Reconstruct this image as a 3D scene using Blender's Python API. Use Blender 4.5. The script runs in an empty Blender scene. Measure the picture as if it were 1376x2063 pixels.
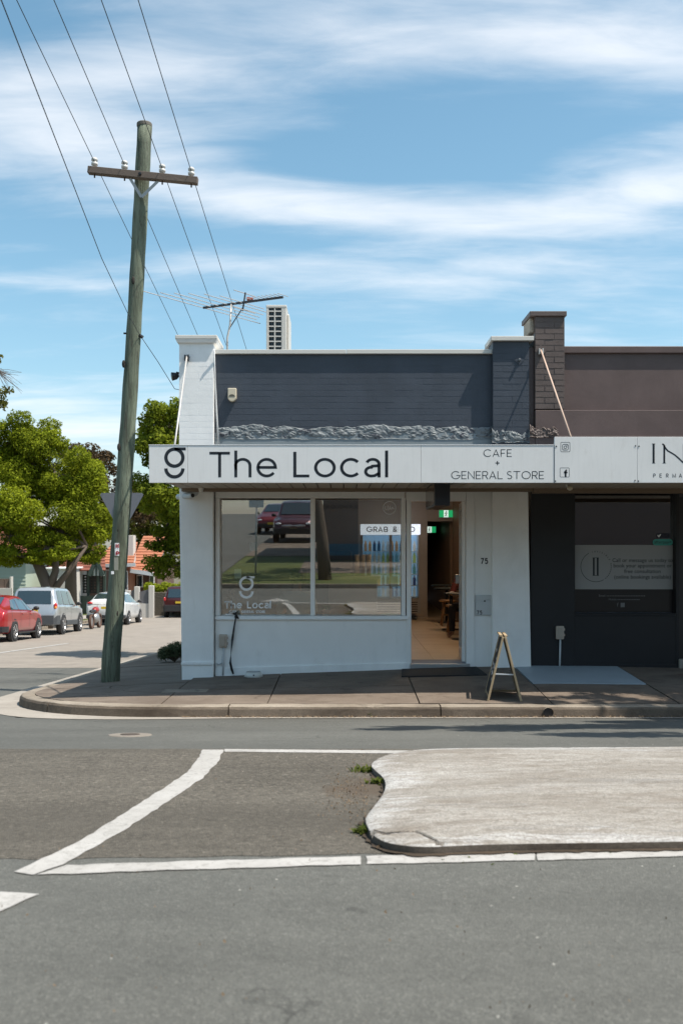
import bpy, math, random
import numpy as np
from mathutils import Vector, Matrix

random.seed(7)
RNG = np.random.default_rng(7)
SC = bpy.context.scene
COL = SC.collection

# ------------------------------------------------------------------ camera, sky, sun, exposure
F, CX, HZ, CAMZ = 2007.0, 688.0, 1107.0, 1.44
cam_data = bpy.data.cameras.new('camera')
cam_data.sensor_fit = 'HORIZONTAL'
cam_data.sensor_width = 24.0
cam_data.lens = 35.0
cam_data.shift_y = 75.5 / 1376.0
cam_data.clip_start = 0.05
cam_data.clip_end = 3000
cam_data.dof.use_dof = True
cam_data.dof.focus_distance = 12.3
cam_data.dof.aperture_fstop = 3.2
cam = bpy.data.objects.new('camera', cam_data)
cam.location = (0, 0, CAMZ)
cam.rotation_euler = (math.radians(90), 0, 0)
COL.objects.link(cam)
SC.camera = cam

SUN_DIR = Vector((0.43, -0.165, 0.885)).normalized()
SUN_EL = math.asin(SUN_DIR.z)
SUN_AZ = math.atan2(SUN_DIR.x, SUN_DIR.y)

SC.view_settings.view_transform = 'Standard'
SC.view_settings.look = 'None'
SC.view_settings.exposure = 0.76
SC.view_settings.gamma = 1.0
SC.view_settings.use_curve_mapping = False
SC.render.engine = 'CYCLES'
SC.cycles.use_denoising = True
SC.cycles.max_bounces = 8
SC.cycles.transparent_max_bounces = 12
SC.cycles.caustics_reflective = False
SC.cycles.caustics_refractive = False

def build_world():
    w = bpy.data.worlds.new('World')
    SC.world = w
    w.use_nodes = True
    nt = w.node_tree
    nt.nodes.clear()
    N, L = nt.nodes, nt.links
    def val(x):
        return x
    def math_(op, a, b=None, c=None, clamp=False):
        n = N.new('ShaderNodeMath'); n.operation = op; n.use_clamp = clamp
        for i, x in enumerate((a, b, c)):
            if x is None: continue
            if isinstance(x, (int, float)): n.inputs[i].default_value = x
            else: L.new(x, n.inputs[i])
        return n.outputs[0]
    tc = N.new('ShaderNodeTexCoord')
    sep = N.new('ShaderNodeSeparateXYZ'); L.new(tc.outputs['Generated'], sep.inputs[0])
    x, y, z = sep.outputs
    az = math_('ARCTAN2', x, y)
    el = math_('ARCSINE', z)
    # cirrus noise laid on a high flat layer of air
    den = math_('ADD', math_('MAXIMUM', z, 0.0), 0.16)
    u = math_('DIVIDE', x, den); v = math_('DIVIDE', y, den)
    comb = N.new('ShaderNodeCombineXYZ'); L.new(u, comb.inputs[0]); L.new(v, comb.inputs[1])
    def noise(scale, detail, rough, dist, sx, sy, rz):
        mp = N.new('ShaderNodeMapping'); L.new(comb.outputs[0], mp.inputs[0])
        mp.inputs['Scale'].default_value = (sx, sy, 1); mp.inputs['Rotation'].default_value = (0, 0, rz)
        n = N.new('ShaderNodeTexNoise'); L.new(mp.outputs[0], n.inputs['Vector'])
        n.inputs['Scale'].default_value = scale; n.inputs['Detail'].default_value = detail
        n.inputs['Roughness'].default_value = rough; n.inputs['Distortion'].default_value = dist
        return n.outputs['Fac']
    n1 = noise(1.3, 9, 0.58, 0.25, 0.8, 2.0, 0.15)
    n2 = noise(4.2, 10, 0.60, 0.45, 0.7, 2.2, 0.12)
    tot = math_('ADD', math_('MULTIPLY', math_('SUBTRACT', n1, 0.5), 1.15), math_('MULTIPLY', math_('SUBTRACT', n2, 0.5), 0.85))
    def blob(px, py, sx, sy, amp, rot=0.0):
        a0 = math.atan((px - CX) / F); e0 = math.atan((HZ - py) / math.hypot(F, px - CX))
        c, s = math.cos(rot), math.sin(rot)
        da = math_('SUBTRACT', az, a0); de = math_('SUBTRACT', el, e0)
        p = math_('DIVIDE', math_('ADD', math_('MULTIPLY', da, c), math_('MULTIPLY', de, s)), sx / F)
        q = math_('DIVIDE', math_('SUBTRACT', math_('MULTIPLY', de, c), math_('MULTIPLY', da, s)), sy / F)
        r2 = math_('ADD', math_('MULTIPLY', p, p), math_('MULTIPLY', q, q))
        return math_('MULTIPLY', math_('POWER', 2.718, math_('MULTIPLY', r2, -1.0)), amp)
    blobs = [(300, 120, 330, 130, .30, .25), (60, 250, 260, 95, .42, -.1), (420, 330, 260, 60, .2, -.1), (640, 415, 420, 40, .46, -.04), (1080, 425, 300, 36, .34, .05),
             (1300, 385, 200, 75, .40, .3), (1120, 60, 330, 80, .28, -.1), (1330, 120, 200, 70, .32, -.2), (720, 60, 220, 60, .18, -.15),
             (620, 545, 240, 34, .26, -.03), (1000, 560, 330, 42, .26, -.03), (1250, 500, 250, 50, .26, 0), (90, 570, 150, 20, .30, 0), (40, 495, 90, 16, .2, 0), (150, 850, 260, 55, .42, -.06),
             (880, 270, 330, 95, -.36, 0), (0, 30, 150, 90, -.22, 0), (150, 480, 220, 50, -.25, 0), (500, 480, 300, 26, -.2, 0), (800, 650, 700, 70, -.1, 0), (100, 680, 200, 60, -.2, 0)]
    for b in blobs:
        tot = math_('ADD', tot, blob(*b))
    mr = N.new('ShaderNodeMapRange'); mr.interpolation_type = 'SMOOTHSTEP'
    L.new(tot, mr.inputs['Value'])
    mr.inputs['From Min'].default_value = -0.15; mr.inputs['From Max'].default_value = 0.80
    mr.inputs['To Min'].default_value = 0.0; mr.inputs['To Max'].default_value = 0.76
    up = math_('MULTIPLY', math_('ADD', z, 0.02, clamp=True), 14.0, clamp=True)
    cov = math_('MULTIPLY', mr.outputs[0], up)
    sky = N.new('ShaderNodeTexSky'); sky.sky_type = 'NISHITA'; sky.sun_disc = False
    sky.sun_elevation = SUN_EL; sky.sun_rotation = SUN_AZ
    sky.altitude = 0; sky.air_density = 1.0; sky.dust_density = 1.3; sky.ozone_density = 1.8
    hs = N.new('ShaderNodeHueSaturation'); hs.inputs['Saturation'].default_value = 1.07; hs.inputs['Value'].default_value = 1.0
    hs.inputs['Hue'].default_value = 0.476
    L.new(sky.outputs[0], hs.inputs['Color'])
    mix = N.new('ShaderNodeMix'); mix.data_type = 'RGBA'
    L.new(cov, mix.inputs['Factor']); L.new(hs.outputs[0], mix.inputs['A'])
    mix.inputs['B'].default_value = (6.2, 6.3, 6.5, 1)
    bg = N.new('ShaderNodeBackground'); bg.inputs['Strength'].default_value = 0.108
    L.new(mix.outputs['Result'], bg.inputs['Color'])
    out = N.new('ShaderNodeOutputWorld'); L.new(bg.outputs[0], out.inputs[0])
build_world()

sun_data = bpy.data.lights.new('sun', 'SUN')
sun_data.energy = 4.0
sun_data.angle = math.radians(0.53)
sun_data.color = (1.0, 0.935, 0.84)
sun = bpy.data.objects.new('sun', sun_data)
sun.rotation_euler = SUN_DIR.to_track_quat('Z', 'Y').to_euler()
sun.location = (20, -5, 40)
COL.objects.link(sun)

# ------------------------------------------------------------------ helpers
def W(px, py, Y):
    "a measured direction and a distance -> a point of the place"
    return Vector(((px - CX) * Y / F, Y, CAMZ - (py - HZ) * Y / F))

PROF = [(-400, 8.0), (-60, 3.3), (0.5, 0.275), (3.0, 0.19), (4.12, 0.15), (6.92, 0.05), (10.05, -0.26), (31, -1.44), (37, -1.73), (46, -2.05), (60, -2.5), (120, -4.2), (900, -14)]
def P(Y):
    return float(np.interp(Y, [a for a, b in PROF], [b for a, b in PROF]))

def ground_at(px, py, h=0.0):
    lo, hi = 1.0, 200.0
    for _ in range(50):
        m = (lo + hi) / 2
        if CAMZ - (py - HZ) * m / F > P(m) + h: lo = m
        else: hi = m
    Y = (lo + hi) / 2
    return ((px - CX) * Y / F, Y)

ORG = {}
def link(o): COL.objects.link(o); return o
def tag(o, label=None, cat=None, group=None, kind=None):
    if label: o['label'] = label
    if cat: o['category'] = cat
    if group: o['group'] = group
    if kind: o['kind'] = kind
    return o
def thing(name, loc, label=None, cat=None, group=None, kind=None, rot=(0, 0, 0)):
    o = bpy.data.objects.new(name, None); link(o)
    o.empty_display_size = 0.2
    o.location = loc; o.rotation_euler = rot
    ORG[o.name] = Vector(loc) if rot == (0, 0, 0) else Vector((0, 0, 0))
    return tag(o, label, cat, group, kind)
def org(o): return ORG.get(o.name, Vector((0, 0, 0)))

class MB:
    def __init__(s): s.v = []; s.f = []
    def add(s, vs, fs):
        k = len(s.v); s.v += [tuple(p) for p in vs]; s.f += [tuple(i + k for i in f) for f in fs]; return s
    def box(s, x0, x1, y0, y1, z0, z1):
        return s.add([(x0, y0, z0), (x1, y0, z0), (x1, y1, z0), (x0, y1, z0), (x0, y0, z1), (x1, y0, z1), (x1, y1, z1), (x0, y1, z1)],
                     [(0, 3, 2, 1), (4, 5, 6, 7), (0, 1, 5, 4), (1, 2, 6, 5), (2, 3, 7, 6), (3, 0, 4, 7)])
    def hexa(s, bottom, top):
        return s.add(list(bottom) + list(top), [(0, 3, 2, 1), (4, 5, 6, 7), (0, 1, 5, 4), (1, 2, 6, 5), (2, 3, 7, 6), (3, 0, 4, 7)])
    def bar(s, a, b, w, h, up=(0, 0, 1)):
        a, b = Vector(a), Vector(b); d = (b - a).normalized(); u = Vector(up)
        if abs(d.dot(u)) > .98: u = Vector((0, 1, 0))
        r = d.cross(u).normalized(); u = r.cross(d)
        c = [r * (sx * w / 2) + u * (sy * h / 2) for sx, sy in ((-1, -1), (1, -1), (1, 1), (-1, 1))]
        return s.add([a + q for q in c] + [b + q for q in c], [(3, 2, 1, 0), (4, 5, 6, 7), (0, 1, 5, 4), (1, 2, 6, 5), (2, 3, 7, 6), (3, 0, 4, 7)])
    def tube(s, pts, r, n=8, caps=True):
        pts = [Vector(p) for p in pts]; m = len(pts)
        rs = r if isinstance(r, (list, tuple)) else [r] * m
        k = len(s.v); prev = None
        for i, p in enumerate(pts):
            d = (pts[min(i + 1, m - 1)] - pts[max(i - 1, 0)]).normalized()
            if prev is None:
                a = Vector((0, 0, 1)) if abs(d.z) < .9 else Vector((1, 0, 0)); e1 = d.cross(a).normalized()
            else:
                e1 = (prev - d * prev.dot(d)).normalized()
            prev = e1; e2 = d.cross(e1)
            for j in range(n):
                t = 2 * math.pi * j / n
                s.v.append(tuple(p + (e1 * math.cos(t) + e2 * math.sin(t)) * rs[i]))
        for i in range(m - 1):
            for j in range(n):
                a = k + i * n + j; b = k + i * n + (j + 1) % n
                s.f.append((a, b, b + n, a + n))
        if caps:
            s.f.append(tuple(k + j for j in reversed(range(n)))); s.f.append(tuple(k + (m - 1) * n + j for j in range(n)))
        return s
    def lathe(s, prof, c=(0, 0, 0), axis='z', n=20):
        k = len(s.v); c = Vector(c)
        for r, h in prof:
            for j in range(n):
                t = 2 * math.pi * j / n; a, b = r * math.cos(t), r * math.sin(t)
                q = {'z': (a, b, h), 'x': (h, a, b), 'y': (b, h, a)}[axis]
                s.v.append(tuple(c + Vector(q)))
        for i in range(len(prof) - 1):
            for j in range(n):
                a = k + i * n + j; b = k + i * n + (j + 1) % n
                s.f.append((a, b, b + n, a + n))
        s.f.append(tuple(k + j for j in reversed(range(n)))); s.f.append(tuple(k + (len(prof) - 1) * n + j for j in range(n)))
        return s
    def prism(s, poly, plane, c0, c1):
        n = len(poly)
        def q(p, c): return {'xz': (p[0], c, p[1]), 'xy': (p[0], p[1], c), 'yz': (c, p[0], p[1])}[plane]
        return s.add([q(p, c0) for p in poly] + [q(p, c1) for p in poly],
                     [tuple(range(n)), tuple(reversed(range(n, 2 * n)))] + [(i, i + n, (i + 1) % n + n, (i + 1) % n) for i in range(n)])
    def ellipsoid(s, c, r, n=12, m=8):
        prof = [(max(1e-4, math.sin(math.pi * i / m)), -math.cos(math.pi * i / m)) for i in range(m + 1)]
        k = len(s.v); s.lathe(prof, n=n)
        for i in range(k, len(s.v)):
            p = s.v[i]; s.v[i] = (c[0] + p[0] * r[0], c[1] + p[1] * r[1], c[2] + p[2] * r[2])
        return s
    def build(s, name, mat, parent=None, smooth=False, bevel=0.0, local=False, fix=True):
        me = bpy.data.meshes.new(name)
        off = org(parent) if (parent is not None and not local) else Vector((0, 0, 0))
        me.from_pydata([(p[0] - off.x, p[1] - off.y, p[2] - off.z) for p in s.v], [], s.f)
        if fix:
            import bmesh
            bm = bmesh.new(); bm.from_mesh(me); bmesh.ops.recalc_face_normals(bm, faces=bm.faces); bm.to_mesh(me); bm.free()
        if mat is not None: me.materials.append(mat)
        if smooth: me.polygons.foreach_set('use_smooth', [True] * len(me.polygons))
        o = bpy.data.objects.new(name, me); link(o)
        if parent is not None:
            o.parent = parent; ORG[o.name] = org(parent)
        if bevel:
            b = o.modifiers.new('bevel', 'BEVEL'); b.width = bevel; b.segments = 2; b.limit_method = 'ANGLE'
        return o
def box(name, mat, parent, x0, x1, y0, y1, z0, z1, bevel=0.004):
    return MB().box(x0, x1, y0, y1, z0, z1).build(name, mat, parent, bevel=bevel)
def copy_part(src, parent, loc=(0, 0, 0), rot=(0, 0, 0), scale=(1, 1, 1), name=None):
    o = src.copy(); link(o); o.parent = parent; o.location = loc; o.rotation_euler = rot; o.scale = scale
    if name: o.name = name
    return o
def copy_tree(o, parent=None):
    c = o.copy(); link(c); c.parent = parent
    for ch in list(o.children): copy_tree(ch, c)
    return c

# ------------------------------------------------------------------ materials
MATS = {}
def mk(name):
    m = bpy.data.materials.new(name); m.use_nodes = True
    nt = m.node_tree; b = nt.nodes['Principled BSDF']
    return m, nt, b
def nz(nt, coord, scale, detail=4, rough=.55, dist=0.0, stretch=None):
    if stretch:
        mp = nt.nodes.new('ShaderNodeMapping'); mp.inputs['Scale'].default_value = stretch
        nt.links.new(coord, mp.inputs[0]); coord = mp.outputs[0]
    n = nt.nodes.new('ShaderNodeTexNoise'); nt.links.new(coord, n.inputs['Vector'])
    n.inputs['Scale'].default_value = scale; n.inputs['Detail'].default_value = detail
    n.inputs['Roughness'].default_value = rough; n.inputs['Distortion'].default_value = dist
    return n.outputs['Fac']
def ramp(nt, fac, stops):
    r = nt.nodes.new('ShaderNodeValToRGB'); nt.links.new(fac, r.inputs[0])
    el = r.color_ramp.elements
    while len(el) < len(stops): el.new(.5)
    for e, (p, c) in zip(el, stops):
        e.position = p; e.color = (c[0], c[1], c[2], 1) if isinstance(c, (tuple, list)) else (c, c, c, 1)
    return r.outputs[0]
def mixc(nt, fac, a, b, mode='MIX'):
    n = nt.nodes.new('ShaderNodeMix'); n.data_type = 'RGBA'; n.blend_type = mode
    for key, x in (('Factor', fac), ('A', a), ('B', b)):
        if isinstance(x, (int, float)): n.inputs[key].default_value = x
        elif isinstance(x, (tuple, list)): n.inputs[key].default_value = (x[0], x[1], x[2], 1)
        else: nt.links.new(x, n.inputs[key])
    return n.outputs['Result']
def bumpn(nt, b, h, strength, dist):
    n = nt.nodes.new('ShaderNodeBump'); n.inputs['Strength'].default_value = strength; n.inputs['Distance'].default_value = dist
    nt.links.new(h, n.inputs['Height']); nt.links.new(n.outputs[0], b.inputs['Normal'])
def pos(nt): return nt.nodes.new('ShaderNodeNewGeometry').outputs['Position']
def objc(nt): return nt.nodes.new('ShaderNodeTexCoord').outputs['Object']

def M(name, col, rough=.6, var=.12, scale=6, bump=.0, bscale=60, bdist=.004, metal=0.0, coat=0.0, emis=0.0, dirt=None, dirtamt=.0, stretch=None, spec=.5):
    if name in MATS: return MATS[name]
    m, nt, b = mk(name)
    c = objc(nt)
    n1 = nz(nt, c, scale, 6, .6, .3, stretch); n2 = nz(nt, c, scale * 7.3, 4, .6, 0, stretch)
    lo = [x * (1 - var) for x in col]; hi = [min(1, x * (1 + var)) for x in col]
    k = mixc(nt, n2, ramp(nt, n1, [(.3, lo), (.7, hi)]), ramp(nt, n1, [(.25, hi), (.75, lo)]))
    if dirt:
        d = ramp(nt, nz(nt, c, scale * .45, 8, .68, .6), [(.5, 0), (.68, 1)])
        f = nt.nodes.new('ShaderNodeMath'); f.operation = 'MULTIPLY'; nt.links.new(d, f.inputs[0]); f.inputs[1].default_value = dirtamt
        k = mixc(nt, f.outputs[0], k, dirt)
    nt.links.new(k, b.inputs['Base Color'])
    b.inputs['Roughness'].default_value = rough; b.inputs['Metallic'].default_value = metal
    b.inputs['Coat Weight'].default_value = coat; b.inputs['Specular IOR Level'].default_value = spec
    if coat: b.inputs['Coat Roughness'].default_value = .06
    if emis:
        nt.links.new(k, b.inputs['Emission Color']); b.inputs['Emission Strength'].default_value = emis
    if bump: bumpn(nt, b, nz(nt, c, bscale, 5, .6), bump, bdist)
    MATS[name] = m
    return m

def asphalt(name, lo, hi, speck, bump=.55, stain=None, coarse=1.0):
    m, nt, b = mk(name); c = pos(nt)
    big = nz(nt, c, .55, 5, .6, .4, (1, 1.6, 1)); mid = nz(nt, c, 5, 6, .65)
    k = ramp(nt, big, [(.3, lo), (.72, hi)])
    k = mixc(nt, ramp(nt, mid, [(.4, 0), (.75, .55 * (.4 + .6 * coarse))]), k, [x * .72 for x in lo])
    vo = nt.nodes.new('ShaderNodeTexVoronoi'); vo.inputs['Scale'].default_value = 150; nt.links.new(c, vo.inputs['Vector'])
    st = nt.nodes.new('ShaderNodeSeparateColor'); nt.links.new(vo.outputs['Color'], st.inputs[0])
    k = mixc(nt, ramp(nt, st.outputs[0], [(.0, .4), (.25, 0), (.8, 0), (1, .45)]), k, mixc(nt, ramp(nt, st.outputs[0], [(.4, 0), (.6, 1)]), [x * .45 for x in lo], speck))
    vo2 = nt.nodes.new('ShaderNodeTexVoronoi'); vo2.inputs['Scale'].default_value = 22; nt.links.new(c, vo2.inputs['Vector'])
    s2 = nt.nodes.new('ShaderNodeSeparateColor'); nt.links.new(vo2.outputs['Color'], s2.inputs[0])
    dot = nt.nodes.new('ShaderNodeMath'); dot.operation = 'LESS_THAN'; nt.links.new(vo2.outputs['Distance'], dot.inputs[0]); dot.inputs[1].default_value = .10
    pick = nt.nodes.new('ShaderNodeMath'); pick.operation = 'GREATER_THAN'; nt.links.new(s2.outputs[1], pick.inputs[0]); pick.inputs[1].default_value = .955
    both = nt.nodes.new('ShaderNodeMath'); both.operation = 'MULTIPLY'; nt.links.new(dot.outputs[0], both.inputs[0]); nt.links.new(pick.outputs[0], both.inputs[1])
    k = mixc(nt, both.outputs[0], k, [min(1, x * 2.1) for x in speck])
    k = mixc(nt, ramp(nt, nz(nt, c, 34, 4, .75), [(.36, .75 * coarse), (.52, 0)]), k, [x * .50 for x in lo])
    k = mixc(nt, ramp(nt, nz(nt, c, 27, 4, .75, .3), [(.54, 0), (.68, .7 * coarse)]), k, [min(1, x * 1.6) for x in hi])
    wt = nz(nt, c, .9, 6, .6, .3, (.12, 1.3, 1))
    k = mixc(nt, ramp(nt, wt, [(.40, .50 * (.4 + .6 * coarse)), (.55, 0)]), k, [x * .66 for x in lo])
    k = mixc(nt, ramp(nt, wt, [(.58, 0), (.72, .35)]), k, [min(1, x * 1.25) for x in hi])
    k = mixc(nt, ramp(nt, nz(nt, c, 2.1, 8, .72, .9), [(.60, 0), (.70, .5)]), k, [x * .62 for x in lo])
    k = mixc(nt, ramp(nt, nz(nt, c, 9.0, 3, .5, .3, (.6, 1, 1)), [(.70, 0), (.76, .6)]), k, [x * .5 for x in lo])
    wv = nt.nodes.new('ShaderNodeVectorMath'); wv.operation = 'ADD'; nt.links.new(c, wv.inputs[0])
    nn = nt.nodes.new('ShaderNodeTexNoise'); nn.inputs['Scale'].default_value = 2.5; nn.inputs['Detail'].default_value = 6; nt.links.new(c, nn.inputs['Vector']); nt.links.new(nn.outputs['Color'], wv.inputs[1])
    ve = nt.nodes.new('ShaderNodeTexVoronoi'); ve.feature = 'DISTANCE_TO_EDGE'; ve.inputs['Scale'].default_value = .75; nt.links.new(wv.outputs[0], ve.inputs['Vector'])
    ckm = nt.nodes.new('ShaderNodeMath'); ckm.operation = 'MULTIPLY'
    nt.links.new(ramp(nt, ve.outputs['Distance'], [(.0, .8), (.009, 0)]), ckm.inputs[0]); nt.links.new(ramp(nt, nz(nt, c, .6, 3, .5), [(.50, 0), (.56, 1)]), ckm.inputs[1])
    k = mixc(nt, ckm.outputs[0], k, [x * .4 for x in lo])
    if stain:
        # a patch of earth and grit: place, radius, colour
        (sx, sy), rad, scol = stain
        mp = nt.nodes.new('ShaderNodeVectorMath'); mp.operation = 'DISTANCE'; nt.links.new(c, mp.inputs[0]); mp.inputs[1].default_value = (sx, sy, P(sy))
        dd = nt.nodes.new('ShaderNodeMath'); dd.operation = 'DIVIDE'; nt.links.new(mp.outputs['Value'], dd.inputs[0]); dd.inputs[1].default_value = rad
        ad = nt.nodes.new('ShaderNodeMath'); ad.operation = 'ADD'; nt.links.new(dd.outputs[0], ad.inputs[0]); nt.links.new(nz(nt, c, 4, 6, .7), ad.inputs[1])
        k = mixc(nt, ramp(nt, ad.outputs[0], [(.75, .75), (1.35, 0)]), k, scol)
    nt.links.new(k, b.inputs['Base Color']); b.inputs['Roughness'].default_value = .82; b.inputs['Specular IOR Level'].default_value = .35
    h = mixc(nt, .5, nz(nt, c, 140, 3, .7), vo.outputs['Distance'])
    bumpn(nt, b, h, bump, .008)
    return m

def concrete(name, lo, hi, rough=.85, bump=.4, streak=(1, 1, 1), stain=(.12, .11, .10), stainamt=.5):
    m, nt, b = mk(name); c = pos(nt)
    k = ramp(nt, nz(nt, c, 1.3, 7, .62, .5, streak), [(.3, lo), (.7, hi)])
    k = mixc(nt, ramp(nt, nz(nt, c, 3.2, 9, .7, .8, streak), [(.52, 0), (.75, stainamt)]), k, stain)
    k = mixc(nt, ramp(nt, nz(nt, c, 90, 3, .6), [(.35, .35), (.6, 0)]), k, [x * .55 for x in lo])
    nt.links.new(k, b.inputs['Base Color']); b.inputs['Roughness'].default_value = rough; b.inputs['Specular IOR Level'].default_value = .3
    bumpn(nt, b, mixc(nt, .5, nz(nt, c, 60, 6, .7), nz(nt, c, 9, 5, .6)), bump, .01)
    return m

def foliage(name, dark, light, trans=.45):
    m, nt, b = mk(name)
    at = nt.nodes.new('ShaderNodeAttribute'); at.attribute_name = 'tint'
    k = ramp(nt, at.outputs['Fac'], [(0, dark), (1, light)])
    nt.links.new(k, b.inputs['Base Color']); b.inputs['Roughness'].default_value = .7; b.inputs['Specular IOR Level'].default_value = .12
    tr = nt.nodes.new('ShaderNodeBsdfTranslucent'); nt.links.new(k, tr.inputs[0])
    mx = nt.nodes.new('ShaderNodeMixShader'); mx.inputs[0].default_value = trans
    nt.links.new(b.outputs[0], mx.inputs[1]); nt.links.new(tr.outputs[0], mx.inputs[2])
    nt.links.new(mx.outputs[0], nt.nodes['Material Output'].inputs[0])
    return m

def glass(name, refl=.2, tint=(.82, .86, .85), rough=0.0):
    m, nt, b = mk(name); nt.nodes.remove(b)
    t = nt.nodes.new('ShaderNodeBsdfTransparent'); t.inputs[0].default_value = (*tint, 1)
    g = nt.nodes.new('ShaderNodeBsdfGlossy'); g.inputs['Roughness'].default_value = rough; g.inputs['Color'].default_value = (1, 1, 1, 1)
    lw = nt.nodes.new('ShaderNodeLayerWeight'); lw.inputs[0].default_value = .12
    ad = nt.nodes.new('ShaderNodeMath'); ad.operation = 'ADD'; ad.use_clamp = True; nt.links.new(lw.outputs['Fresnel'], ad.inputs[0]); ad.inputs[1].default_value = refl
    mx = nt.nodes.new('ShaderNodeMixShader'); nt.links.new(ad.outputs[0], mx.inputs[0]); nt.links.new(t.outputs[0], mx.inputs[1]); nt.links.new(g.outputs[0], mx.inputs[2])
    nt.links.new(mx.outputs[0], nt.nodes['Material Output'].inputs[0])
    return m

def painted(name, col, rough=.55, under=None, chip=.0, bump=.25, bs=22, streak=None, var=.06):
    "paint on masonry: brush streaks, worn spots with what lies under"
    m, nt, b = mk(name); c = pos(nt)
    k = ramp(nt, nz(nt, c, 2.2, 7, .6, .4), [(.3, [x * (1 - var) for x in col]), (.7, [min(1, x * (1 + var)) for x in col])])
    k = mixc(nt, ramp(nt, nz(nt, c, 7, 6, .65, .2, streak or (1, 1, .25)), [(.5, 0), (.8, .35)]), k, [x * .8 for x in col])
    k = mixc(nt, ramp(nt, nz(nt, c, 1.7, 9, .72, 1.4, (1, 1, .7)), [(.58, 0), (.72, .30)]), k, [x * .66 * q for x, q in zip(col, (1.0, .95, .86))])
    if under:
        k = mixc(nt, ramp(nt, nz(nt, c, 11, 9, .75, .8), [(.66 - chip, 0), (.70 - chip, 1)]), k, under)
    nt.links.new(k, b.inputs['Base Color']); b.inputs['Roughness'].default_value = rough; b.inputs['Specular IOR Level'].default_value = .4
    bumpn(nt, b, mixc(nt, .45, nz(nt, c, bs, 6, .62), nz(nt, c, bs * 6, 3, .6)), bump, .006)
    return m
# ------------------------------------------------------------------ terrain, roads, footpath
m_earth = concrete('dry_earth', (.10, .09, .06), (.16, .14, .09), bump=.6)
m_road = asphalt('road_asphalt', (.092, .092, .082), (.124, .124, .111), (.22, .215, .19), coarse=.35)
m_old = asphalt('old_asphalt', (.092, .081, .064), (.135, .121, .098), (.25, .22, .18), bump=.9, stain=((0.28, 5.6), .85, (.085, .062, .042)))
m_side = concrete('side_street_concrete', (.235, .207, .176), (.31, .273, .232), stain=(.17, .147, .124), stainamt=.6)
m_foot = concrete('footpath_concrete', (.125, .095, .072), (.225, .182, .144), stain=(.052, .038, .028), stainamt=.75, streak=(1, 1.4, 1), bump=.6)
m_kerb = concrete('kerb_concrete', (.20, .165, .125), (.36, .31, .25), stain=(.055, .042, .031), stainamt=.85, bump=.9)
m_gutter = concrete('gutter_concrete', (.30, .27, .23), (.38, .345, .30), stain=(.17, .15, .13))
m_island = concrete('island_concrete', (.33, .305, .27), (.47, .445, .41), streak=(.4, 1.7, 1), stain=(.20, .17, .135), stainamt=.8, bump=.35)
m_joint = M('joint_dirt_crack_shade', (.04, .034, .028), .95)
m_grass = concrete('grass_turf', (.05, .075, .018), (.12, .135, .035), stain=(.16, .12, .05), stainamt=.6, bump=1.0)
def road_paint():
    m, nt, b = mk('road_paint'); c = pos(nt)
    k = ramp(nt, nz(nt, c, 3, 7, .6), [(.3, (.33, .315, .29)), (.7, (.43, .415, .39))])
    k = mixc(nt, ramp(nt, nz(nt, c, 26, 9, .8, .6), [(.52, 0), (.64, .8)]), k, (.20, .187, .168))
    k = mixc(nt, ramp(nt, nz(nt, c, 5, 8, .75, 1.5), [(.56, 0), (.62, .45), (.66, 0)]), k, (.20, .19, .17))
    nt.links.new(k, b.inputs['Base Color']); b.inputs['Roughness'].default_value = .7
    bumpn(nt, b, nz(nt, c, 120, 3, .7), .4, .006)
    return m
m_rpaint = road_paint()

def sheet(name, mat, xs, ys, h, kind='structure', parent=None, zf=None):
    xs, ys = list(xs), list(ys)
    f = zf or (lambda x, y: P(y))
    vs = [(x, y, f(x, y) + h) for y in ys for x in xs]
    n = len(xs)
    fs = [(j * n + i, j * n + i + 1, (j + 1) * n + i + 1, (j + 1) * n + i) for j in range(len(ys) - 1) for i in range(n - 1)]
    mb = MB(); mb.add(vs, fs)
    o = mb.build(name, mat, parent, fix=False)
    if kind: o['kind'] = kind
    return o
ysall = sorted(set([a for a, b in PROF] + list(np.linspace(-60, 12, 60)) + list(np.linspace(12, 120, 50))))
sheet('ground', m_earth, np.linspace(-700, 700, 15), ysall, -.06)
road_ys = sorted(set([.5, 3.0, 4.12, 6.92] + list(np.linspace(.5, 10.05, 30))))
main_road = sheet('main_road', m_road, np.linspace(-90, 90, 31), road_ys, 0)
side_a = sheet('side_street', m_side, np.linspace(-12.3, -3.6, 8), sorted(set([18.0, 31, 37, 46, 60] + list(np.linspace(18, 130, 50)))), .004)
sheet('junction_road', m_road, np.linspace(-12.3, -3.3, 8), np.linspace(10.05, 18.0, 20), .0)
sheet('crossing_street', m_road, np.linspace(-12.0, -3.45, 8), np.linspace(-60, .5, 24), .0)
sheet('grass_verge', m_grass, np.linspace(-3.3, 30, 20), np.linspace(-14, .42, 24), .10)
sheet('far_verge', m_grass, np.linspace(-24, -12.45, 6), np.linspace(12, 130, 40), .06)
sheet('far_footpath', m_gutter, np.linspace(-14.6, -13.2, 3), np.linspace(20, 120, 40), .085)
sheet('driveway', m_foot, np.linspace(-3.3, 1.5, 8), np.linspace(-24, -9, 12), .115)
sheet('shaded_path', m_foot, np.linspace(-1.2, 30, 10), np.linspace(-6.8, -2.6, 6), .112)

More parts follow.
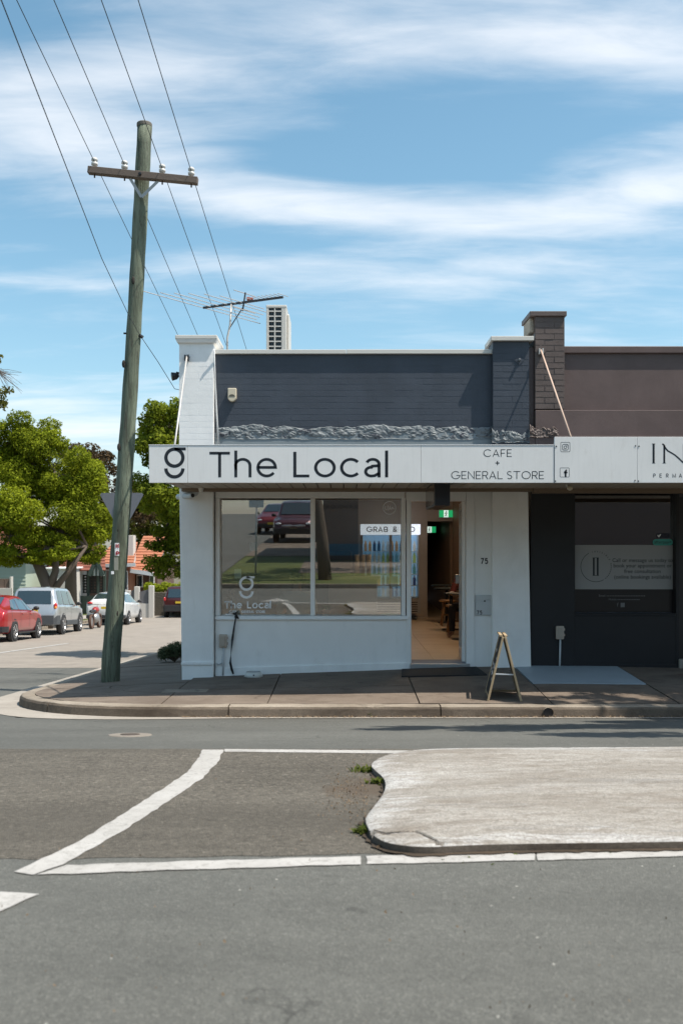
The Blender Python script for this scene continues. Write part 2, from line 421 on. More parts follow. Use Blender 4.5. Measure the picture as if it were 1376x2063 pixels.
ZW = [(-2.0, -.167), (.8, -.06), (2.4, -.015), (4.3, -.04), (14, -.04)]
CC, CR = (-1.85, 11.95), 1.9          # kerb corner: centre and radius
def xk(Y): return float(np.interp(Y, [11.95, 26, 60], [-3.75, -4.12, -4.3]))
def zf(x, y):
    if x >= CC[0] and True:
        t = min(1, max(0, (y - 10.05) / 2.45))
        return -.145 * (1 - t) + float(np.interp(x, [a for a, b in ZW], [b for a, b in ZW])) * t
    if y < CC[1]:
        dx, dy = x - CC[0], y - CC[1]; r = math.hypot(dx, dy) or 1e-6
        yk = CC[1] + CR * dy / r
        t = min(1, max(0, (CR - r) / CR))
        return (P(yk) + .115) * (1 - t) - .157 * t
    t = min(1, max(0, (x - xk(y)) / 1.9))
    return (P(y) + .115) * (1 - t) + (P(y) + .21) * t

foot = thing('footpath', (0, 11, -.2), kind='structure')
rj = random.Random(3)
def slab_patch(fn, nu, nv, name='slab', mat=None, lift=None, gap=.006):
    dz = rj.uniform(-.003, .003) if lift is None else lift
    mb = MB(); n = nu + 1
    top = []
    for j in range(nv + 1):
        for i in range(n):
            x, y = fn(i / nu, j / nv)
            top.append((x, y, zf(x, y) + dz + .002 * math.sin(3.1 * x + 2.3 * y)))
    fs = [(j * n + i, j * n + i + 1, (j + 1) * n + i + 1, (j + 1) * n + i) for j in range(nv) for i in range(nu)]
    k = len(top)
    # skirts
    edge = [i for i in range(n)] + [j * n + nu for j in range(1, nv + 1)] + [nv * n + i for i in reversed(range(nu))] + [j * n for j in reversed(range(1, nv))]
    low = [(top[e][0], top[e][1], top[e][2] - .05) for e in edge]
    m = len(edge)
    fs += [(edge[i], k + i, k + (i + 1) % m, edge[(i + 1) % m]) for i in range(m)]
    mb.add(top + low, fs)
    return mb.build(name, mat or m_foot, foot)
g = .007
xj = [-1.85, -.76, .80, 2.16, 3.46, 5.0, 6.6, 8.2, 10]
yj = [10.20, 11.28, 12.62]
for a in range(len(xj) - 1):
    for b in range(2):
        x0, x1, y0, y1 = xj[a] + g, xj[a + 1] - g, yj[b] + g, yj[b + 1] - g
        if a == 3 and b == 1: continue
        slab_patch(lambda u, v: (x0 + (x1 - x0) * u, y0 + (y1 - y0) * v), 6, 6)
for k in range(2):
    a0, a1 = math.pi + k * math.pi / 4 + .004, math.pi + (k + 1) * math.pi / 4 - .004
    for r0, r1 in ((.02, .9), (.91, 1.745)):
        slab_patch(lambda u, v: (CC[0] + (r0 + (r1 - r0) * v) * math.cos(a0 + (a1 - a0) * u), CC[1] + (r0 + (r1 - r0) * v) * math.sin(a0 + (a1 - a0) * u)), 8, 5)
ys = [11.95, 13.1, 14.6, 16.1, 17.6, 19.1, 20.6, 22.1, 24, 26, 28, 31, 34, 38, 44, 52, 60]
for a in range(len(ys) - 1):
    y0, y1 = ys[a] + g, ys[a + 1] - g
    slab_patch(lambda u, v: ((lambda yy: xk(yy) + .155 + (-1.86 - xk(yy) - .155) * u)(y0 + (y1 - y0) * v), y0 + (y1 - y0) * v), 4, 4)
# bed under the joints
mb = MB()
xs_ = np.linspace(-1.86, 10, 14); ys_ = np.linspace(10.1, 12.6, 8)
mb.add([(x, y, zf(x, y) - .022) for y in ys_ for x in xs_], [(j * 14 + i, j * 14 + i + 1, (j + 1) * 14 + i + 1, (j + 1) * 14 + i) for j in range(7) for i in range(13)])
n0 = 13
pts = [(CC[0] + r * math.cos(t), CC[1] + r * math.sin(t)) for r in np.linspace(.01, 1.8, 6) for t in np.linspace(math.pi, 1.5 * math.pi, n0)]
mb.add([(x, y, zf(x - 1e-4, y - 1e-4) - .022) for x, y in pts], [(j * n0 + i, j * n0 + i + 1, (j + 1) * n0 + i + 1, (j + 1) * n0 + i) for j in range(5) for i in range(n0 - 1)])
mb.build('joint_bed', m_joint, foot, fix=False)
# blue-grey painted pad before the dark shop
m_pad = painted('pad_paint', (.36, .42, .46), under=(.22, .21, .20), chip=.03, bump=.3)
pd = lambda u, v: ((2.168 + (3.45 - 2.168) * u), 11.287 + (12.61 - 11.287) * v)
slab_patch(pd, 8, 8, 'painted_slab', m_pad, .004)
box('pit_lid', m_kerb, foot, 3.02, 3.52, 11.22, 11.42, -.2, -.098, .006)
box('inspection_lid', m_kerb, foot, -2.0, -1.5, 11.05, 11.3, -.3, -.146, .004)

# kerb stones swept along the corner
path = [(x, 10.05) for x in np.linspace(14, CC[0], 60)] + [(CC[0] + CR * math.cos(t), CC[1] + CR * math.sin(t)) for t in np.linspace(1.5 * math.pi, math.pi, 26)[1:]] + [(xk(y), y) for y in np.linspace(12.2, 60, 50)]
path = np.array(path); seg = np.hypot(*np.diff(path, axis=0).T); S = np.concatenate([[0], np.cumsum(seg)])
def kp(s):
    p = np.array([np.interp(s, S, path[:, 0]), np.interp(s, S, path[:, 1])]); q = np.array([np.interp(s + .02, S, path[:, 0]), np.interp(s + .02, S, path[:, 1])])
    d = (q - p); d /= (np.hypot(*d) or 1); return p, np.array([d[1], -d[0]])   # point, inward normal
m_kerbface = concrete('kerb_face_dark', (.075, .056, .040), (.19, .152, .115), stain=(.035, .025, .018), stainamt=.85, bump=.9)
kerb = thing('kerb', (0, 10.1, -.2), kind='structure')
gut = MB(); s = 0
cuts = [0, 6.5, 9.0, 13.0, 15.14, 17.2, 18.6, 20.2, 23, 26, 30, 35, 40, 46, 52, 60, S[-1] - .1]
for a, b in zip(cuts[:-1], cuts[1:]):
    mb = MB(); n = max(4, int((b - a) / .12)); prof = [(-.03, None), (-.012, -.03), (.004, -.008), (.02, 0), (.15, .0), (.15, -.08)]
    vs = []
    for i in range(n + 1):
        s = a + .006 + (b - a - .012) * i / n
        p, nn = kp(s)
        w = rj.uniform(-.004, .004)
        zt = P(p[1]) + .115
        for d, dz in prof:
            q = p + nn * (d + (w if d < .03 else 0))
            vs.append((q[0], q[1], (P(p[1]) - .04) if dz is None else zt + dz + (rj.uniform(-.003, .003))))
    m = len(prof)
    fs = [(i * m + j, i * m + j + 1, (i + 1) * m + j + 1, (i + 1) * m + j) for i in range(n) for j in range(m - 1)] + [tuple(range(m)), tuple(reversed(range(n * m, n * m + m)))]
    mb.add(vs, fs); o = mb.build('kerb_stone', m_kerb, kerb, smooth=False); o.data.materials.append(m_kerbface)
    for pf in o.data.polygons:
        if pf.index >= n * (m - 1) or pf.index % (m - 1) < 2: pf.material_index = 1  # front faces and stone ends take the darker concrete
vs = []; n = 260
for i in range(n + 1):
    p, nn = kp(S[-1] * .999 * i / n)
    front = 1 if p[1] < 10.2 else 0
    wgut = .13 if p[0] > -1.0 else (.13 + .32 * min(1, (-1.0 - p[0]) / 1.8))
    q0, q1 = p + nn * .02, p - nn * wgut
    vs += [(q0[0], q0[1], P(p[1]) + .006), (q1[0], q1[1], P(q1[1] if q1[1] > 0 else 0) + .005)]
gut.add(vs, [(2 * i, 2 * i + 1, 2 * i + 3, 2 * i + 2) for i in range(n)])
o = gut.build('gutter', m_gutter, None, fix=False); o['kind'] = 'structure'
# opposite kerb, seen in the shop window
o = MB().box(-3.45, 40, .36, .5, .15, .385).build('opposite_kerb', m_kerb, None, bevel=.01); o['kind'] = 'structure'
o = MB().box(-12.6, -12.3, 12, 20, -1.2, P(12) + .05).build('far_kerb', m_kerb, None); o['kind'] = 'structure'
bpy.data.objects.remove(o)
mb = MB(); yy = list(np.linspace(12, 120, 50))
vs = []
for y in yy: vs += [(-12.3, y, P(y) - .02), (-12.3, y, P(y) + .11), (-12.47, y, P(y) + .115)]
mb.add(vs, [(3 * i + j, 3 * i + j + 1, 3 * i + j + 4, 3 * i + j + 3) for i in range(len(yy) - 1) for j in range(2)])
o = mb.build('far_kerb', m_kerb, None, fix=False); o['kind'] = 'structure'

# old asphalt inside the painted area
def gpoly(pix, h): return [ground_at(px, py, h) for px, py in pix]
def flat(name, mat, poly, h, parent, rag=.0, sub=.06, kind=None):
    out = []
    for i, (a, b) in enumerate(zip(poly, poly[1:] + poly[:1])):
        d = math.hypot(b[0] - a[0], b[1] - a[1]); n = max(1, int(d / sub))
        for k in range(n):
            t = k / n
            out.append((a[0] + (b[0] - a[0]) * t + random.uniform(-rag, rag), a[1] + (b[1] - a[1]) * t + random.uniform(-rag, rag)))
    import bmesh
    bm = bmesh.new(); vv = [bm.verts.new((x, y, 0)) for x, y in out]; fc = bm.faces.new(vv)
    bmesh.ops.triangulate(bm, faces=[fc])
    # follow the falling ground
    cuts_y = [y for y in (.5, 3.0, 4.12, 6.92, 10.05) if min(p[1] for p in out) < y < max(p[1] for p in out)]
    for cy in cuts_y:
        bmesh.ops.bisect_plane(bm, geom=bm.verts[:] + bm.edges[:] + bm.faces[:], plane_co=(0, cy, 0), plane_no=(0, 1, 0))
    for v in bm.verts: v.co.z = P(v.co.y) + h
    for f in bm.faces:
        if f.normal.z < 0: f.normal_flip()
    me = bpy.data.meshes.new(name); bm.to_mesh(me); bm.free(); me.materials.append(mat)
    o = bpy.data.objects.new(name, me); link(o)
    if parent is not None: o.parent = parent
    if kind: o['kind'] = kind
    return o
flat('asphalt_patch', m_old, [(-30, 6.93), (20, 6.93), (20, 4.28), (.6, 4.25), (-1.2, 4.14), (-30, 4.10)], .002, main_road, .012, .08)
L1 = [(408, 1511), (398, 1532), (372, 1560), (330, 1588), (250, 1640), (150, 1700), (28, 1757)]
R1 = [(451, 1511), (436, 1540), (408, 1568), (368, 1595), (290, 1648), (190, 1708), (128, 1742), (70, 1763)]
flat('painted_line', m_rpaint, gpoly(L1 + R1[::-1], .0045), .0045, main_road, .007)
flat('painted_line', m_rpaint, gpoly([(452, 1509.5), (860, 1513), (840, 1519), (452, 1515)], .0045), .0045, main_road, .004)
flat('painted_line', m_rpaint, gpoly([(132, 1744), (400, 1735), (729, 1726), (727, 1742), (400, 1752), (75, 1763)], .005), .005, main_road, .006)
flat('painted_line', m_rpaint, gpoly([(739, 1725), (1078, 1716), (1076, 1734), (737, 1742)], .0045), .0045, main_road, .006)
flat('painted_line', m_rpaint, gpoly([(1085, 1716), (1376, 1703), (1700, 1690), (1700, 1714), (1376, 1726), (1082, 1734)], .0045), .0045, main_road, .006)
flat('painted_arrow', m_rpaint, gpoly([(-260, 1790), (0, 1797), (79, 1802), (0, 1836), (-260, 1930)], .0045), .0045, main_road, .005)
# side street centre line
MBL = MB()
yl = list(np.linspace(16, 29.5, 14))
vs = []
for y in yl: vs += [(-8.18, y, P(y) + .010), (-8.03, y, P(y) + .010)]
MBL.add(vs, [(2 * i, 2 * i + 1, 2 * i + 3, 2 * i + 2) for i in range(len(yl) - 1)])
MBL.build('painted_line', m_rpaint, side_a, fix=False)
o = MB().box(-12.2, -3.8, 33, 33.6, P(33.3) - .1, P(33.3) + .009)   # tar strip omitted

# valve cover
vx, vy = ground_at(262, 1482)
vc = thing('valve_cover', (vx, vy, P(vy)), 'small iron valve cover in a pale concrete collar set in the road', 'valve cover')
o = MB().lathe([(.001, .006), (.17, .006), (.175, .0)], n=24).build('collar', concrete('collar_concrete', (.20, .175, .145), (.26, .23, .195)), vc, local=True); o.rotation_euler.x = -.099
o = MB().lathe([(.001, .011), (.075, .011), (.08, .004)], n=20).build('lid', M('rusty_iron', (.06, .045, .035), .8, .3), vc, local=True); o.rotation_euler.x = -.099

# traffic island
ip = [(1900, 1500), (1376, 1508), (1000, 1510), (860, 1512), (800, 1518), (765, 1528), (745, 1543), (757, 1556), (772, 1568), (778, 1582), (774, 1600), (758, 1622), (742, 1642), (735, 1655), (744, 1677), (758, 1692), (785, 1703), (830, 1709), (870, 1710), (905, 1708), (1000, 1704), (1376, 1699), (1900, 1690)]
ipoly = gpoly(ip, .035)
def smooth_poly(p, it=1, closed=True):
    for _ in range(it):
        q = []
        for a, b in zip(p, p[1:] + p[:1]):
            q += [(a[0] * .75 + b[0] * .25, a[1] * .75 + b[1] * .25), (a[0] * .25 + b[0] * .75, a[1] * .25 + b[1] * .75)]
        p = q
    return p
def island_mesh(name, poly, hp, mat, parent, grid=.055, crack=None):
    "low mountable slab: height follows the distance from its outline"
    from mathutils.geometry import delaunay_2d_cdt
    pl = np.array(poly); n = len(pl); A_ = pl; B_ = np.roll(pl, -1, 0)
    def dist(p, a, b):
        ab = b - a; t = np.clip(((p - a) * ab).sum(1) / ((ab * ab).sum(1) + 1e-12), 0, 1)
        return np.hypot(*((a + ab * t[:, None]) - p).T).min()
    def inside(p):
        c = ((A_[:, 1] > p[1]) != (B_[:, 1] > p[1])) & (p[0] < (B_[:, 0] - A_[:, 0]) * (p[1] - A_[:, 1]) / (B_[:, 1] - A_[:, 1] + 1e-12) + A_[:, 0])
        return c.sum() % 2 == 1
    pts = [tuple(p) for p in pl]; ri = random.Random(4)
    x0, y0 = pl.min(0); x1, y1 = min(pl[:, 0].max(), 4.6), pl[:, 1].max()
    for gx_ in np.arange(x0, x1, grid):
        for gy_ in np.arange(y0, y1, grid):
            p = np.array([gx_ + ri.uniform(-.015, .015), gy_ + ri.uniform(-.015, .015)])
            if inside(p) and dist(p, A_, B_) > .012: pts.append(tuple(p))
    # a rim row close to the edge
    for a, b in zip(poly, poly[1:] + poly[:1]):
        d = (b[0] - a[0], b[1] - a[1]); l = math.hypot(*d) or 1
        for ins in (.006, .016, .03):
            for s_ in (1, -1):
                p = np.array([(a[0] + b[0]) / 2 - d[1] / l * ins * s_, (a[1] + b[1]) / 2 + d[0] / l * ins * s_])
                if inside(p): pts.append(tuple(p))
    cr = None
    if crack is not None:
        cr = np.array(crack); ca, cb = cr[:-1], cr[1:]
        for a, b in zip(crack[:-1], crack[1:]):
            L_ = math.hypot(b[0] - a[0], b[1] - a[1]); m = max(2, int(L_ / .012))
            for k in range(m):
                t = k / m; nx_, ny_ = -(b[1] - a[1]) / L_, (b[0] - a[0]) / L_
                for o_ in (-.019, -.0105, -.0085, 0, .0085, .0105, .019):
                    p = np.array([a[0] + (b[0] - a[0]) * t + nx_ * o_, a[1] + (b[1] - a[1]) * t + ny_ * o_])
                    if inside(p): pts.append(tuple(p))
    edges = [(i, (i + 1) % n) for i in range(n)]
    co, _, fs, *_ = delaunay_2d_cdt([Vector(p) for p in pts], edges, [], 1, 1e-6)
    vs = []; tint = []
    for c in co:
        p = np.array([c.x, c.y]); d = dist(p, A_, B_)
        h = float(np.interp(d, [a for a, b in hp], [b for a, b in hp])) + .006 * math.sin(c.x * 2.3) * math.sin(c.y * 3.1) * min(1, d * 4)
        if cr is not None:
            dc = dist(p, ca, cb); h -= .055 * max(0, min(1, (.0105 - dc) / .002))
        vs.append((c.x, c.y, P(c.y) + h)); tint.append(d)
    mb = MB(); mb.add(vs, fs)
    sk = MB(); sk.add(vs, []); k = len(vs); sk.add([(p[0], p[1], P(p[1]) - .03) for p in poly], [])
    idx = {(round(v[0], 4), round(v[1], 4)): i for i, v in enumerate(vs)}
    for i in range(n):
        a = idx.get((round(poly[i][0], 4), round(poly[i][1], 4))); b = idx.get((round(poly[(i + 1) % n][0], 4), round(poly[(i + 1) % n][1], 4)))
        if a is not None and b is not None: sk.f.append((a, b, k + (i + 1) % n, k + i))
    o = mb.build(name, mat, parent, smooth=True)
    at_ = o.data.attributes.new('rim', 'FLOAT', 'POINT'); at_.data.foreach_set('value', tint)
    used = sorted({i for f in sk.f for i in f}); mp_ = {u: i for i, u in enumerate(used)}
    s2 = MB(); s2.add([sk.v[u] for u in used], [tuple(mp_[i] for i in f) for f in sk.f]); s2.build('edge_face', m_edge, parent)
    return o
def island_mat():
    m, nt, b = mk('island_concrete'); c = pos(nt)
    k = ramp(nt, nz(nt, c, 1.5, 7, .62, .6, (.35, 1.5, 1)), [(.28, (.24, .21, .172)), (.5, (.37, .345, .305)), (.75, (.50, .475, .435))])
    k = mixc(nt, ramp(nt, nz(nt, c, 3.4, 9, .72, .9, (.5, 1.6, 1)), [(.50, 0), (.68, .8)]), k, (.205, .165, .125))
    # worn white kerb paint left along the rim
    at_ = nt.nodes.new('ShaderNodeAttribute'); at_.attribute_name = 'rim'
    ad = nt.nodes.new('ShaderNodeMath'); ad.operation = 'ADD'; nt.links.new(at_.outputs['Fac'], ad.inputs[0])
    sc_ = nt.nodes.new('ShaderNodeMath'); sc_.operation = 'MULTIPLY'; sc_.inputs[1].default_value = 1.7; nt.links.new(nz(nt, c, 3.0, 9, .75, .7, (.35, 1.8, 1)), sc_.inputs[0]); nt.links.new(sc_.outputs[0], ad.inputs[1])
    k = mixc(nt, ramp(nt, ad.outputs[0], [(.86, .85), (1.06, 0)]), k, (.56, .55, .53))
    k = mixc(nt, ramp(nt, nz(nt, c, 2.4, 8, .7, 1.2, (.3, 3.5, 1)), [(.55, 0), (.66, .65)]), k, (.19, .195, .20))
    k = mixc(nt, ramp(nt, nz(nt, c, 5.5, 10, .78, 1.6, (.55, 1.3, 1)), [(.52, 0), (.62, .7)]), k, (.20, .168, .13))
    k = mixc(nt, ramp(nt, nz(nt, c, 3.1, 10, .74, 2.2, (.6, 1.4, 1)), [(.47, 0), (.50, .55), (.53, 0)]), k, (.17, .15, .125))
    k = mixc(nt, ramp(nt, nz(nt, c, 16, 8, .75, .6), [(.56, 0), (.70, .6)]), k, (.50, .485, .45))
    k = mixc(nt, ramp(nt, nz(nt, c, 80, 4, .7), [(.38, .5), (.6, 0)]), k, (.14, .12, .10))
    nt.links.new(k, b.inputs['Base Color']); b.inputs['Roughness'].default_value = .85; b.inputs['Specular IOR Level'].default_value = .3
    bumpn(nt, b, mixc(nt, .5, nz(nt, c, 50, 6, .7), nz(nt, c, 5, 8, .7, 1.2, (.5, 1.5, 1))), .8, .03)
    return m
m_island = island_mat()
m_edge = concrete('stain_shade_edge', (.07, .055, .042), (.16, .135, .11), stain=(.035, .026, .02), stainamt=.8, bump=.8)  # stained skirt, darkened to paint in the undercut shadow below the slab
isl = thing('traffic_island', (2.5, 5.5, P(5.5)), 'low pale concrete traffic island with worn broken front corner', 'traffic island')
crk = gpoly([(752, 1684), (778, 1691), (800, 1689), (835, 1690), (858, 1697), (884, 1709)], .03)
island_mesh('island_slab', smooth_poly(ipoly, 2), [(0, .040), (.010, .046), (.05, .052), (.2, .062), (.6, .076), (1.5, .085)], m_island, isl, crack=crk)

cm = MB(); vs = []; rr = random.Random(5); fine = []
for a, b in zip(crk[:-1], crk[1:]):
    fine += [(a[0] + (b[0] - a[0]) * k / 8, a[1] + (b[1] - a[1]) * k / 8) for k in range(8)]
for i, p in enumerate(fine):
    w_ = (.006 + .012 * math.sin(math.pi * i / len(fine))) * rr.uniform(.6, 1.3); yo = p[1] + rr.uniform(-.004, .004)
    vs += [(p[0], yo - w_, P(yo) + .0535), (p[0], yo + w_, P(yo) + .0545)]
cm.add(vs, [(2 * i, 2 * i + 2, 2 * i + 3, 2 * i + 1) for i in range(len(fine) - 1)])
cm.build('crack_shade', m_joint, isl, fix=False)  # dark ribbon on the surface paints the deep shade of the crack
m_shade_earth = concrete('shade_earth', (.035, .026, .018), (.085, .062, .042), stain=(.14, .10, .06), stainamt=.6, bump=1.0)
sp_i = smooth_poly(ipoly, 2)
ring = [p for p in sp_i if p[0] < 5 and (p[1] < 5.4)]
ring.sort(key=lambda p: 0)
def shade_earth_band():  # dark earth strip paints in the shadow line along the island's front edge
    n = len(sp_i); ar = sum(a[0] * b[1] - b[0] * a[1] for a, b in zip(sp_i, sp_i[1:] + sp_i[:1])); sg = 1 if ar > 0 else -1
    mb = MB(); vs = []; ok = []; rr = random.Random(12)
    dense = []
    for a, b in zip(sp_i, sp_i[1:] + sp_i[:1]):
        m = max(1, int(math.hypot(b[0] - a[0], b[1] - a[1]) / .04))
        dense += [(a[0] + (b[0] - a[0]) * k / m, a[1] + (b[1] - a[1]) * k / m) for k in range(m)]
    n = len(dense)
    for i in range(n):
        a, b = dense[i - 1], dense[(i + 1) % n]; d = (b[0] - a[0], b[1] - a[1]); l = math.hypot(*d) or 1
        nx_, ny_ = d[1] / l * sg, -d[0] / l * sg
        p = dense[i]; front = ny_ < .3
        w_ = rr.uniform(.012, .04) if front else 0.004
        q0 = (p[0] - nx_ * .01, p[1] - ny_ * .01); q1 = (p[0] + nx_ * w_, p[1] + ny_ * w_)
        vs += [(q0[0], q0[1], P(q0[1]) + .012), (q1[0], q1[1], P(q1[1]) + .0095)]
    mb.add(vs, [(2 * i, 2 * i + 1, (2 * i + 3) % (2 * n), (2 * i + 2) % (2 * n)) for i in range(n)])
    return mb.build('shade_earth_band', m_shade_earth, isl, fix=False)
shade_earth_band()
# ------------------------------------------------------------------ stroke lettering
def arc(cx, cy, rx, ry, a0, a1, n=18):
    return [(cx + rx * math.cos(math.radians(a0 + (a1 - a0) * i / n)), cy + ry * math.sin(math.radians(a0 + (a1 - a0) * i / n))) for i in range(n + 1)]
def glyph(ch, w):
    "strokes (centre lines) and advance width, cap height 1"
    h = w / 2; T = 1 - h; X = .76; m = .5
    R = .5 - h
    if ch == 'T': return [[(0, T), (.76, T)], [(.38, T), (.38, 0)]], .76
    if ch == 'L': return [[(h, 1), (h, h), (.56, h)]], .58
    if ch == 'I': return [[(h, 0), (h, 1)]], w
    if ch == 'E': return [[(.56, T), (h, T), (h, h), (.56, h)], [(h, m), (.5, m)]], .57
    if ch == 'F': return [[(.54, T), (h, T), (h, 0)], [(h, m - .02), (.48, m - .02)]], .55
    if ch == 'H': return [[(h, 0), (h, 1)], [(.68 - h, 0), (.68 - h, 1)], [(h, m), (.68 - h, m)]], .68
    if ch == 'N': return [[(h, 0), (h, T), (.72 - h, h), (.72 - h, 1)]], .72
    if ch == 'M': return [[(h, 0), (h, T), (.43, .08), (.86 - h, T), (.86 - h, 0)]], .86
    if ch == 'A': return [[(h * .6, 0), (.38, T), (.76 - h * .6, 0)], [(.14, .3), (.62, .3)]], .76
    if ch == 'O': return [arc(.5, .5, R, R, 0, 360, 40)], 1.0
    if ch == 'C': return [arc(.5, .5, R, R, 42, 318, 32)], .90
    if ch == 'G': return [arc(.5, .5, R, R, 42, 350, 34) + [(.5 + R, .46), (.56, .46)]], .97
    if ch == 'S': return [arc(.3, .74, .25 - h * .6, .26 - h, 35, 250, 18) + arc(.3, .26, .27 - h * .6, .26 - h, 75, -145, 18)], .58
    if ch in 'PRB':
        r = .25
        bowl = [(h, T), (.36, T)] + arc(.36, T - r + .0, .22, r, 90, -90, 14) + [(h, T - 2 * r)]
        if ch == 'P': return [[(h, 0), (h, T)], bowl], .60
        if ch == 'R': return [[(h, 0), (h, T)], bowl, [(.34, T - 2 * r), (.60, 0)]], .62
        return [[(h, h), (h, T)], bowl, [(.36, T - 2 * r)] + arc(.38, (T - 2 * r + h) / 2, .24, (T - 2 * r - h) / 2, 90, -90, 14) + [(h, h)]], .66
    if ch == '+': return [[(.1, .42), (.6, .42)], [(.35, .17), (.35, .67)]], .7
    if ch == '&': return [[(.72, 0), (.2, .62)] + arc(.36, .78, .19, .19, 215, -45, 20) + [(.22, .44)] + arc(.32, .25, .27 - h, .25 - h, 120, 300, 18) + [(.68, .48)]], .76
    if ch == '7': return [[(0, T), (.5, T), (.18, 0)]], .52
    if ch == '5': return [[(.48, T), (.1, T), (.07, .56)] + arc(.25, .33, .24, .28, 130, -150, 20)], .54
    if ch == 'h': return [[(h, 0), (h, 1.05)], [(h, .3)] + arc(.30 + h * .2, X - .30 + .0, .27, .30 - h, 170, 0, 18) + [(.57 + h * .2, 0)]], .60 + h
    if ch == 'e': return [[(h, X / 2 + .01), (X - h, X / 2 + .01)] + arc(X / 2, X / 2, X / 2 - h, X / 2 - h, 2, 322, 34)], X
    if ch == 'o': return [arc(X / 2, X / 2, X / 2 - h, X / 2 - h, 0, 360, 40)], X
    if ch == 'c': return [arc(X / 2, X / 2, X / 2 - h, X / 2 - h, 42, 318, 32)], X * .92
    if ch == 'a': return [arc(.30, X - .245, .22, .245 - h, 160, 0, 16) + [(.52, 0)], [(.52, .46), (.28, .44)] + arc(.24, .225, .19, .225 - h, 85, 275, 16) + [(.36, h + .01), (.52, .16)]], .58
    if ch == 'l': return [[(h, 0), (h, 1.05)]], w
    return [], .45
def ribbon(mb, line, w, fn):
    closed = len(line) > 3 and math.dist(line[0], line[-1]) < 1e-4
    if closed: line = line[:-1]
    n = len(line); L, Rr = [], []
    for i in range(n):
        p = line[i]; a = line[i - 1] if (i > 0 or closed) else None; b = line[(i + 1) % n] if (i < n - 1 or closed) else None
        ds = []
        for q0, q1 in ((a, p), (p, b)):
            if q0 is None or q1 is None: continue
            l = math.dist(q0, q1) or 1e-6; ds.append(((q1[0] - q0[0]) / l, (q1[1] - q0[1]) / l))
        if len(ds) == 1: nx, ny, k = -ds[0][1], ds[0][0], 1
        else:
            nx, ny = -(ds[0][1] + ds[1][1]), ds[0][0] + ds[1][0]; l = math.hypot(nx, ny) or 1e-6; nx, ny = nx / l, ny / l
            k = min(2.2, 1 / max(.2, -ds[0][1] * nx + ds[0][0] * ny))
        L.append((p[0] + nx * w / 2 * k, p[1] + ny * w / 2 * k)); Rr.append((p[0] - nx * w / 2 * k, p[1] - ny * w / 2 * k))
    m = n if closed else n - 1
    mb.add([fn(*q) for q in L] + [fn(*q) for q in Rr], [(i, (i + 1) % n, n + (i + 1) % n, n + i) for i in range(m)])
def text_width(s, w, sp): return sum(glyph(c, w)[1] + sp for c in s) - sp
def letters(s, x, z, size, Y, mat, parent, w=.11, sp=.14, sub=.45, width=None, join=False, name='letter'):
    "letters on a plane facing the street; x, z of the left foot"
    if width: size_x = width / text_width(s, w, sp)
    else: size_x = size
    cx = x; allmb = MB()
    for ch in s:
        st, adv = glyph(ch, w)
        mb = allmb if join else MB()
        for line in st:
            ribbon(mb, line, w, lambda a, b: (cx + a * size_x, Y, z + b * size))
        if st and not join: mb.build(name, mat, parent, fix=False)
        cx += (adv + sp) * size_x
    if join: return tag(allmb.build(name, mat, parent, fix=False), kind='stuff')
def bfont(s, x, z, size, Y, mat, parent, align='LEFT', name='lettering', flip=False):
    cu = bpy.data.curves.new('t', 'FONT'); cu.body = s; cu.size = size; cu.align_x = align; cu.resolution_u = 3
    ob = bpy.data.objects.new('t', cu); COL.objects.link(ob)
    dg = bpy.context.evaluated_depsgraph_get()
    me = bpy.data.meshes.new_from_object(ob.evaluated_get(dg)); bpy.data.objects.remove(ob)
    o_ = org(parent)
    for v in me.vertices:
        a, b = v.co.x, v.co.y
        v.co = (x + (-a if flip else a) - o_.x, Y - o_.y, z + b - o_.z)
    me.materials.clear(); me.materials.append(mat); me.name = name
    o = bpy.data.objects.new(name, me); link(o); o.parent = parent; ORG[o.name] = o_; o['kind'] = 'stuff'
    return o
def g_logo(x, z, wd, Y, mat, parent, name='emblem'):
    "ring with a flag to the right and a smile under it; x, z = left foot, wd = ring width"
    mb = MB(); s = wd; t = .165 * s; R = s / 2 - t / 2
    fn = lambda a, b: (x + a, Y, z + b)
    cz = .53 * s + s / 2
    ribbon(mb, arc(s / 2, cz, R, R, 0, 360, 48), t, fn)
    mb.add([fn(s / 2, cz + s / 2), fn(s * 1.06, cz + s / 2), fn(s * 1.06, cz + s / 2 - t * .85), fn(s / 2, cz + s / 2 - t * .85)], [(0, 1, 2, 3)])
    ribbon(mb, arc(s / 2, .50 * s, R, R, 180, 360, 30), t, fn)
    return mb.build(name, mat, parent, fix=False)

# ------------------------------------------------------------------ shop materials
m_white = painted('white_wall_paint', (.87, .868, .85), rough=.5, bump=.35, bs=14)
m_white2 = painted('white_joinery_paint', (.87, .866, .848), rough=.38, bump=.10, bs=30, var=.03)
m_cream = M('cream_metal', (.62, .60, .55), .45, .06)
m_slate = painted('slate_wall_paint', (.050, .060, .077), rough=.5, bump=.4, bs=16, var=.15)
m_slate2 = painted('slate_ledge_paint', (.19, .21, .217), rough=.6, bump=.7, bs=30, var=.2, under=(.06, .065, .08), chip=.12)
m_strip = painted('pale_slate_paint', (.24, .275, .29), rough=.5, bump=.3)
m_brown = painted('brown_wall_paint', (.118, .084, .077), rough=.5, bump=.35, bs=16, var=.14)
m_brown2 = painted('brown_brick_paint', (.120, .092, .082), rough=.5, bump=.6, bs=22, under=(.2, .18, .15), chip=.0, var=.15)
m_black = painted('black_wall_paint', (.014, .014, .016), rough=.5, bump=.15, var=.15)
m_sign = painted('sign_panel', (.74, .735, .72), rough=.35, bump=.03, bs=3, streak=(5, 5, .5), var=.03)
m_ink = M('black_vinyl', (.008, .010, .016), .35, .05)
m_inkw = M('white_vinyl', (.93, .93, .93), .6, .02)
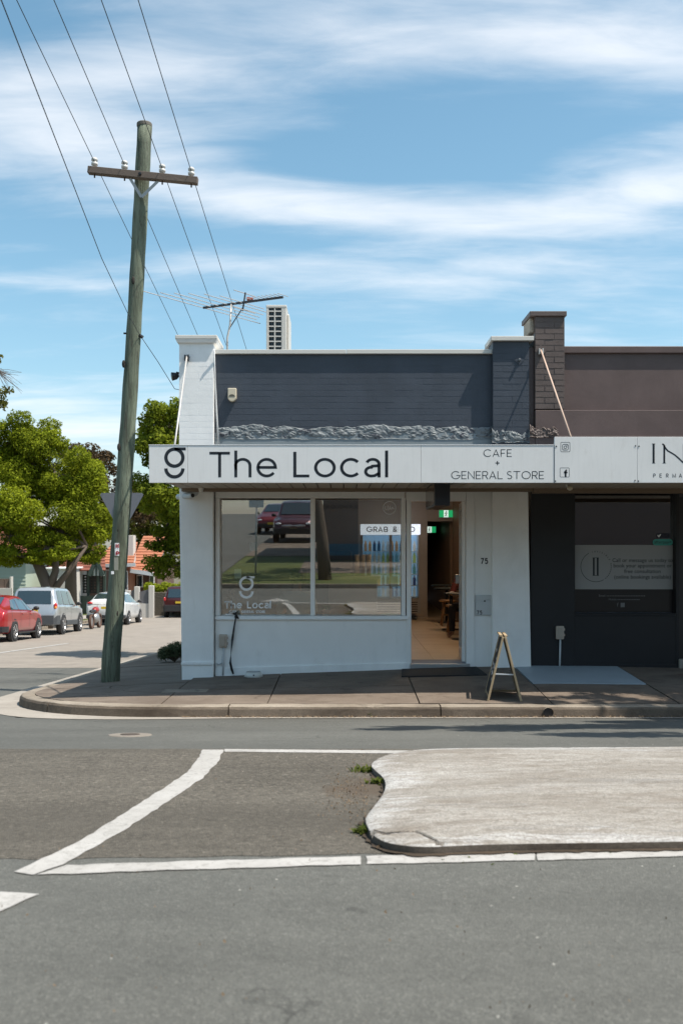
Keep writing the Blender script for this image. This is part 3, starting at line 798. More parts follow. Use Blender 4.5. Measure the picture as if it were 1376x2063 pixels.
m_tim = M('stained_timber', (.20, .145, .10), .6, .2, 3, stretch=(1, 8, 8))
m_soffit = M('soffit_boards', (.42, .36, .29), .6, .1)
m_metal = M('dull_steel', (.38, .38, .38), .45, .12, metal=.7)
m_galv = M('galvanised_rod', (.55, .53, .50), .5, .15, metal=.3)
m_beigepl = M('beige_plastic', (.48, .40, .33), .45, .08)
m_greypl = M('pale_grey_plastic', (.55, .57, .58), .4, .05)
m_blackpl = M('black_plastic', (.012, .012, .014), .35, .1)
m_glass = glass('shop_glass', .215, (.84, .86, .84))
m_pane2 = glass('tinted_glass', .22, (.30, .31, .33))
m_ceil = M('interior_white', (.60, .56, .50), .8, .04)
m_intwall = painted('interior_wall', (.40, .31, .235), rough=.8, bump=.05, var=.04)

YW, YP = 12.5, 12.4
fx = lambda px, Y=YW: (px - CX) * Y / F
fz = lambda py, Y=YW: CAMZ - (py - HZ) * Y / F

cafe = thing('corner_cafe', (0, 12.5, -.2), 'white and slate corner cafe building with parapet, shopfront window and open door', 'building')

# bricks under the paint
def brick_wall(name, mat, parent, x0, x1, yf, yb, z0, z1, course=.0765, blen=.238, proud=.0008, mortar=.006, rows_from=None, jit=.0005):
    "wall body with every brick standing proud of recessed joints"
    wall = box(name, mat, parent, x0, x1, yf + proud, yb, z0, z1, 0)
    rb = random.Random(int(abs(x0) * 1000) + 5)
    zb0 = z0 if rows_from is None else rows_from
    n = max(1, round((z1 - zb0) / course)); ch = (z1 - zb0) / n
    protos = {}
    for i in range(n):
        x = x0 - (0 if i % 2 == 0 else blen / 2)
        while x < x1 - .02:
            a, b = max(x, x0), min(x + blen, x1)
            if b - a > .03:
                wd = round(b - a - mortar, 3)
                if wd not in protos:
                    me = MB(); h = ch / 2 - mortar / 2; e = .0025
                    me.add([(-wd / 2, 0.01, -h), (wd / 2, 0.01, -h), (wd / 2, 0.01, h), (-wd / 2, 0.01, h), (-wd / 2 + e, -proud, -h + e), (wd / 2 - e, -proud, -h + e), (wd / 2 - e, -proud, h - e), (-wd / 2 + e, -proud, h - e)],
                           [(4, 5, 6, 7), (0, 1, 5, 4), (1, 2, 6, 5), (2, 3, 7, 6), (3, 0, 4, 7)])
                    mm = bpy.data.meshes.new('brick'); mm.from_pydata(me.v, [], me.f); mm.materials.append(mat); protos[wd] = mm
                o = bpy.data.objects.new('brick', protos[wd]); link(o); o.parent = wall; ORG[o.name] = org(wall)
                og = org(wall)
                o.location = ((a + b) / 2 - og.x, yf + proud - og.y + rb.uniform(-jit, jit), zb0 + (i + .5) * ch - og.z)
                o.rotation_euler = (rb.uniform(-.004, .004), 0, rb.uniform(-.002, .002))
            x += blen
    return wall

# left pillar: plain leaning shaft with brick courses above the awning
xl0, xl1, xr = fx(361, YP), fx(367, YP), fx(430, YP)
MB().hexa([(xl1, YP + .006, -.6), (xr, YP + .006, -.6), (xr, 12.95, -.6), (xl1, 12.95, -.6)], [(xl0, YP + .006, 2.2), (xr, YP + .006, 2.2), (xr, 12.95, 2.2), (xl0, 12.95, 2.2)]).build('pillar', m_white, cafe, bevel=.012)
brick_wall('pillar', m_white, cafe, xl0, xr, YP, 12.95, 2.2, fz(690, YP), jit=.0004, proud=.0006)
capx = MB(); capx.hexa([(xl0 - .02, YP - .03, fz(691, YP)), (xr + .03, YP - .03, fz(691, YP)), (xr + .03, 13, fz(691, YP)), (xl0 - .02, 13, fz(691, YP))], [(xl0 - .04, YP - .05, fz(684, YP)), (xr + .05, YP - .05, fz(684, YP)), (xr + .05, 13.02, fz(684, YP)), (xl0 - .04, 13.02, fz(684, YP))])
capx.build('pillar_cap', m_white2, cafe, bevel=.006)
box('pillar_cap', m_cream, cafe, xl0 - .042, xr + .052, YP - .053, 13.03, fz(684, YP) + .001, fz(676, YP), .006)
# plinth line
box('pillar_band', m_white, cafe, xl1 - .012, xr + .004, YP - .014, 12.5, fz(1340, YP), fz(1334, YP), .004)
# parapet of painted brick
xw0, xw1 = xr + .002, fx(992)
par = brick_wall('parapet_wall', m_slate, cafe, xw0, xw1, YW, 12.74, 2.2, fz(713), rows_from=fz(872))
box('parapet_capping', m_cream, cafe, fx(434), fx(698) - .002, YW - .045, 12.80, fz(713) - .002, fz(705), .004)
box('parapet_capping', m_cream, cafe, fx(698) + .002, xw1 - .002, YW - .045, 12.80, fz(713) - .001, fz(705) + .002, .004)
box('paint_strip', m_strip, cafe, xw0 + .004, xw1 - .002, YW - .006, YW + .004, 2.4, fz(872), 0)
# hacked render ledge
def ledge(name, mat, x0, x1, zt, zb, Y, depth, seed, parent, nx=220, nz_=12):
    rr = np.random.default_rng(seed)
    def fbm(n, octs):
        out = np.zeros(n); 
        for o_, amp in octs:
            k = rr.uniform(-1, 1, max(4, int(o_)) + 2); out += amp * np.interp(np.linspace(0, len(k) - 1, n), range(len(k)), k)
        return out
    prof = fbm(nx, [(7, .5), (18, .5), (50, .35), (110, .2)])
    topo = fbm(nx, [(5, .6), (14, .5), (60, .2)])
    def grid2(a, b):
        k_ = rr.uniform(-1, 1, (a, b)); t1 = np.array([np.interp(np.linspace(0, b - 1, nz_), range(b), r_) for r_ in k_]); return np.array([np.interp(np.linspace(0, a - 1, nx), range(a), t1[:, q_]) for q_ in range(nz_)]).T
    g2 = grid2(max(6, nx // 2), nz_); g3 = grid2(max(5, nx // 5), 6); g3_ = np.repeat(np.repeat(rr.uniform(-1, 1, (nx // 4 + 1, nz_ // 3 + 1)), 4, 0), 3, 1)[:nx, :nz_]
    mb = MB(); vs = []
    for i in range(nx):
        x = x0 + (x1 - x0) * i / (nx - 1)
        zt_ = zt + .055 * topo[i]; zb_ = zb + .012 * prof[i]
        for j in range(nz_):
            v = j / (nz_ - 1)
            d = depth * (math.sin(math.pi * min(1, .12 + v * .92)) ** .6) * (.42 + .58 * v) * (1 + .45 * prof[i])
            if j in (0,): d = -.01
            if j == nz_ - 1: d = depth * .7
            dd = d + (depth * (.30 * g2[i, j] + .62 * g3[i, j]) if 0 < j < nz_ - 1 else 0)
            vs.append((x, Y - max(-.01, dd), zt_ + (zb_ - zt_) * v))
        vs.append((x, Y + .01, zb_ + .004))
    m = nz_ + 1
    fs = [(i * m + j, (i + 1) * m + j, (i + 1) * m + j + 1, i * m + j + 1) for i in range(nx - 1) for j in range(m - 1)]
    fs += [tuple(range(m)), tuple(reversed(range((nx - 1) * m, nx * m)))]
    mb.add(vs, fs)
    return mb.build(name, mat, parent)
ledge('rough_ledge', m_slate2, xw0 + .02, xw1 - .002, fz(860), fz(885), YW, .017, 4, cafe, 320, 14)
# right slate pier
xp0, xp1 = fx(993, YP), fx(1066, YP)
brick_wall('pier', m_slate, cafe, xp0, xp1, YP, 12.8, 2.2, fz(687, YP), jit=.0006, proud=.0015)
ledge('rough_ledge', m_slate2, xp0 - .01, xp1 + .01, fz(868, YP), fz(892, YP), YP, .018, 9, cafe, 60, 10)
box('pier_cap', m_cream, cafe, xp0 - .03, xp1 + .05, YP - .05, 12.9, fz(687, YP), fz(678, YP), .005)
# lower pier (white), slightly spreading to the ground
xa0, xa1, xa2 = fx(992, YP), fx(1064, YP), fx(1071, YP)
MB().hexa([(xa0, YP, -.4), (xa2, YP, -.4), (xa2, 12.95, -.4), (xa0, 12.95, -.4)], [(xa0, YP, 2.198), (xa1, YP, 2.198), (xa1, 12.95, 2.198), (xa0, 12.95, 2.198)]).build('pier', m_white, cafe, bevel=.01)
# side wall, roof, rear
box('side_wall', m_white, cafe, xl1 + .002, xl1 + .2, 12.96, 30, -1.6, 3.75, 0)
box('roof', m_metal, cafe, xl1 + .21, 2.3, 12.75, 30, 3.45, 3.6, 0)
box('rear_wall', m_intwall, cafe, xl1 + .21, 2.45, 29.6, 29.9, -.3, 3.44, 0)
box('party_wall', m_intwall, cafe, 2.42, 2.56, 12.96, 29.6, -.3, 3.44, 0)
# interior shell
def floor_mat():
    m, nt, b = mk('cafe_floor'); c = pos(nt)
    k = ramp(nt, nz(nt, c, 2, 6, .6), [(.3, (.46, .33, .22)), (.7, (.56, .42, .29))])
    k = mixc(nt, ramp(nt, nz(nt, c, 70, 4, .7), [(.56, 0), (.68, .55)]), k, (.14, .10, .075))
    nt.links.new(k, b.inputs['Base Color']); b.inputs['Roughness'].default_value = .35
    return m
m_floor = floor_mat()
fl = box('floor', M('grout', (.14, .11, .085), .8), cafe, -1.80, 2.41, 12.62, 29.55, -.25, -.006, 0)
rows = 0
tile_me = {}
for j in range(14):
    for i in range(7):
        x0 = -1.79 + i * .6; x1 = min(x0 + .594, 2.405); y0 = 12.64 + j * .6; y1 = y0 + .594
        o = MB().box(x0, x1, y0, y1, -.02, .0).build('floor_tile', m_floor, fl, fix=False)
box('floor_rear', m_floor, cafe, -1.79, 2.405, 21.05, 29.54, -.004, .0, 0)
m_lining = painted('dim_shade_paint', (.10, .09, .082), rough=.8, bump=.05, var=.05)  # added dark sheets paint the room's dimness onto its walls
box('shade_lining', m_lining, cafe, -1.799, -1.78, 12.98, 21.19, .001, 2.74, 0)
box('shade_lining', m_lining, cafe, -1.779, fx(722, 21.0), 21.17, 21.198, .001, 2.73, 0)
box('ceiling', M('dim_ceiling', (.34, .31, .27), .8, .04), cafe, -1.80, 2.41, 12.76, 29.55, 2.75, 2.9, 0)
# back wall of the front room with the passage opening
xo = fx(861, 21.2)
box('partition', m_intwall, cafe, -1.80, xo, 21.2, 21.4, 0, 2.74, 0)
box('partition', m_intwall, cafe, xo + .002, 2.41, 21.2, 21.4, fz(1050, 21.2), 2.739, 0)
m_bat = M('timber_batten', (.23, .13, .07), .5, .25, 2, stretch=(6, 6, .6))
for i in range(26):
    y = 17.6 + i * .14
    box('batten', m_bat, cafe, 2.36, 2.42, y, y + .09, 0, 2.7, 0)
for i in range(30):
    y = 21.5 + i * .24
    box('batten', m_bat, cafe, 2.34, 2.42, y, y + .12, 0, 2.7, 0)
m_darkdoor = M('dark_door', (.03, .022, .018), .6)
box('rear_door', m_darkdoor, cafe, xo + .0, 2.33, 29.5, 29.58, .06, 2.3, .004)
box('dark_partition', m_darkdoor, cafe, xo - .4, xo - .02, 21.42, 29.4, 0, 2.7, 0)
m_daygap = M('daylight_gap', (.9, .95, 1), .5, .0, emis=1.4)
box('daylight_gap', m_daygap, cafe, xo + .02, 2.2, 29.47, 29.49, .005, .05, 0)

# awning beam and front joinery
box('awning_beam', m_tim, cafe, xl0 + .05, 2.36, 12.26, 12.39, 2.155, 2.24, .004)
# shopfront
YJ = 12.52
x0, x1 = fx(434), fx(815)
box('stall_riser', m_white2, cafe, x0, fx(820), YW, 12.66, -.12, fz(1247), .003)
skirt = MB(); zz0 = lambda x: float(np.interp(x, [a for a, b in ZW], [b for a, b in ZW])) - .02
skirt.hexa([(x0, YW - .022, zz0(x0)), (fx(826), YW - .022, zz0(fx(826))), (fx(826), YW, zz0(fx(826))), (x0, YW, zz0(x0))], [(x0, YW - .022, fz(1346)), (fx(826), YW - .022, fz(1335)), (fx(826), YW, fz(1335)), (x0, YW, fz(1346))])
skirt.build('skirting', m_white, cafe, bevel=.006)
box('riser_base', m_white, cafe, x0, fx(826), YW + .002, 12.7, -.5, -.121, 0)
wf = thing('window_frame', (0, 12.5, 0)); wf.parent = cafe; wf.location = (0, 0, .2)
ORG[wf.name] = Vector((0, 12.5, 0))
zs, zt = fz(1241), fz(1003)
MB().hexa([(x0, YW - .05, fz(1248)), (fx(822), YW - .05, fz(1248)), (fx(822), 12.7, fz(1248)), (x0, 12.7, fz(1248))], [(x0, YW - .03, zs), (fx(822), YW - .03, zs), (fx(822), 12.7, zs + .004), (x0, 12.7, zs + .004)]).build('sill', m_white2, wf, bevel=.004)
box('head', m_white2, wf, x0, fx(815), YW - .01, 12.7, zt, fz(990), .006)
box('head_trim', m_white2, wf, x0 - .0, fx(950), YW - .02, 12.7, fz(990) + .001, fz(983), .004)
for a, b in ((434, 443), (625.5, 634.5), (809, 817)):
    box('mullion', m_white2, wf, fx(a), fx(b), YW - .005, 12.66, zs + .002, zt - .001, .005)
for a, b in ((443, 626), (634, 809)):
    MB().hexa([(fx(a), 12.608, zs), (fx(b), 12.608, zs), (fx(b), 12.614, zs), (fx(a), 12.614, zs)], [(fx(a), 12.596, zt), (fx(b), 12.596, zt), (fx(b), 12.602, zt), (fx(a), 12.602, zt)]).build('pane', m_glass, wf)
gy = lambda py: 12.608 - .012 * (fz(py) - zs) / (zt - zs) - .004
# decals on the glass
dec = m_inkw
g_logo(fx(480), fz(1207), .185, gy(1185), dec, wf, 'emblem')
letters('The Local', fx(450), fz(1227), .092, gy(1220), dec, wf, w=.17, sp=.12, width=.59)
letters('CAFE + GENERAL STORE', fx(460), fz(1236.5), .034, gy(1233), dec, wf, w=.21, sp=.12, width=.455, join=True, name='lettering')
hal = MB(); hx, hz_ = fx(785.5), fz(1022.5); fnn = lambda a, b: (hx + a, gy(1022), hz_ + b)
ribbon(hal, arc(0, 0, .080, .080, 0, 360, 40), .006, fnn)
for st in ([(-.052, .022), (-.056, -.012), (-.04, -.024), (-.024, -.014), (-.02, .03)], [(-.02, -.03), (-.004, -.018), (.008, .028), (.004, -.006), (.018, -.016), (.03, -.010)], [(.03, -.010), (.044, .0), (.034, .006), (.026, -.002), (.046, -.012), (.058, -.012)]):
    ribbon(hal, st, .006, fnn)
hal.build('round_decal', dec, wf, fix=False)
box('paper_notice', M('white_paper', (.8, .8, .8), .8, .02), wf, fx(788), fx(802), 12.63, 12.632, fz(1183), fz(1162), 0)
box('paper_notice', M('white_paper', (.8, .8, .8), .8, .02), wf, fx(470), fx(484), 12.63, 12.632, fz(1166), fz(1147), 0)
box('paper_notice', M('grey_paper', (.4, .42, .46), .8, .05), wf, fx(501), fx(517), 12.63, 12.632, fz(1110), fz(1092), 0)

# door frame, recess board, door
df = thing('door_frame', (0, 12.5, 0)); df.parent = cafe; df.location = (0, 0, .2); ORG[df.name] = Vector((0, 12.5, 0))
box('jamb', m_white2, df, fx(819), fx(827), YW - .015, 12.68, -.10, fz(1009), .004)
box('jamb', m_white2, df, fx(939), fx(955), YW - .015, 12.68, -.06, fz(990), .004)
box('jamb_stop', m_white2, df, fx(827) + .001, fx(829), YW + .03, 12.68, .0, fz(1010), .002)
box('door_head', m_white2, df, fx(818), fx(938.5), YW - .012, 12.68, fz(1009) + .001, fz(990), .005)
box('threshold', m_metal, df, fx(827), fx(946), YW - .05, 12.66, -.12, .006, .004)
box('door_step', M('blue_grey_step', (.20, .23, .29), .7, .15), df, fx(826), fx(944), YW + .03, 12.9, -.02, .012, .003)
box('recess_board', m_white2, cafe, fx(955), fx(993), YW + .02, 12.7, -.3, fz(990), .003)
for pxa in (966, 979): pass
letters('75', fx(969), fz(1136), .072, YW + .016, m_ink, cafe, w=.2, sp=.3, width=.088)
door = thing('glass_door', (fx(940), 12.66, .01)); door.parent = cafe; door.location = (fx(940), .16, .21)
ORG[door.name] = Vector((fx(940), 12.66, .01))
ang = math.radians(86)
def dl(a, b, t0, t1, z0, z1):
    "piece of the opened leaf: a..b along the leaf, t across"
    c, s = math.cos(ang), math.sin(ang); q = lambda u, t, z: (fx(940) + u * c - t * s, 12.66 + u * s + t * c, z)
    return MB().hexa([q(a, t0, z0), q(b, t0, z0), q(b, t1, z0), q(a, t1, z0)], [q(a, t0, z1), q(b, t0, z1), q(b, t1, z1), q(a, t1, z1)])
dl(0, .06, 0, .04, .012, 2.05).build('stile', m_white2, door, bevel=.003)
dl(.70, .76, 0, .04, .012, 2.05).build('stile', m_white2, door, bevel=.003)
dl(.062, .698, 0, .04, .012, .14).build('rail', m_white2, door, bevel=.003)
dl(.062, .698, 0, .04, 1.97, 2.049).build('rail', m_white2, door, bevel=.003)
dl(.061, .699, .016, .024, .141, 1.969).build('pane', m_glass, door)
dl(.715, .735, .042, .09, .98, 1.10).build('door_handle', m_metal, door, bevel=.006)
# letterbox set in the recess board
lb = thing('letterbox', (fx(974), YW, .8), 'pale grey letterbox numbered 75 set low beside the cafe door', 'letterbox')
YB = YW - .0
box('body', m_greypl, lb, fx(958), fx(992), YB - .012, YW + .022, fz(1240), fz(1199), .004)
box('flap', m_greypl, lb, fx(959.5), fx(990.5), YB - .020, YB - .013, fz(1208), fz(1200.5), .002)
box('door', m_greypl, lb, fx(959.5), fx(990.5), YB - .018, YB - .013, fz(1238.5), fz(1209.5), .002)
MB().lathe([(.001, -.006), (.011, -.004), (.011, .004)], c=(fx(976), YB - .02, fz(1211)), axis='y', n=12).build('lock', m_blackpl, lb)
letters('75', fx(960.5), fz(1238), .050, YB - .0195, m_ink, lb, w=.2, sp=.35, width=.062)

# ------------------------------------------------------------------ awnings and sign boards
YS = 10.38
sx = lambda px: (px - CX) * YS / F
sz = lambda py: CAMZ - (py - HZ) * YS / F
aw = thing('awning', (0, 11.4, 2.1), 'flat suspended awning with boarded soffit between the cafe front and its sign board', 'awning')
box('deck', m_metal, aw, sx(303), 7.0, YS + .06, 12.498, sz(950), sz(940), 0)
for i in range(60):
    xx = sx(304) + i * .155
    if xx > 7: break
    box('soffit_board', m_soffit, aw, xx + .004, xx + .147, YS + .055, 12.25, sz(973) + .06, sz(973) + .078, .003)
box('fascia_batten', m_tim, aw, sx(303), 7.0, YS + .036, YS + .054, sz(971), sz(900), 0)
sg = thing('shop_sign', (0, YS, sz(972)), 'long white sign board with ring emblem and large black lettering above the cafe front', 'sign')
for a, b in ((300, 378), (378, 848), (848, 1116.5)):
    box('panel', m_sign, sg, sx(a) + .0012, sx(b) - .0012, YS, YS + .034, sz(972.5), sz(897), .002)
box('edge_trim', M('white_trim', (.75, .75, .75), .4, .03), sg, sx(299.5), sx(1116), YS - .004, YS + .036, sz(897) + .001, sz(895.5), .001)
g_logo(sx(331), sz(964), sx(372) - sx(331), YS - .0009, m_ink, sg)
letters('The', sx(422), sz(961.5), sz(910) - sz(961.5), YS - .0009, m_ink, sg, w=.108, sp=.165, width=sx(558) - sx(422))
letters('Local', sx(591), sz(961.5), sz(910) - sz(961.5), YS - .0009, m_ink, sg, w=.108, sp=.15, width=sx(782) - sx(591))
letters('CAFE', sx(974), sz(920), sz(905) - sz(920), YS - .0009, m_ink, sg, w=.085, sp=.16, width=sx(1031) - sx(974))
letters('+', sx(996.5), sz(939.5), .085, YS - .0009, m_ink, sg, w=.11, sp=.1)
letters('GENERAL', sx(909), sz(965), sz(949) - sz(965), YS - .0009, m_ink, sg, w=.085, sp=.14, width=sx(1013) - sx(909))
letters('STORE', sx(1021), sz(965), sz(949) - sz(965), YS - .0009, m_ink, sg, w=.085, sp=.14, width=sx(1096) - sx(1021))
sg2 = thing('studio_sign', (3, YS, sz(972)), 'white sign board with two social icons and thin serif capitals, right of the cafe sign', 'sign')
for a, b in ((1117, 1283.5), (1283.5, 1480), (1480, 1700)):
    box('panel', m_sign, sg2, sx(a) + .0012, sx(b) - .0012, YS - .006, YS + .034, sz(972.5), sz(880), .002)
Y2 = YS - .0069
for px_, py_ in ((1120.5, 899), (1119, 969), (1280, 898), (1287, 899), (1279, 968), (1286, 969)):
    MB().lathe([(.001, -.004), (.007, -.003), (.007, .002)], c=(sx(px_), YS - .007, sz(py_)), axis='y', n=10).build('screw', m_blackpl, sg2)
def rrect(x0, x1, z0, z1, r):
    return arc(x1 - r, z1 - r, r, r, 0, 90, 6) + arc(x0 + r, z1 - r, r, r, 90, 180, 6) + arc(x0 + r, z0 + r, r, r, 180, 270, 6) + arc(x1 - r, z0 + r, r, r, 270, 360, 6)
def closed(l): return l + [l[0]]
fs2 = lambda a, b: (a, Y2, b)
ic = MB()
ribbon(ic, closed(rrect(sx(1129.5), sx(1148), sz(910), sz(891), .010)), .004, fs2)
ribbon(ic, closed(rrect(sx(1133), sx(1144.5), sz(906.5), sz(895), .014)), .0055, fs2)
ribbon(ic, arc(sx(1138.7), sz(900.8), .0145, .0145, 0, 360, 24), .0055, fs2)
ribbon(ic, arc(sx(1142), sz(897.2), .002, .002, 0, 360, 8), .003, fs2)
ic.build('camera_icon', m_ink, sg2, fix=False)
ic = MB()
ribbon(ic, closed(rrect(sx(1128), sx(1146.5), sz(961), sz(942.5), .010)), .004, fs2)
ribbon(ic, [(sx(1139.2), sz(961)), (sx(1139.2), sz(950))] + arc(sx(1142), sz(950), sx(1142) - sx(1139.2), .014, 180, 95, 6), .018, fs2)
ribbon(ic, [(sx(1135.7), sz(952)), (sx(1143), sz(952))], .013, fs2)
ic.build('letter_icon', m_ink, sg2, fix=False)
# serif capitals I and N
def serif_I(x, mb, zb=933, zt_=894):
    ribbon(mb, [(sx(x), sz(zb)), (sx(x), sz(zt_))], .022, fs2)
    for zz in (zb, zt_): ribbon(mb, [(sx(x - 3.4), sz(zz)), (sx(x + 3.4), sz(zz))], .005, fs2)
mb = MB(); serif_I(1316.5, mb); mb.build('letter', m_ink, sg2, fix=False)
mb = MB()
ribbon(mb, [(sx(1338), sz(933)), (sx(1338), sz(897))], .019, fs2)
ribbon(mb, [(sx(1334.5), sz(933)), (sx(1341.5), sz(933))], .005, fs2)
ribbon(mb, [(sx(1334), sz(894)), (sx(1337), sz(896)), (sx(1340), sz(902)), (sx(1345), sz(908)), (sx(1352), sz(912)), (sx(1360), sz(917)), (sx(1368), sz(924)), (sx(1376), sz(932))], .015, fs2)
ribbon(mb, [(sx(1377), sz(933)), (sx(1377), sz(894))], .012, fs2)
mb.build('letter', m_ink, sg2, fix=False)
for i, ch in enumerate('PERMA'):
    letters(ch, sx(1315.5 + i * 13.0), sz(962), sz(954) - sz(962), Y2, m_ink, sg2, w=.13, sp=.1)

# tie rods holding the awning
for n_, (a, b, lab) in enumerate((((377, 719, YP), (352, 896, YS + .15), 'thin white tie rod from the white pillar down to the cafe sign'),
                              ((1089, 706, YP), (1150, 880, YS + .15), 'rusty pale tie rod from the brown pier down to the studio sign'))):
    A, B = W(*a), W(*b); t = thing('tie_rod', A, lab, 'tie rod')
    MB().tube([A + Vector((0, -.03, 0)), B], .011, 8).build('rod', m_galv if n_ == 0 else M('rusty_rod', (.50, .36, .28), .7, .35, 20), t, smooth=True)
    mb = MB(); r = .035 if n_ == 0 else .075
    mb.add([(A.x - r, A.y - .006, A.z), (A.x, A.y - .006, A.z - r), (A.x + r, A.y - .006, A.z), (A.x, A.y - .006, A.z + r), (A.x - r, A.y + .01, A.z), (A.x, A.y + .01, A.z - r), (A.x + r, A.y + .01, A.z), (A.x, A.y + .01, A.z + r)],
           [(0, 1, 2, 3), (0, 4, 5, 1), (1, 5, 6, 2), (2, 6, 7, 3), (3, 7, 4, 0)]).build('anchor_plate', m_metal if n_ == 0 else m_brown2, t)
    mb = MB(); 
    for s_ in (-1, 1): mb.box(A.x + s_ * .02 - .008, A.x + s_ * .02 + .008, A.y - .055, A.y - .006, A.z - .05, A.z + .02)
    mb.build('clevis', m_blackpl if n_ == 0 else m_galv, t)
an = thing('wall_anchor', W(1046, 725, YP), 'empty diamond anchor plate with bolt on the slate pier', 'anchor plate')
A = W(1046, 725, YP); r = .06
MB().add([(A.x - r, A.y - .008, A.z), (A.x, A.y - .008, A.z - r), (A.x + r, A.y - .008, A.z), (A.x, A.y - .008, A.z + r), (A.x - r, A.y + .01, A.z), (A.x, A.y + .01, A.z - r), (A.x + r, A.y + .01, A.z), (A.x, A.y + .01, A.z + r)], [(0, 1, 2, 3), (0, 4, 5, 1), (1, 5, 6, 2), (2, 6, 7, 3), (3, 7, 4, 0)]).build('plate', m_slate, an)
MB().lathe([(.001, -.05), (.016, -.045), (.018, -.01)], c=A, axis='y', n=10).build('bolt', m_slate2, an)

# ------------------------------------------------------------------ the dark studio next door
st = thing('brown_studio', (4, 12.5, -.1), 'brown painted shop with chimney pier above and black shopfront below, right of the cafe', 'building')
chx0, chx1 = fx(1078, YP), fx(1137.5, YP)
brick_wall('chimney_pier', m_brown2, st, chx0, chx1, YP, 12.9, fz(826), fz(637, YP), course=.072, proud=.004, jit=.0025)
box('chimney_cap', m_brown2, st, chx0 - .07, chx1 + .022, YP - .03, 12.95, fz(637, YP) + .001, fz(627, YP), .006)
MB().box(chx0 - .055, chx0 - .001, 12.47, 12.88, fz(670), fz(637, YP)).build('broken_edge', M('pale_mortar', (.42, .37, .30), .9, .3, 20, bump=1, bscale=30, bdist=.02), st, bevel=.01)
box('pier_side', m_brown, st, xp1 + .004, chx0 - .002, 12.46, 12.9, fz(870), fz(700), .006)
box('upper_wall', m_brown, st, chx1 + .001, 7, 12.5, 12.8, fz(826) - .02, fz(712), .0)
box('wall_coping', m_brown, st, chx1 + .002, 7, 12.46, 12.85, fz(712) + .001, fz(698), .008)
box('lower_band', m_brown, st, chx0 + .001, 7, YP - .02, 12.8, 2.2, fz(826, YP - .02) - .0, .004)
box('lower_band', m_brown, st, xp1 + .003, chx0 - .0, YP - .012, 12.8, 2.2, fz(872), .004)
ledge('rough_ledge', m_brown2, xp1 + .004, fx(1120), fz(862, YP), fz(881, YP), YP - .02, .025, 15, st, 50, 10)
box('band_ledge', m_brown2, st, fx(1112), 7, YP - .05, YP - .02, fz(882, YP), fz(879, YP), .003)
# shopfront
box('wall', m_black, st, xa2 + .004, fx(1156), YW - .03, 12.8, -.3, 2.198, .004)
box('stall_riser', m_black, st, fx(1156) + .001, fx(1365), YW - .01, 12.7, -.3, fz(1240), .004)
box('plinth', m_black, st, fx(1157), fx(1364), YW - .03, YW - .011, -.3, fz(1338), .004)
swf = thing('window_frame', (0, 12.5, 0)); swf.parent = st; swf.location = (-4, 0, .1); ORG[swf.name] = Vector((0, 12.5, 0))
box('mullion', m_black, swf, fx(1156) + .001, fx(1158), YW - .015, 12.64, fz(1240) + .001, fz(989), .003)
box('mullion', m_black, swf, fx(1361.5), fx(1368), YW - .015, 12.64, -.3, fz(989), .003)
box('head', m_black, swf, fx(1156), fx(1480), YW - .012, 12.64, fz(989) + .001, 2.2, .003)
box('sill', m_black, swf, fx(1158) + .001, fx(1361), YW - .02, 12.64, fz(1240) + .001, fz(1236), .003)
box('pane', m_pane2, swf, fx(1158) + .001, fx(1361), 12.60, 12.606, fz(1236) + .001, fz(989.5), 0)
m_film = M('grey_window_film', (.30, .295, .285), .42, .04, 2)
box('window_film', m_film, swf, fx(1158.5), fx(1360.5), 12.594, 12.597, fz(1188), fz(1098), 0)
box('black_film', M('black_film', (.006, .006, .009), .3, .05), swf, fx(1158.5), fx(1360.5), 12.594, 12.597, fz(1235), fz(1188) - .001, 0)
Yt = 12.591
mb = MB(); ft = lambda a, b: (a, Yt, b); ecx, ecz = fx(1204.5), fz(1142)
ribbon(mb, arc(ecx, ecz, .192, .192, 118, 300, 40), .006, ft)
for dx_ in (-4, 4):
    x = fx(1204 + dx_); ribbon(mb, [(x, fz(1160)), (x, fz(1124))], .022, ft)
for zz in (1160, 1124): ribbon(mb, [(fx(1197.5), fz(zz)), (fx(1210.5), fz(zz))], .006, ft)
for k, ch in enumerate('INVISIBLE'):
    a = math.radians(104 - k * 9.5); cx_, cz_ = ecx + .192 * math.cos(a), ecz + .192 * math.sin(a); t_ = a - math.pi / 2
    stq, adv = ({'V': ([[(0, 1), (.35, 0), (.7, 1)]], .7)}.get(ch) or glyph(ch, .16))
    for line in stq:
        ribbon(mb, [((p[0] - adv / 2), p[1] - .5) for p in line], .16, lambda q, r_, c1=math.cos(t_), s1=math.sin(t_): (cx_ + (q * c1 - r_ * s1) * .020, Yt, cz_ + (q * s1 + r_ * c1) * .020))
for k in range(9):
    a = math.radians(10 - k * 7.5); cx_, cz_ = ecx + .192 * math.cos(a), ecz + .192 * math.sin(a)
    ribbon(mb, [(cx_ - .007, cz_), (cx_ + .007, cz_ + .003)], .009, ft)
mb.build('round_emblem', m_ink, swf, fix=False)
for s_, y_ in (('Call or message us today to', 1132.5), ('book your appointment or', 1143.5), ('free consultation', 1155), ('(online bookings available)', 1166.5)):
    bfont(s_, fx(1299), fz(y_), .068, Yt, m_ink, swf, 'CENTER')
m_dimw = M('grey_vinyl', (.16, .16, .16), .6, .05)
bfont('Email:', fx(1210), fz(1203), .038, Yt, m_dimw, swf)
mb = MB()
for k in range(24): ribbon(mb, [(fx(1226 + k * 3.3), fz(1201.5)), (fx(1226 + k * 3.3 + 2), fz(1201.5))], .010, ft)
for k in range(14): ribbon(mb, [(fx(1248 + k * 3.3), fz(1209)), (fx(1248 + k * 3.3 + 2), fz(1209))], .010, ft)
mb.build('small_print', m_dimw, swf, fix=False)
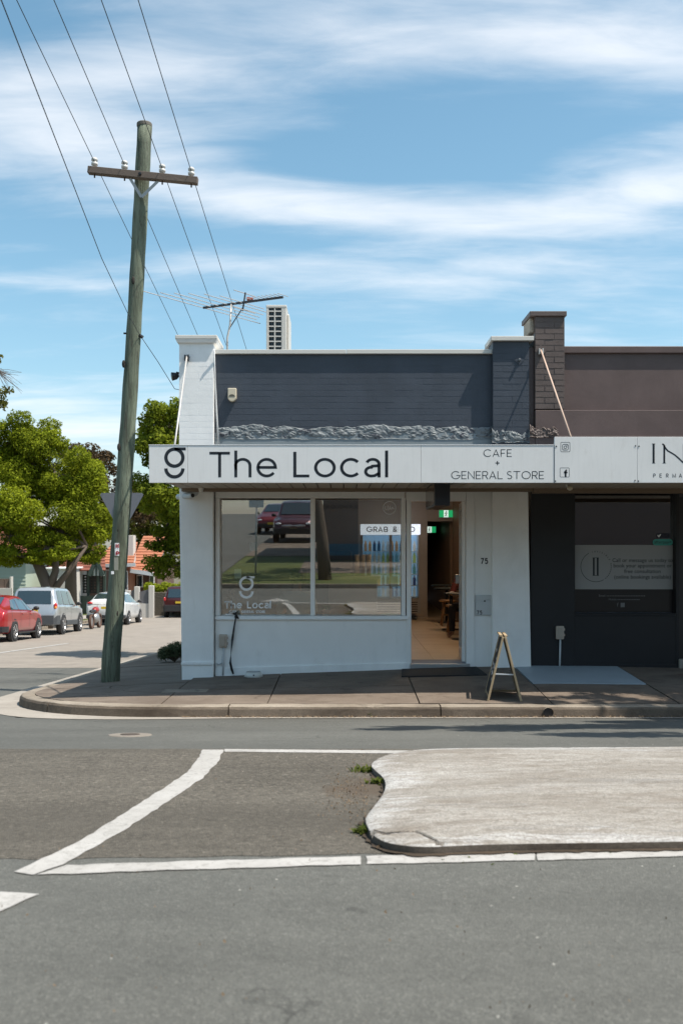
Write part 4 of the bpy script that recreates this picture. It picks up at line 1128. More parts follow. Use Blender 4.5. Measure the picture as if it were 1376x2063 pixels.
bfont('Mobile:', fx(1230), fz(1210.5), .036, Yt, m_dimw, swf)
bfont('f', fx(1247), fz(1223), .07, Yt, m_dimw, swf)
box('icon', m_dimw, swf, fx(1254.5), fx(1263), Yt, Yt + .002, fz(1224.5), fz(1215.5), 0)
mb = MB(); poly = rrect(fx(1320), fx(1360), fz(1099), fz(1086), .038); mb.prism(poly, 'xz', 12.586, 12.593); mb.build('teal_badge', M('teal_print', (.06, .36, .30), .5, .03), swf)
bfont('afterpay>', fx(1340), fz(1095), .058, 12.584, m_ink, swf, 'CENTER')
box('dark_badge', M('navy_print', (.012, .012, .03), .5), swf, fx(1328), fx(1354), 12.590, 12.593, fz(1084), fz(1074), 0)
mb = MB(); ribbon(mb, [(fx(1329.5), fz(1078)), (fx(1332), fz(1081)), (fx(1335.5), fz(1076.5))], .014, lambda a, b: (a, 12.588, b)); mb.build('tick_mark', m_inkw, swf, fix=False)
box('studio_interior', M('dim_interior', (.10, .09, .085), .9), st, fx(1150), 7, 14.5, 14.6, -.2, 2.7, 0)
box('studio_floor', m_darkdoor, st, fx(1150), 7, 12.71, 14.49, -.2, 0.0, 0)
box('door_leaf', M('door_black', (.02, .02, .021), .4), st, fx(1368.5), fx(1480), YW + .05, 12.65, -.02, 2.1, .004)
box('door_step', m_gutter, st, fx(1366), fx(1480), YW - .06, YW + .04, -.3, fz(1328), .006)
box('studio_beam', m_tim, aw, 2.37, 7, 12.26, 12.42, 2.135, 2.235, .004)
box('studio_roof', m_metal, st, 2.6, 7, 12.82, 20, 3.3, 3.45, 0)
# ------------------------------------------------------------------ things fixed to the shops
al = thing('alarm_siren', W(468.5, 795, YW), 'cream alarm siren box with rounded foot on the slate parapet', 'alarm')
A = W(460, 783, YW); B = W(477, 810, YW); r = (B.x - A.x) / 2
poly = [(A.x, A.z), (B.x, A.z)] + arc((A.x + B.x) / 2, B.z + r, r, r, 0, -180, 14)
MB().prism(poly, 'xz', YW - .07, YW + .0).build('case', M('cream_plastic', (.60, .53, .40), .4, .04), al, bevel=.008)
MB().prism(arc((A.x + B.x) / 2, B.z + r * 1.15, r * .72, r * .55, 0, 180, 12) + [], 'xz', YW - .073, YW - .069).build('strobe_lens', M('smoky_lens', (.10, .085, .06), .15, .1), al)
cable = MB().tube([W(431, 705, YP - .06), W(433, 760, YP + .07), W(437, 840, YP + .08), W(441, 897, YP + .06)], .011, 8).build('downpipe_cable', m_greypl, None, smooth=True)
tag(cable, 'thin grey cable hanging down the edge between white pillar and slate wall', 'cable')

def camera_(p, lab, px0, px1, Y):
    t = thing('security_camera', p, lab, 'camera')
    A, B = W(px0, 1001, Y), W(px1, 998, Y - .30)
    MB().tube([A, A + (B - A) * .9, B], [.034, .034, .030], 14).build('housing', m_greypl, t, smooth=True)
    MB().tube([B - (B - A) * .02, B + (B - A).normalized() * .006], .024, 14).build('lens', m_blackpl, t)
    MB().tube([A + Vector((.04, 0, .02)), A + Vector((.16, .02, .06)), p + Vector((.02, .0, .0))], .012, 8).build('bracket', m_greypl, t, smooth=True)
    MB().lathe([(.001, -.02), (.04, -.018), (.045, 0)], c=p, axis='y', n=16).build('base', m_greypl, t)
camera_(W(392, 993, YP), 'white bullet security camera on the white pillar under the cafe sign', 359, 388, 12.55)
c2 = thing('security_camera', W(1146, 977, 11.6), 'small cream dome camera under the studio awning', 'camera')
p = W(1148, 983, 11.6)
MB().ellipsoid(p, (.035, .035, .03)).build('housing', M('cream_plastic', (.6, .53, .4)), c2, smooth=True)
MB().tube([p + Vector((-.03, 0, .01)), p + Vector((-.045, 0, .06)), p + Vector((-.04, 0, .12))], .012).build('stalk', m_galv, c2, smooth=True)
fl_ = thing('floodlight', W(360, 757, 12.6), 'small black floodlight on the side of the white pillar', 'light')
p = W(355, 757, 12.6)
MB().tube([p + Vector((.035, 0, .012)), p, p + Vector((-.05, -.02, -.01))], [.02, .045, .055], 12).build('head', m_blackpl, fl_, smooth=True)
MB().tube([p + Vector((.06, 0, .03)), p + Vector((.0, 0, .045))], .012).build('bracket', m_blackpl, fl_)
sm = thing('soffit_lamp', W(405, 982, 12.3), 'cream cone lamp under the awning at the white pillar', 'lamp')
p = W(405, 984, 12.2); MB().lathe([(.045, .03), (.035, 0), (.018, -.05), (.002, -.055)], c=p, n=14).build('cone', m_cream, sm, smooth=True)

# hanging box sign seen end-on
hb = thing('hanging_sign', (1.1, 11.6, 2.0), 'black light box hanging end-on under the awning before the cafe door', 'sign')
MB().box(1.03, 1.20, 11.0, 12.15, 1.925, 2.19).build('frame', M('black_sign_metal', (.016, .018, .026), .3, .1), hb, bevel=.008)
MB().box(1.024, 1.029, 11.04, 12.11, 1.95, 2.165).build('face', M('smoked_acrylic', (.16, .125, .105), .15, .1), hb)

def outlet(base, lab, px, py0, py1, Y, x_par, conduit_to):
    t = thing('power_outlet', base, lab, 'power outlet')
    A, B = W(px - 8, py1, Y), W(px + 8, py0, Y)
    MB().box(A.x, B.x, Y - .05, Y - .001, A.z, B.z).build('case', m_beigepl, t, bevel=.012)
    MB().box(A.x + .02, B.x - .02, Y - .064, Y - .051, A.z + .02, B.z - .02).build('cover', M('tan_plastic', (.40, .34, .28), .4, .05), t, bevel=.006)
    for s_ in (0, 1):
        MB().box(B.x - .002, B.x + .012, Y - .04, Y - .015, A.z + .04 + .07 * s_, A.z + .07 + .07 * s_).build('clip', m_beigepl, t, bevel=.003)
    MB().tube([(W(px + 1, py1, Y).x, Y - .025, A.z + .01), (W(px + 1, py1, Y).x - .008, Y - .022, conduit_to)], .012, 10).build('conduit', m_greypl, t, smooth=True)
    return t
o1 = outlet(W(450, 1365, YW), 'beige weatherproof outlet with grey conduit on the riser below the cafe window', 450, 1278, 1305, YW, 0, -.14)
MB().tube([W(437, 1337, YP - .012), W(441, 1340, YW - .02), W(447, 1336, YW - .02), W(449, 1322, YW - .02)], .009, 8).build('branch_conduit', m_greypl, o1, smooth=True)
outlet(W(1127, 1345, YW - .03), 'beige weatherproof outlet on the black wall above the painted slab', 1127, 1261, 1288, YW - .03, 0, -.05)
strap = MB()
pts = [W(476, 1240, YW - .06), W(472, 1262, YW - .045), W(468, 1290, YW - .03), W(465, 1320, YW - .05), W(464, 1336, YW - .08), W(467, 1350, YW - .07), W(470, 1359, YW - .04)]
wd = [.02, .022, .030, .006, .028, .030, .02]
vs = []
for p, w_ in zip(pts, wd): vs += [p + Vector((-w_ / 2, 0, 0)), p + Vector((w_ / 2, -.004, .004)), p + Vector((w_ / 2, .004, .004)), p + Vector((-w_ / 2, .006, 0))]
strap.add(vs, [(4 * i + j, 4 * i + (j + 1) % 4, 4 * i + 4 + (j + 1) % 4, 4 * i + 4 + j) for i in range(len(pts) - 1) for j in range(4)])
sp = thing('dog_lead', pts[-1], 'black webbing lead tied to the window sill and hanging to the footpath', 'dog lead')
strap.build('strap', m_blackpl, sp)
MB().tube([W(470, 1236, YW - .05), W(477, 1240, YW - .07), W(480, 1246, YW - .05), W(474, 1244, YW - .06), W(476, 1234, YW - .04)], .012, 7).build('knot', m_blackpl, sp, smooth=True)
MB().tube([W(454, 1241, YW - .02), W(454, 1238, YW - .05), W(475, 1238, YW - .05)], .006, 6).build('hook_bar', m_inkw, sp, smooth=True)
bx, by = W(511, 1362, 12.30).x, 12.30
bz = zf(bx, by)
db = thing('dog_bowl', (bx, by, bz), 'white flared dog bowl with paw print below the cafe window', 'bowl')
MB().lathe([(.001, .004), (.075, .012), (.085, .06), (.092, .062), (.118, .002), (.112, 0), (.001, .001)], c=(bx, by, bz), n=28).build('bowl', M('bowl_white', (.62, .62, .58), .35, .04), db, smooth=True)
MB().lathe([(.088, .058), (.084, .06), (.078, .025), (.001, .02)], c=(bx, by, bz), n=28).build('steel_liner', m_metal, db, smooth=True)
MB().lathe([(.001, -.004), (.009, -.003), (.009, .004)], c=(bx + .01, by - .105, bz + .03), axis='y', n=10).build('paw_print', m_blackpl, db)
mt = MB(); x0, x1 = W(804, 1352, 12.35).x, W(970, 1352, 12.35).x
mt.hexa([(x0, 11.86, zf(x0, 11.86) - .01), (x1, 11.86, zf(x1, 11.86) - .01), (x1 - .05, 12.43, zf(x1, 12.43) - .01), (x0 + .04, 12.43, zf(x0, 12.43) - .01)], [(x0, 11.86, zf(x0, 11.86) + .014), (x1, 11.86, zf(x1, 11.86) + .014), (x1 - .05, 12.43, zf(x1, 12.43) + .014), (x0 + .04, 12.43, zf(x0, 12.43) + .014)])
tag(mt.build('doormat', M('black_rubber', (.012, .012, .013), .9, .2, 20, bump=.6, bscale=200), None, bevel=.004), 'black rubber doormat on the footpath before the open cafe door', 'doormat')

# A-frame board seen edge-on
ax, ay = W(1018, 1412, 10.33).x, 10.42
az_ = zf(ax, ay)
ab = thing('sandwich_board', (ax, ay, az_), 'timber framed black sandwich board standing edge-on near the kerb', 'sandwich board')
H_ = .66
m_pine = M('pale_pine', (.40, .30, .18), .55, .2, 3, stretch=(6, 6, 1))
topx = ax - .005
def leg(xb, yb, nm='leg'):
    return MB().bar((ax + xb, yb, zf(ax, yb) + .0), (topx + (.012 if xb > 0 else -.012), yb, az_ + H_), .022, .030, (0, 1, 0)).build(nm, m_pine, ab, bevel=.003)
ya, yb_ = ay - .10, ay + .34
leg(-.17, ya); leg(.17, ya); leg(-.17, yb_); leg(.17, yb_)
for s_ in (-1, 1):
    q = lambda t, y, o_: (ax + s_ * (.165 * (1 - t) + .005) + s_ * o_, y, az_ + H_ * t)
    a, b = .06, .97
    mb = MB(); mb.hexa([q(a, ya + .016, .004), q(a, yb_ - .016, .004), q(a, yb_ - .016, .012), q(a, ya + .016, .012)], [q(b, ya + .016, .004), q(b, yb_ - .016, .004), q(b, yb_ - .016, .012), q(b, ya + .016, .012)])
    mb.build('chalkboard', M('chalkboard', (.012, .013, .016), .5, .15), ab)
    if s_ < 0:
        mb = MB(); rr = random.Random(2)
        for (t0, t1, n) in ((.62, .74, 1), (.30, .46, 3), (.46, .56, 2)):
            for k in range(n * 3):
                tt = rr.uniform(t0, t1); yy = rr.uniform(ya + .05, yb_ - .08)
                mb.add([q(tt, yy, .0135), q(tt, yy + .05, .0135), q(tt + .035, yy + .055, .0135), q(tt + .035, yy + .008, .0135)], [(0, 1, 2, 3)])
        mb.build('chalk_writing', m_inkw, ab, fix=False)
for yy in (ya, yb_):
    MB().bar((ax - .105, yy, az_ + .275), (ax + .105, yy, az_ + .27), .012, .012).build('stay', m_greypl, ab)
for s_ in (-1, 1):
    MB().bar((ax + s_ * .16, ya + .02, az_ + .05), (ax + s_ * .16, yb_ - .02, az_ + .05), .03, .02).build('bottom_rail', m_pine, ab)
MB().bar((ax - .15, yb_ - .06, az_ + .05), (ax + .15, yb_ - .06, az_ + .05), .02, .02).build('spreader', m_pine, ab)
MB().bar((topx - .03, ya - .005, az_ + H_ + .012), (topx - .03, yb_ + .005, az_ + H_ + .012), .03, .015).build('top_rail', m_pine, ab)
MB().bar((topx + .02, ya - .005, az_ + H_ + .008), (topx + .02, yb_ + .005, az_ + H_ + .008), .03, .015).build('top_rail', m_pine, ab)

ab.rotation_euler.z = -.095
# drain pipe mouth in the kerb
dp = thing('drain_outlet', (2.08, 10.04, -.2), 'round dark drain pipe mouth in the kerb face', 'drain')
MB().tube([(2.08, 10.09, -.205), (2.08, 10.012, -.205)], .052, 18, caps=False).build('pipe', m_kerb, dp, smooth=True)
MB().tube([(2.08, 10.03, -.205), (2.08, 10.022, -.205)], .047, 18).build('dark_bore', m_blackpl, dp)

# ------------------------------------------------------------------ roof: antenna and air conditioner
at = thing('tv_antenna', W(460, 700, 14.0), 'long multi-rod television antenna on a bent mast above the parapet', 'antenna')
zA = 4.91
L_, R_ = Vector((-1.97, 14.2, zA - .02)), Vector((-.81, 13.8, zA + .03))
m_alu = M('aluminium', (.45, .44, .42), .4, .1, metal=.6)
m_boom = M('dark_boom', (.05, .05, .055), .5, .2)
MB().bar(L_, R_, .022, .03).build('boom', m_boom, at)
rd = Vector((1.51, 1.95, -.02)).normalized()
for t_, ln in ((0, 2.4), (.10, 1.9), (.20, 1.7), (.31, 1.5), (.42, 1.25), (.50, .9)):
    c_ = L_.lerp(R_, t_); MB().tube([c_ - rd * ln * .5, c_ + rd * ln * .5], .006, 6).build('rod', m_alu, at)
for k in range(9):
    c_ = L_.lerp(R_, .60 + .05 * k); ln = .22
    MB().tube([c_ - rd * ln * .5 + Vector((0, 0, .03)), c_ + rd * ln * .5 + Vector((0, 0, .03))], .005, 6).build('director', m_alu, at)
c_ = L_.lerp(R_, .5)
MB().bar(c_ + Vector((.04, 0, .14)), c_ + Vector((.0, 0, -.12)), .02, .025, (0, 1, 0)).build('reflector_arm', m_boom, at)
for dz_ in (.13, -.11):
    MB().tube([c_ + Vector((.03, 0, dz_)) - rd * .22, c_ + Vector((.03, 0, dz_)) + rd * .22], .006, 6).build('reflector_rod', m_alu, at)
MB().box(c_.x + .06, c_.x + .15, c_.y - .04, c_.y + .02, c_.z + .03, c_.z + .07).build('balun', M('red_plastic', (.42, .08, .05), .5), at, bevel=.008)
c_ = L_.lerp(R_, .36)
MB().tube([c_, c_ + Vector((-.02, 0, -.30)), c_ + Vector((-.06, 0, -.48)), c_ + Vector((-.055, 0, -1.3))], .014, 8).build('mast', m_galv, at, smooth=True)
MB().tube([c_ + Vector((.18, 0, -.02)), c_ + Vector((-.02, 0, -.33))], .008, 6).build('brace', m_boom, at)

acd = thing('air_conditioner', (-.97, 15.2, 3.6), 'cream air conditioner outdoor unit with dark coil grid on the cafe roof', 'air conditioner')
X0, X1, YA = W(536.5, 700, 15).x, W(577, 700, 15).x, 15.0
zt_ = W(540, 613.5, 15).z
m_ac = M('ac_casing', (.60, .575, .52), .4, .04)
MB().box(X0 + .05, X1 - .05, YA + .02, YA + .78, 3.61, zt_ - .02).build('body', M('ac_dark', (.012, .022, .028), .4, .2), acd)
gx = [X0, W(541.5, 0, 15).x, W(552.5, 0, 15).x, W(555, 0, 15).x, W(566.5, 0, 15).x, X1]
MB().box(gx[0], gx[1], YA, YA + .8, 3.6, zt_ - .03).build('side_panel', m_ac, acd, bevel=.006)
MB().box(gx[4], gx[5], YA, YA + .8, 3.6, zt_ - .03).build('side_panel', m_ac, acd, bevel=.01)
MB().box(gx[2], gx[3], YA + .001, YA + .03, 3.6, zt_ - .03).build('grille_bar', m_ac, acd)
MB().box(X0 - .004, X1 + .004, YA - .004, YA + .81, zt_ - .045, zt_).build('top_panel', m_ac, acd, bevel=.01)
k = 0
while True:
    z_ = W(0, 626 + 10.15 * k, 15).z
    if z_ < 3.7: break
    MB().box(gx[1] + .001, gx[4] - .001, YA + .003, YA + .028, z_ - .009, z_ + .009).build('grille_bar', m_ac, acd); k += 1
MB().box(X1, W(588, 0, 15.5).x - .02, YA + .15, YA + .72, 3.62, zt_ - .10).build('fan_cowl', m_ac, acd, bevel=.02)

# ------------------------------------------------------------------ utility pole and wires
def pole_wood():
    m, nt, b = mk('treated_pole'); c = pos(nt)
    k = ramp(nt, nz(nt, c, 2.6, 8, .62, .5, (3.5, 3.5, .45)), [(.26, (.055, .068, .045)), (.46, (.125, .150, .105)), (.62, (.20, .235, .17)), (.8, (.30, .325, .25))])
    k = mixc(nt, ramp(nt, nz(nt, c, 6, 9, .75, 1.0, (4, 4, .35)), [(.52, 0), (.62, .85)]), k, (.050, .044, .034))
    k = mixc(nt, ramp(nt, nz(nt, c, 1.1, 6, .6, .4, (1.5, 1.5, .8)), [(.5, 0), (.72, .5)]), k, (.06, .068, .045))
    nt.links.new(k, b.inputs['Base Color']); b.inputs['Roughness'].default_value = .85
    bumpn(nt, b, nz(nt, c, 14, 8, .7, .4, (3, 3, .14)), .9, .03)
    return m
m_pole = pole_wood()
PB, PT = W(221, 1366, 12.75), W(291, 254, 12.6)
pl = thing('utility_pole', PB, 'leaning green-stained timber utility pole at the corner kerb', 'utility pole')
n = 30; pts = []; rs = []
for i in range(n + 1):
    t_ = i / n; p = PB.lerp(PT, t_) + Vector((.05 * math.sin(t_ * 3.0), 0, 0)) * .6
    if i == 0: p = p + Vector((0, 0, -.35))
    pts.append(p); rs.append(.118 - (.118 - .092) * min(1, t_ * 1.6) + .003 * math.sin(i * 2.1))
MB().tube(pts, rs, 28).build('shaft', m_pole, pl, smooth=True)
MB().lathe([(.088, -.01), (.097, 0), (.097, .035), (.09, .045), (.001, .05)], c=PT, n=20).build('cap', M('weathered_cap', (.13, .12, .10), .8, .2), pl)
for k_ in range(5):
    a = k_ * 1.1 + .3
    t_ = .12 + .15 * k_; p = PB.lerp(PT, t_)
    MB().ellipsoid((p.x + math.cos(a) * .06, p.y - .092, p.z), (.022, .012, .05)).build('knot', M('dark_knot', (.03, .025, .02), .9), pl, smooth=True)
YC = 12.44
m_arm = M('weathered_crossarm', (.135, .105, .085), .85, .4, 5, bump=.6, bscale=20, stretch=(.4, 3, 3))
CA, CB = W(178, 342, YC), W(398.5, 364, YC)
MB().bar(CA, CB, .10, .085, (0, 0, 1)).build('crossarm', m_arm, pl, bevel=.006)
for px_ in (262, 318):
    t_ = (px_ - 178) / 220.5; a = CA.lerp(CB, t_) + Vector((0, .0, -.05)); b_ = W(285, 396, YC + .03)
    MB().bar(a, b_, .035, .008, (0, 1, 0)).build('brace', m_metal, pl)
m_por = M('porcelain', (.62, .60, .56), .25, .1)
ins = []
for k_, px_ in enumerate((190.5, 251, 327, 385.5)):
    t_ = (px_ - 178) / 220.5; a = CA.lerp(CB, t_)
    o = MB().lathe([(.012, .03), (.012, .06), (.040, .07), (.042, .10), (.026, .108), (.026, .118), (.040, .125), (.040, .15), (.024, .165), (.001, .168)], c=a, n=16).build('insulator', m_por, pl, smooth=True)
    MB().tube([a + Vector((0, 0, -.085)), a + Vector((0, 0, .05))], .01, 8).build('pin', M('rusty_iron', (.06, .045, .035)), o)
    ins.append(a + Vector((-.0, -.045, .115)))
t_ = .48; a = CA.lerp(CB, t_); MB().lathe([(.001, -.075), (.02, -.07), (.02, -.05)], c=(a.x, a.y, a.z), axis='y', n=10).build('bolt', m_blackpl, pl)
bk = W(283, 676, 12.62); MB().tube([bk + Vector((-.1, 0, .0)), bk, bk + Vector((.03, 0, -.02))], .022, 8).build('service_bracket', m_blackpl, pl)
bk2 = W(249, 671, 12.62); MB().tube([bk2 + Vector((.05, 0, 0)), bk2], .012, 8).build('bolt', m_blackpl, pl)
def on_pole(px, py): return W(px, py, 12.55)
def plate(x0, x1, y0, y1, mat, nm):
    A, B = W(x0, y1, 12.575), W(x1, y0, 12.575)
    return MB().box(A.x, B.x, 12.573, 12.579, A.z, B.z).build(nm, mat, pl)
plate(231.5, 240, 1094, 1120, m_inkw, 'number_plate')
m_red = M('red_vinyl', (.45, .03, .03), .5, .05)
for ch, yb in (('H', 1104), ('P', 1119)):
    A = W(233, yb, 12.57); letters(ch, A.x, A.z, .052, 12.570, m_red, pl, w=.24, sp=.1, width=.040)
plate(230, 238, 1123, 1149, M('weathered_tin', (.32, .31, .26), .6, .25, 20), 'tin_plate')
plate(224, 229.5, 1151, 1157, m_inkw, 'tag')
m_wire = M('dark_cable', (.018, .02, .024), .5, .1)
order = ['leftmost', 'second from left', 'third from left', 'rightmost']
for k_, p in enumerate(ins):
    pts = []
    for i in range(25):
        t_ = -28 + 54 * i / 24
        d = Vector((33 / F, 1, -.161)); q = p + d * t_
        q.z += .0012 * t_ * t_ * .15
        pts.append(q)
    o = MB().tube(pts, .0048, 6).build('power_line', m_wire, None, smooth=True)
    tag(o, '%s overhead wire carried on the crossarm insulators' % order[k_], 'wire', 'wires on the crossarm')
o = MB().tube([W(-60, -150, 5.5), W(3, 0, 6.3), W(120, 300, 8.1), W(205, 520, 10.2), W(262, 640, 12.1), bk], .0042, 6).build('service_line', m_wire, None, smooth=True)
tag(o, 'thin overhead cable running from the top left corner down to the pole bracket', 'wire')
o = MB().tube([bk, W(318, 728, 12.9), W(352, 783, 13.2), (-2.0, 13.35, 3.55)], .0042, 6).build('service_line', m_wire, None, smooth=True)
tag(o, 'thin cable from the pole bracket down to the side of the cafe', 'wire')

# give way sign from behind
gw = thing('give_way_sign', (-3.66, 16.0, zf(-3.66, 16)), 'grey back of a triangular road sign behind the utility pole', 'road sign')
A, B, C_ = W(199.5, 993, 16), W(291, 993, 16), W(245, 1078, 16)
mid = (A + B + C_) / 3
tri = []
for v, (u1, u2) in ((A, (B, C_)), (B, (C_, A)), (C_, (A, B))):
    tri += [(v + (u2 - v) * .05), (v + (u1 - v) * .05)]
poly = [(p.x, p.z) for p in tri]
MB().prism(poly, 'xz', 16.0, 16.006).build('plate', M('sign_back', (.20, .20, .215), .5, .08, metal=.4), gw)
MB().prism([(mid.x + (a - mid.x) * .97, mid.z + (b - mid.z) * .97) for a, b in poly], 'xz', 16.0065, 16.009).build('face', m_red, gw)
xb = W(224, 1330, 16).x
MB().tube([(xb, 15.97, zf(xb, 16) - .1), W(232, 1150, 15.97), W(243, 996, 15.97)], .026, 10).build('post', m_galv, gw, smooth=True)

# ------------------------------------------------------------------ inside the cafe
fr = thing('drinks_fridge', (.99, 20.6, 0), 'tall two-door drinks fridge with white lit header reading GRAB & GO', 'fridge')
YF_ = 20.3
fx0, fx1 = fx(727, YF_), fx(847, YF_)
z_ = lambda py: fz(py, YF_)
m_frame = M('fridge_grey', (.30, .27, .25), .4, .06)
m_head = M('lit_header', (.74, .82, .95), .5, .02, emis=.62)
m_lit = M('lit_fridge_back', (.30, .48, .66), .5, .25, 6, emis=.22)
box('header', m_head, fr, fx0, fx1, YF_ - .02, YF_ + .5, z_(1077), z_(1056), .006)
letters('GRAB & GO', fx(738, YF_), z_(1072), z_(1061) - z_(1072), YF_ - .024, m_ink, fr, w=.15, sp=.16, width=fx(836, YF_) - fx(738, YF_))
box('cabinet', m_lit, fr, fx0 + .04, fx1 - .04, YF_ + .45, YF_ + .6, z_(1205), z_(1078), 0)
box('side', m_frame, fr, fx0, fx0 + .04, YF_, YF_ + .62, z_(1236), z_(1078), .003)
box('side', m_frame, fr, fx1 - .04, fx1, YF_, YF_ + .62, z_(1236), z_(1078), .003)
box('mid_post', m_frame, fr, (fx0 + fx1) / 2 - .03, (fx0 + fx1) / 2 + .03, YF_, YF_ + .05, z_(1205), z_(1078), .003)
box('base', m_frame, fr, fx0 + .041, fx1 - .041, YF_ + .0, YF_ + .6, z_(1236), z_(1206), .004)
for k_ in range(5):
    box('vent_slot', m_blackpl, fr, fx0 + .1, fx1 - .06, YF_ - .004, YF_ + .01, z_(1233 - k_ * 4.6), z_(1231.2 - k_ * 4.6), 0)
for k_ in range(4):
    MB().lathe([(.04, 0), (.04, .06)], c=(fx0 + .12 + k_ * .32, YF_ + .06, .035), axis='x', n=12).build('castor', m_blackpl, fr)
m_fgl = glass('fridge_glass', .05, (.9, .95, .97))
for s_ in (0, 1):
    a = fx0 + .042 + s_ * ((fx1 - fx0) / 2 - .01); b_ = a + (fx1 - fx0) / 2 - .075
    box('glass_door', m_fgl, fr, a, b_, YF_ + .004, YF_ + .012, z_(1204), z_(1079), 0)
rb = random.Random(11)
bcols = [(.03, .16, .42), (.12, .40, .60), (.55, .60, .62), (.40, .55, .20), (.60, .30, .08), (.02, .05, .16), (.70, .72, .74), (.10, .30, .32)]
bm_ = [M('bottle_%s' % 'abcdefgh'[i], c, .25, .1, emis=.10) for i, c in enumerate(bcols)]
bprof = [(.030, 0), (.032, .01), (.032, .13), (.014, .18), (.013, .205), (.001, .207)]
bproto = {}
shelf_z = [z_(1203), z_(1180), z_(1157), z_(1134), z_(1110)]
for si, zz in enumerate(shelf_z):
    box('shelf', m_greypl, fr, fx0 + .041, fx1 - .041, YF_ + .06, YF_ + .44, zz - .012, zz, 0)
    row = bm_[(si * 3) % 8:(si * 3) % 8 + 3] or bm_[:3]
    for k_ in range(12):
        mt_ = row[(k_ // 2) % len(row)]
        if mt_.name not in bproto:
            me = MB().lathe(bprof, n=10); mm = bpy.data.meshes.new('bottle'); mm.from_pydata(me.v, [], me.f); mm.materials.append(mt_); bproto[mt_.name] = mm
        o = bpy.data.objects.new('bottle', bproto[mt_.name]); link(o)
        o.location = (fx0 + .10 + k_ * .091, YF_ + .16 + rb.uniform(-.01, .01), zz)
        tag(o, 'drink bottle standing on the %s shelf of the drinks fridge' % ['lowest', 'second lowest', 'middle', 'second highest', 'top'][si], 'bottle', 'bottles in the drinks fridge, shelf by shelf')

def exit_sign(lab, px0, px1, py0, py1, Y):
    t = thing('exit_sign', W((px0 + px1) / 2, py1, Y), lab, 'exit sign')
    A, B = W(px0, py1, Y), W(px1, py0, Y); w_ = B.x - A.x; h_ = B.z - A.z
    m_g = M('exit_green', (.015, .42, .14), .5, .02, emis=.45); m_w = M('exit_white', (.75, .95, .85), .5, .02, emis=.5)
    MB().box(A.x - .008, B.x + .008, Y, Y + .05, A.z - .008, B.z + .012).build('case', m_greypl, t, bevel=.004)
    MB().box(A.x, A.x + w_ * .33, Y - .004, Y - .001, A.z, B.z).build('green_panel', m_g, t)
    MB().box(A.x + w_ * .68, B.x, Y - .004, Y - .001, A.z, B.z).build('green_panel', m_g, t)
    MB().box(A.x + w_ * .331, A.x + w_ * .679, Y - .004, Y - .001, A.z, B.z).build('white_panel', m_w, t)
    mb = MB(); c0 = A.x + w_ * .5; z0 = A.z; f_ = lambda a, b: (c0 + a * h_, Y - .006, z0 + b * h_)
    ribbon(mb, arc(.06, .84, .05, .05, 0, 360, 10), .07, f_); ribbon(mb, [(.03, .70), (-.03, .42)], .14, f_)
    ribbon(mb, [(-.03, .42), (.10, .28), (.06, .08)], .08, f_); ribbon(mb, [(-.03, .42), (-.08, .22), (-.24, .16)], .08, f_)
    ribbon(mb, [(.03, .66), (.17, .55), (.25, .62)], .06, f_); ribbon(mb, [(.02, .68), (-.14, .62), (-.18, .48)], .06, f_)
    mb.build('running_figure', m_ink, t, fix=False)
exit_sign('lit green running-man exit sign above the passage opening', 885, 912, 1028, 1042, 21.12)
exit_sign('lit green running-man exit sign deep in the dark passage', 852, 878, 1061, 1073, 23.6)

# added lamps, unseen on the ceiling, that brighten the cafe inside
m_fill2 = M('dim_warm_fill', (1.0, .80, .58), .5, .0, emis=2.5)
m_fill = M('warm_fill', (1.0, .76, .50), .5, .0, emis=24.0)
for k_, (x_, y_, lab) in enumerate(((1.75, 14.6, 'added unseen warm fill light on the ceiling near the open door'), (1.85, 18.2, 'added unseen warm fill light on the ceiling near the passage'))):
    t = thing('fill_light', (x_, y_, 2.7), lab, 'lamp', 'added cafe fill lights')
    box('case', m_white2, t, x_ - .32, x_ + .32, y_ - .17, y_ + .17, 2.71, 2.748, .004)
    box('diffuser', m_fill if x_ > 0 else m_fill2, t, x_ - .29, x_ + .29, y_ - .14, y_ + .14, 2.700, 2.709, 0)

# counter, machine and small things behind the glass
m_coun = M('counter_stone', (.30, .27, .25), .5, .08)
co = thing('service_counter', (.35, 15.6, 0), 'grey-brown service counter behind the right window pane', 'counter')
box('front', m_coun, co, -.2, .55, 15.3, 16.0, 0, .98, .004)
box('top', M('counter_top', (.42, .38, .35), .35, .06), co, -.22, .60, 15.26, 16.05, .981, 1.03, .004)
em = thing('espresso_machine', (-.05, 15.7, 1.03), 'dark espresso machine with steel jugs on the service counter', 'coffee machine')
box('body', M('machine_black', (.02, .02, .022), .3, .1), em, -.20, .16, 15.4, 15.9, 1.09, 1.42, .02)
box('drip_tray', m_metal, em, -.18, .14, 15.28, 15.42, 1.06, 1.09, .004)
for x_ in (-.14, .1): MB().lathe([(.01, 0), (.01, .06)], c=(x_, 15.6, 1.031), n=8).build('foot', m_metal, em)
for k_, x_ in enumerate((.24, .33, .42)):
    o = MB().lathe([(.001, 0), (.035, 0), (.045, .13 + .2), (.001, .13 + .2)], c=(x_, 15.5, 1.032), n=14).build('paper_cups', M('kraft_paper', (.46, .38, .30), .7, .08), None, smooth=True)
    tag(o, '%s stack of paper cups on the service counter' % ['left', 'middle', 'right'][k_], 'cups', 'stacks of paper cups')
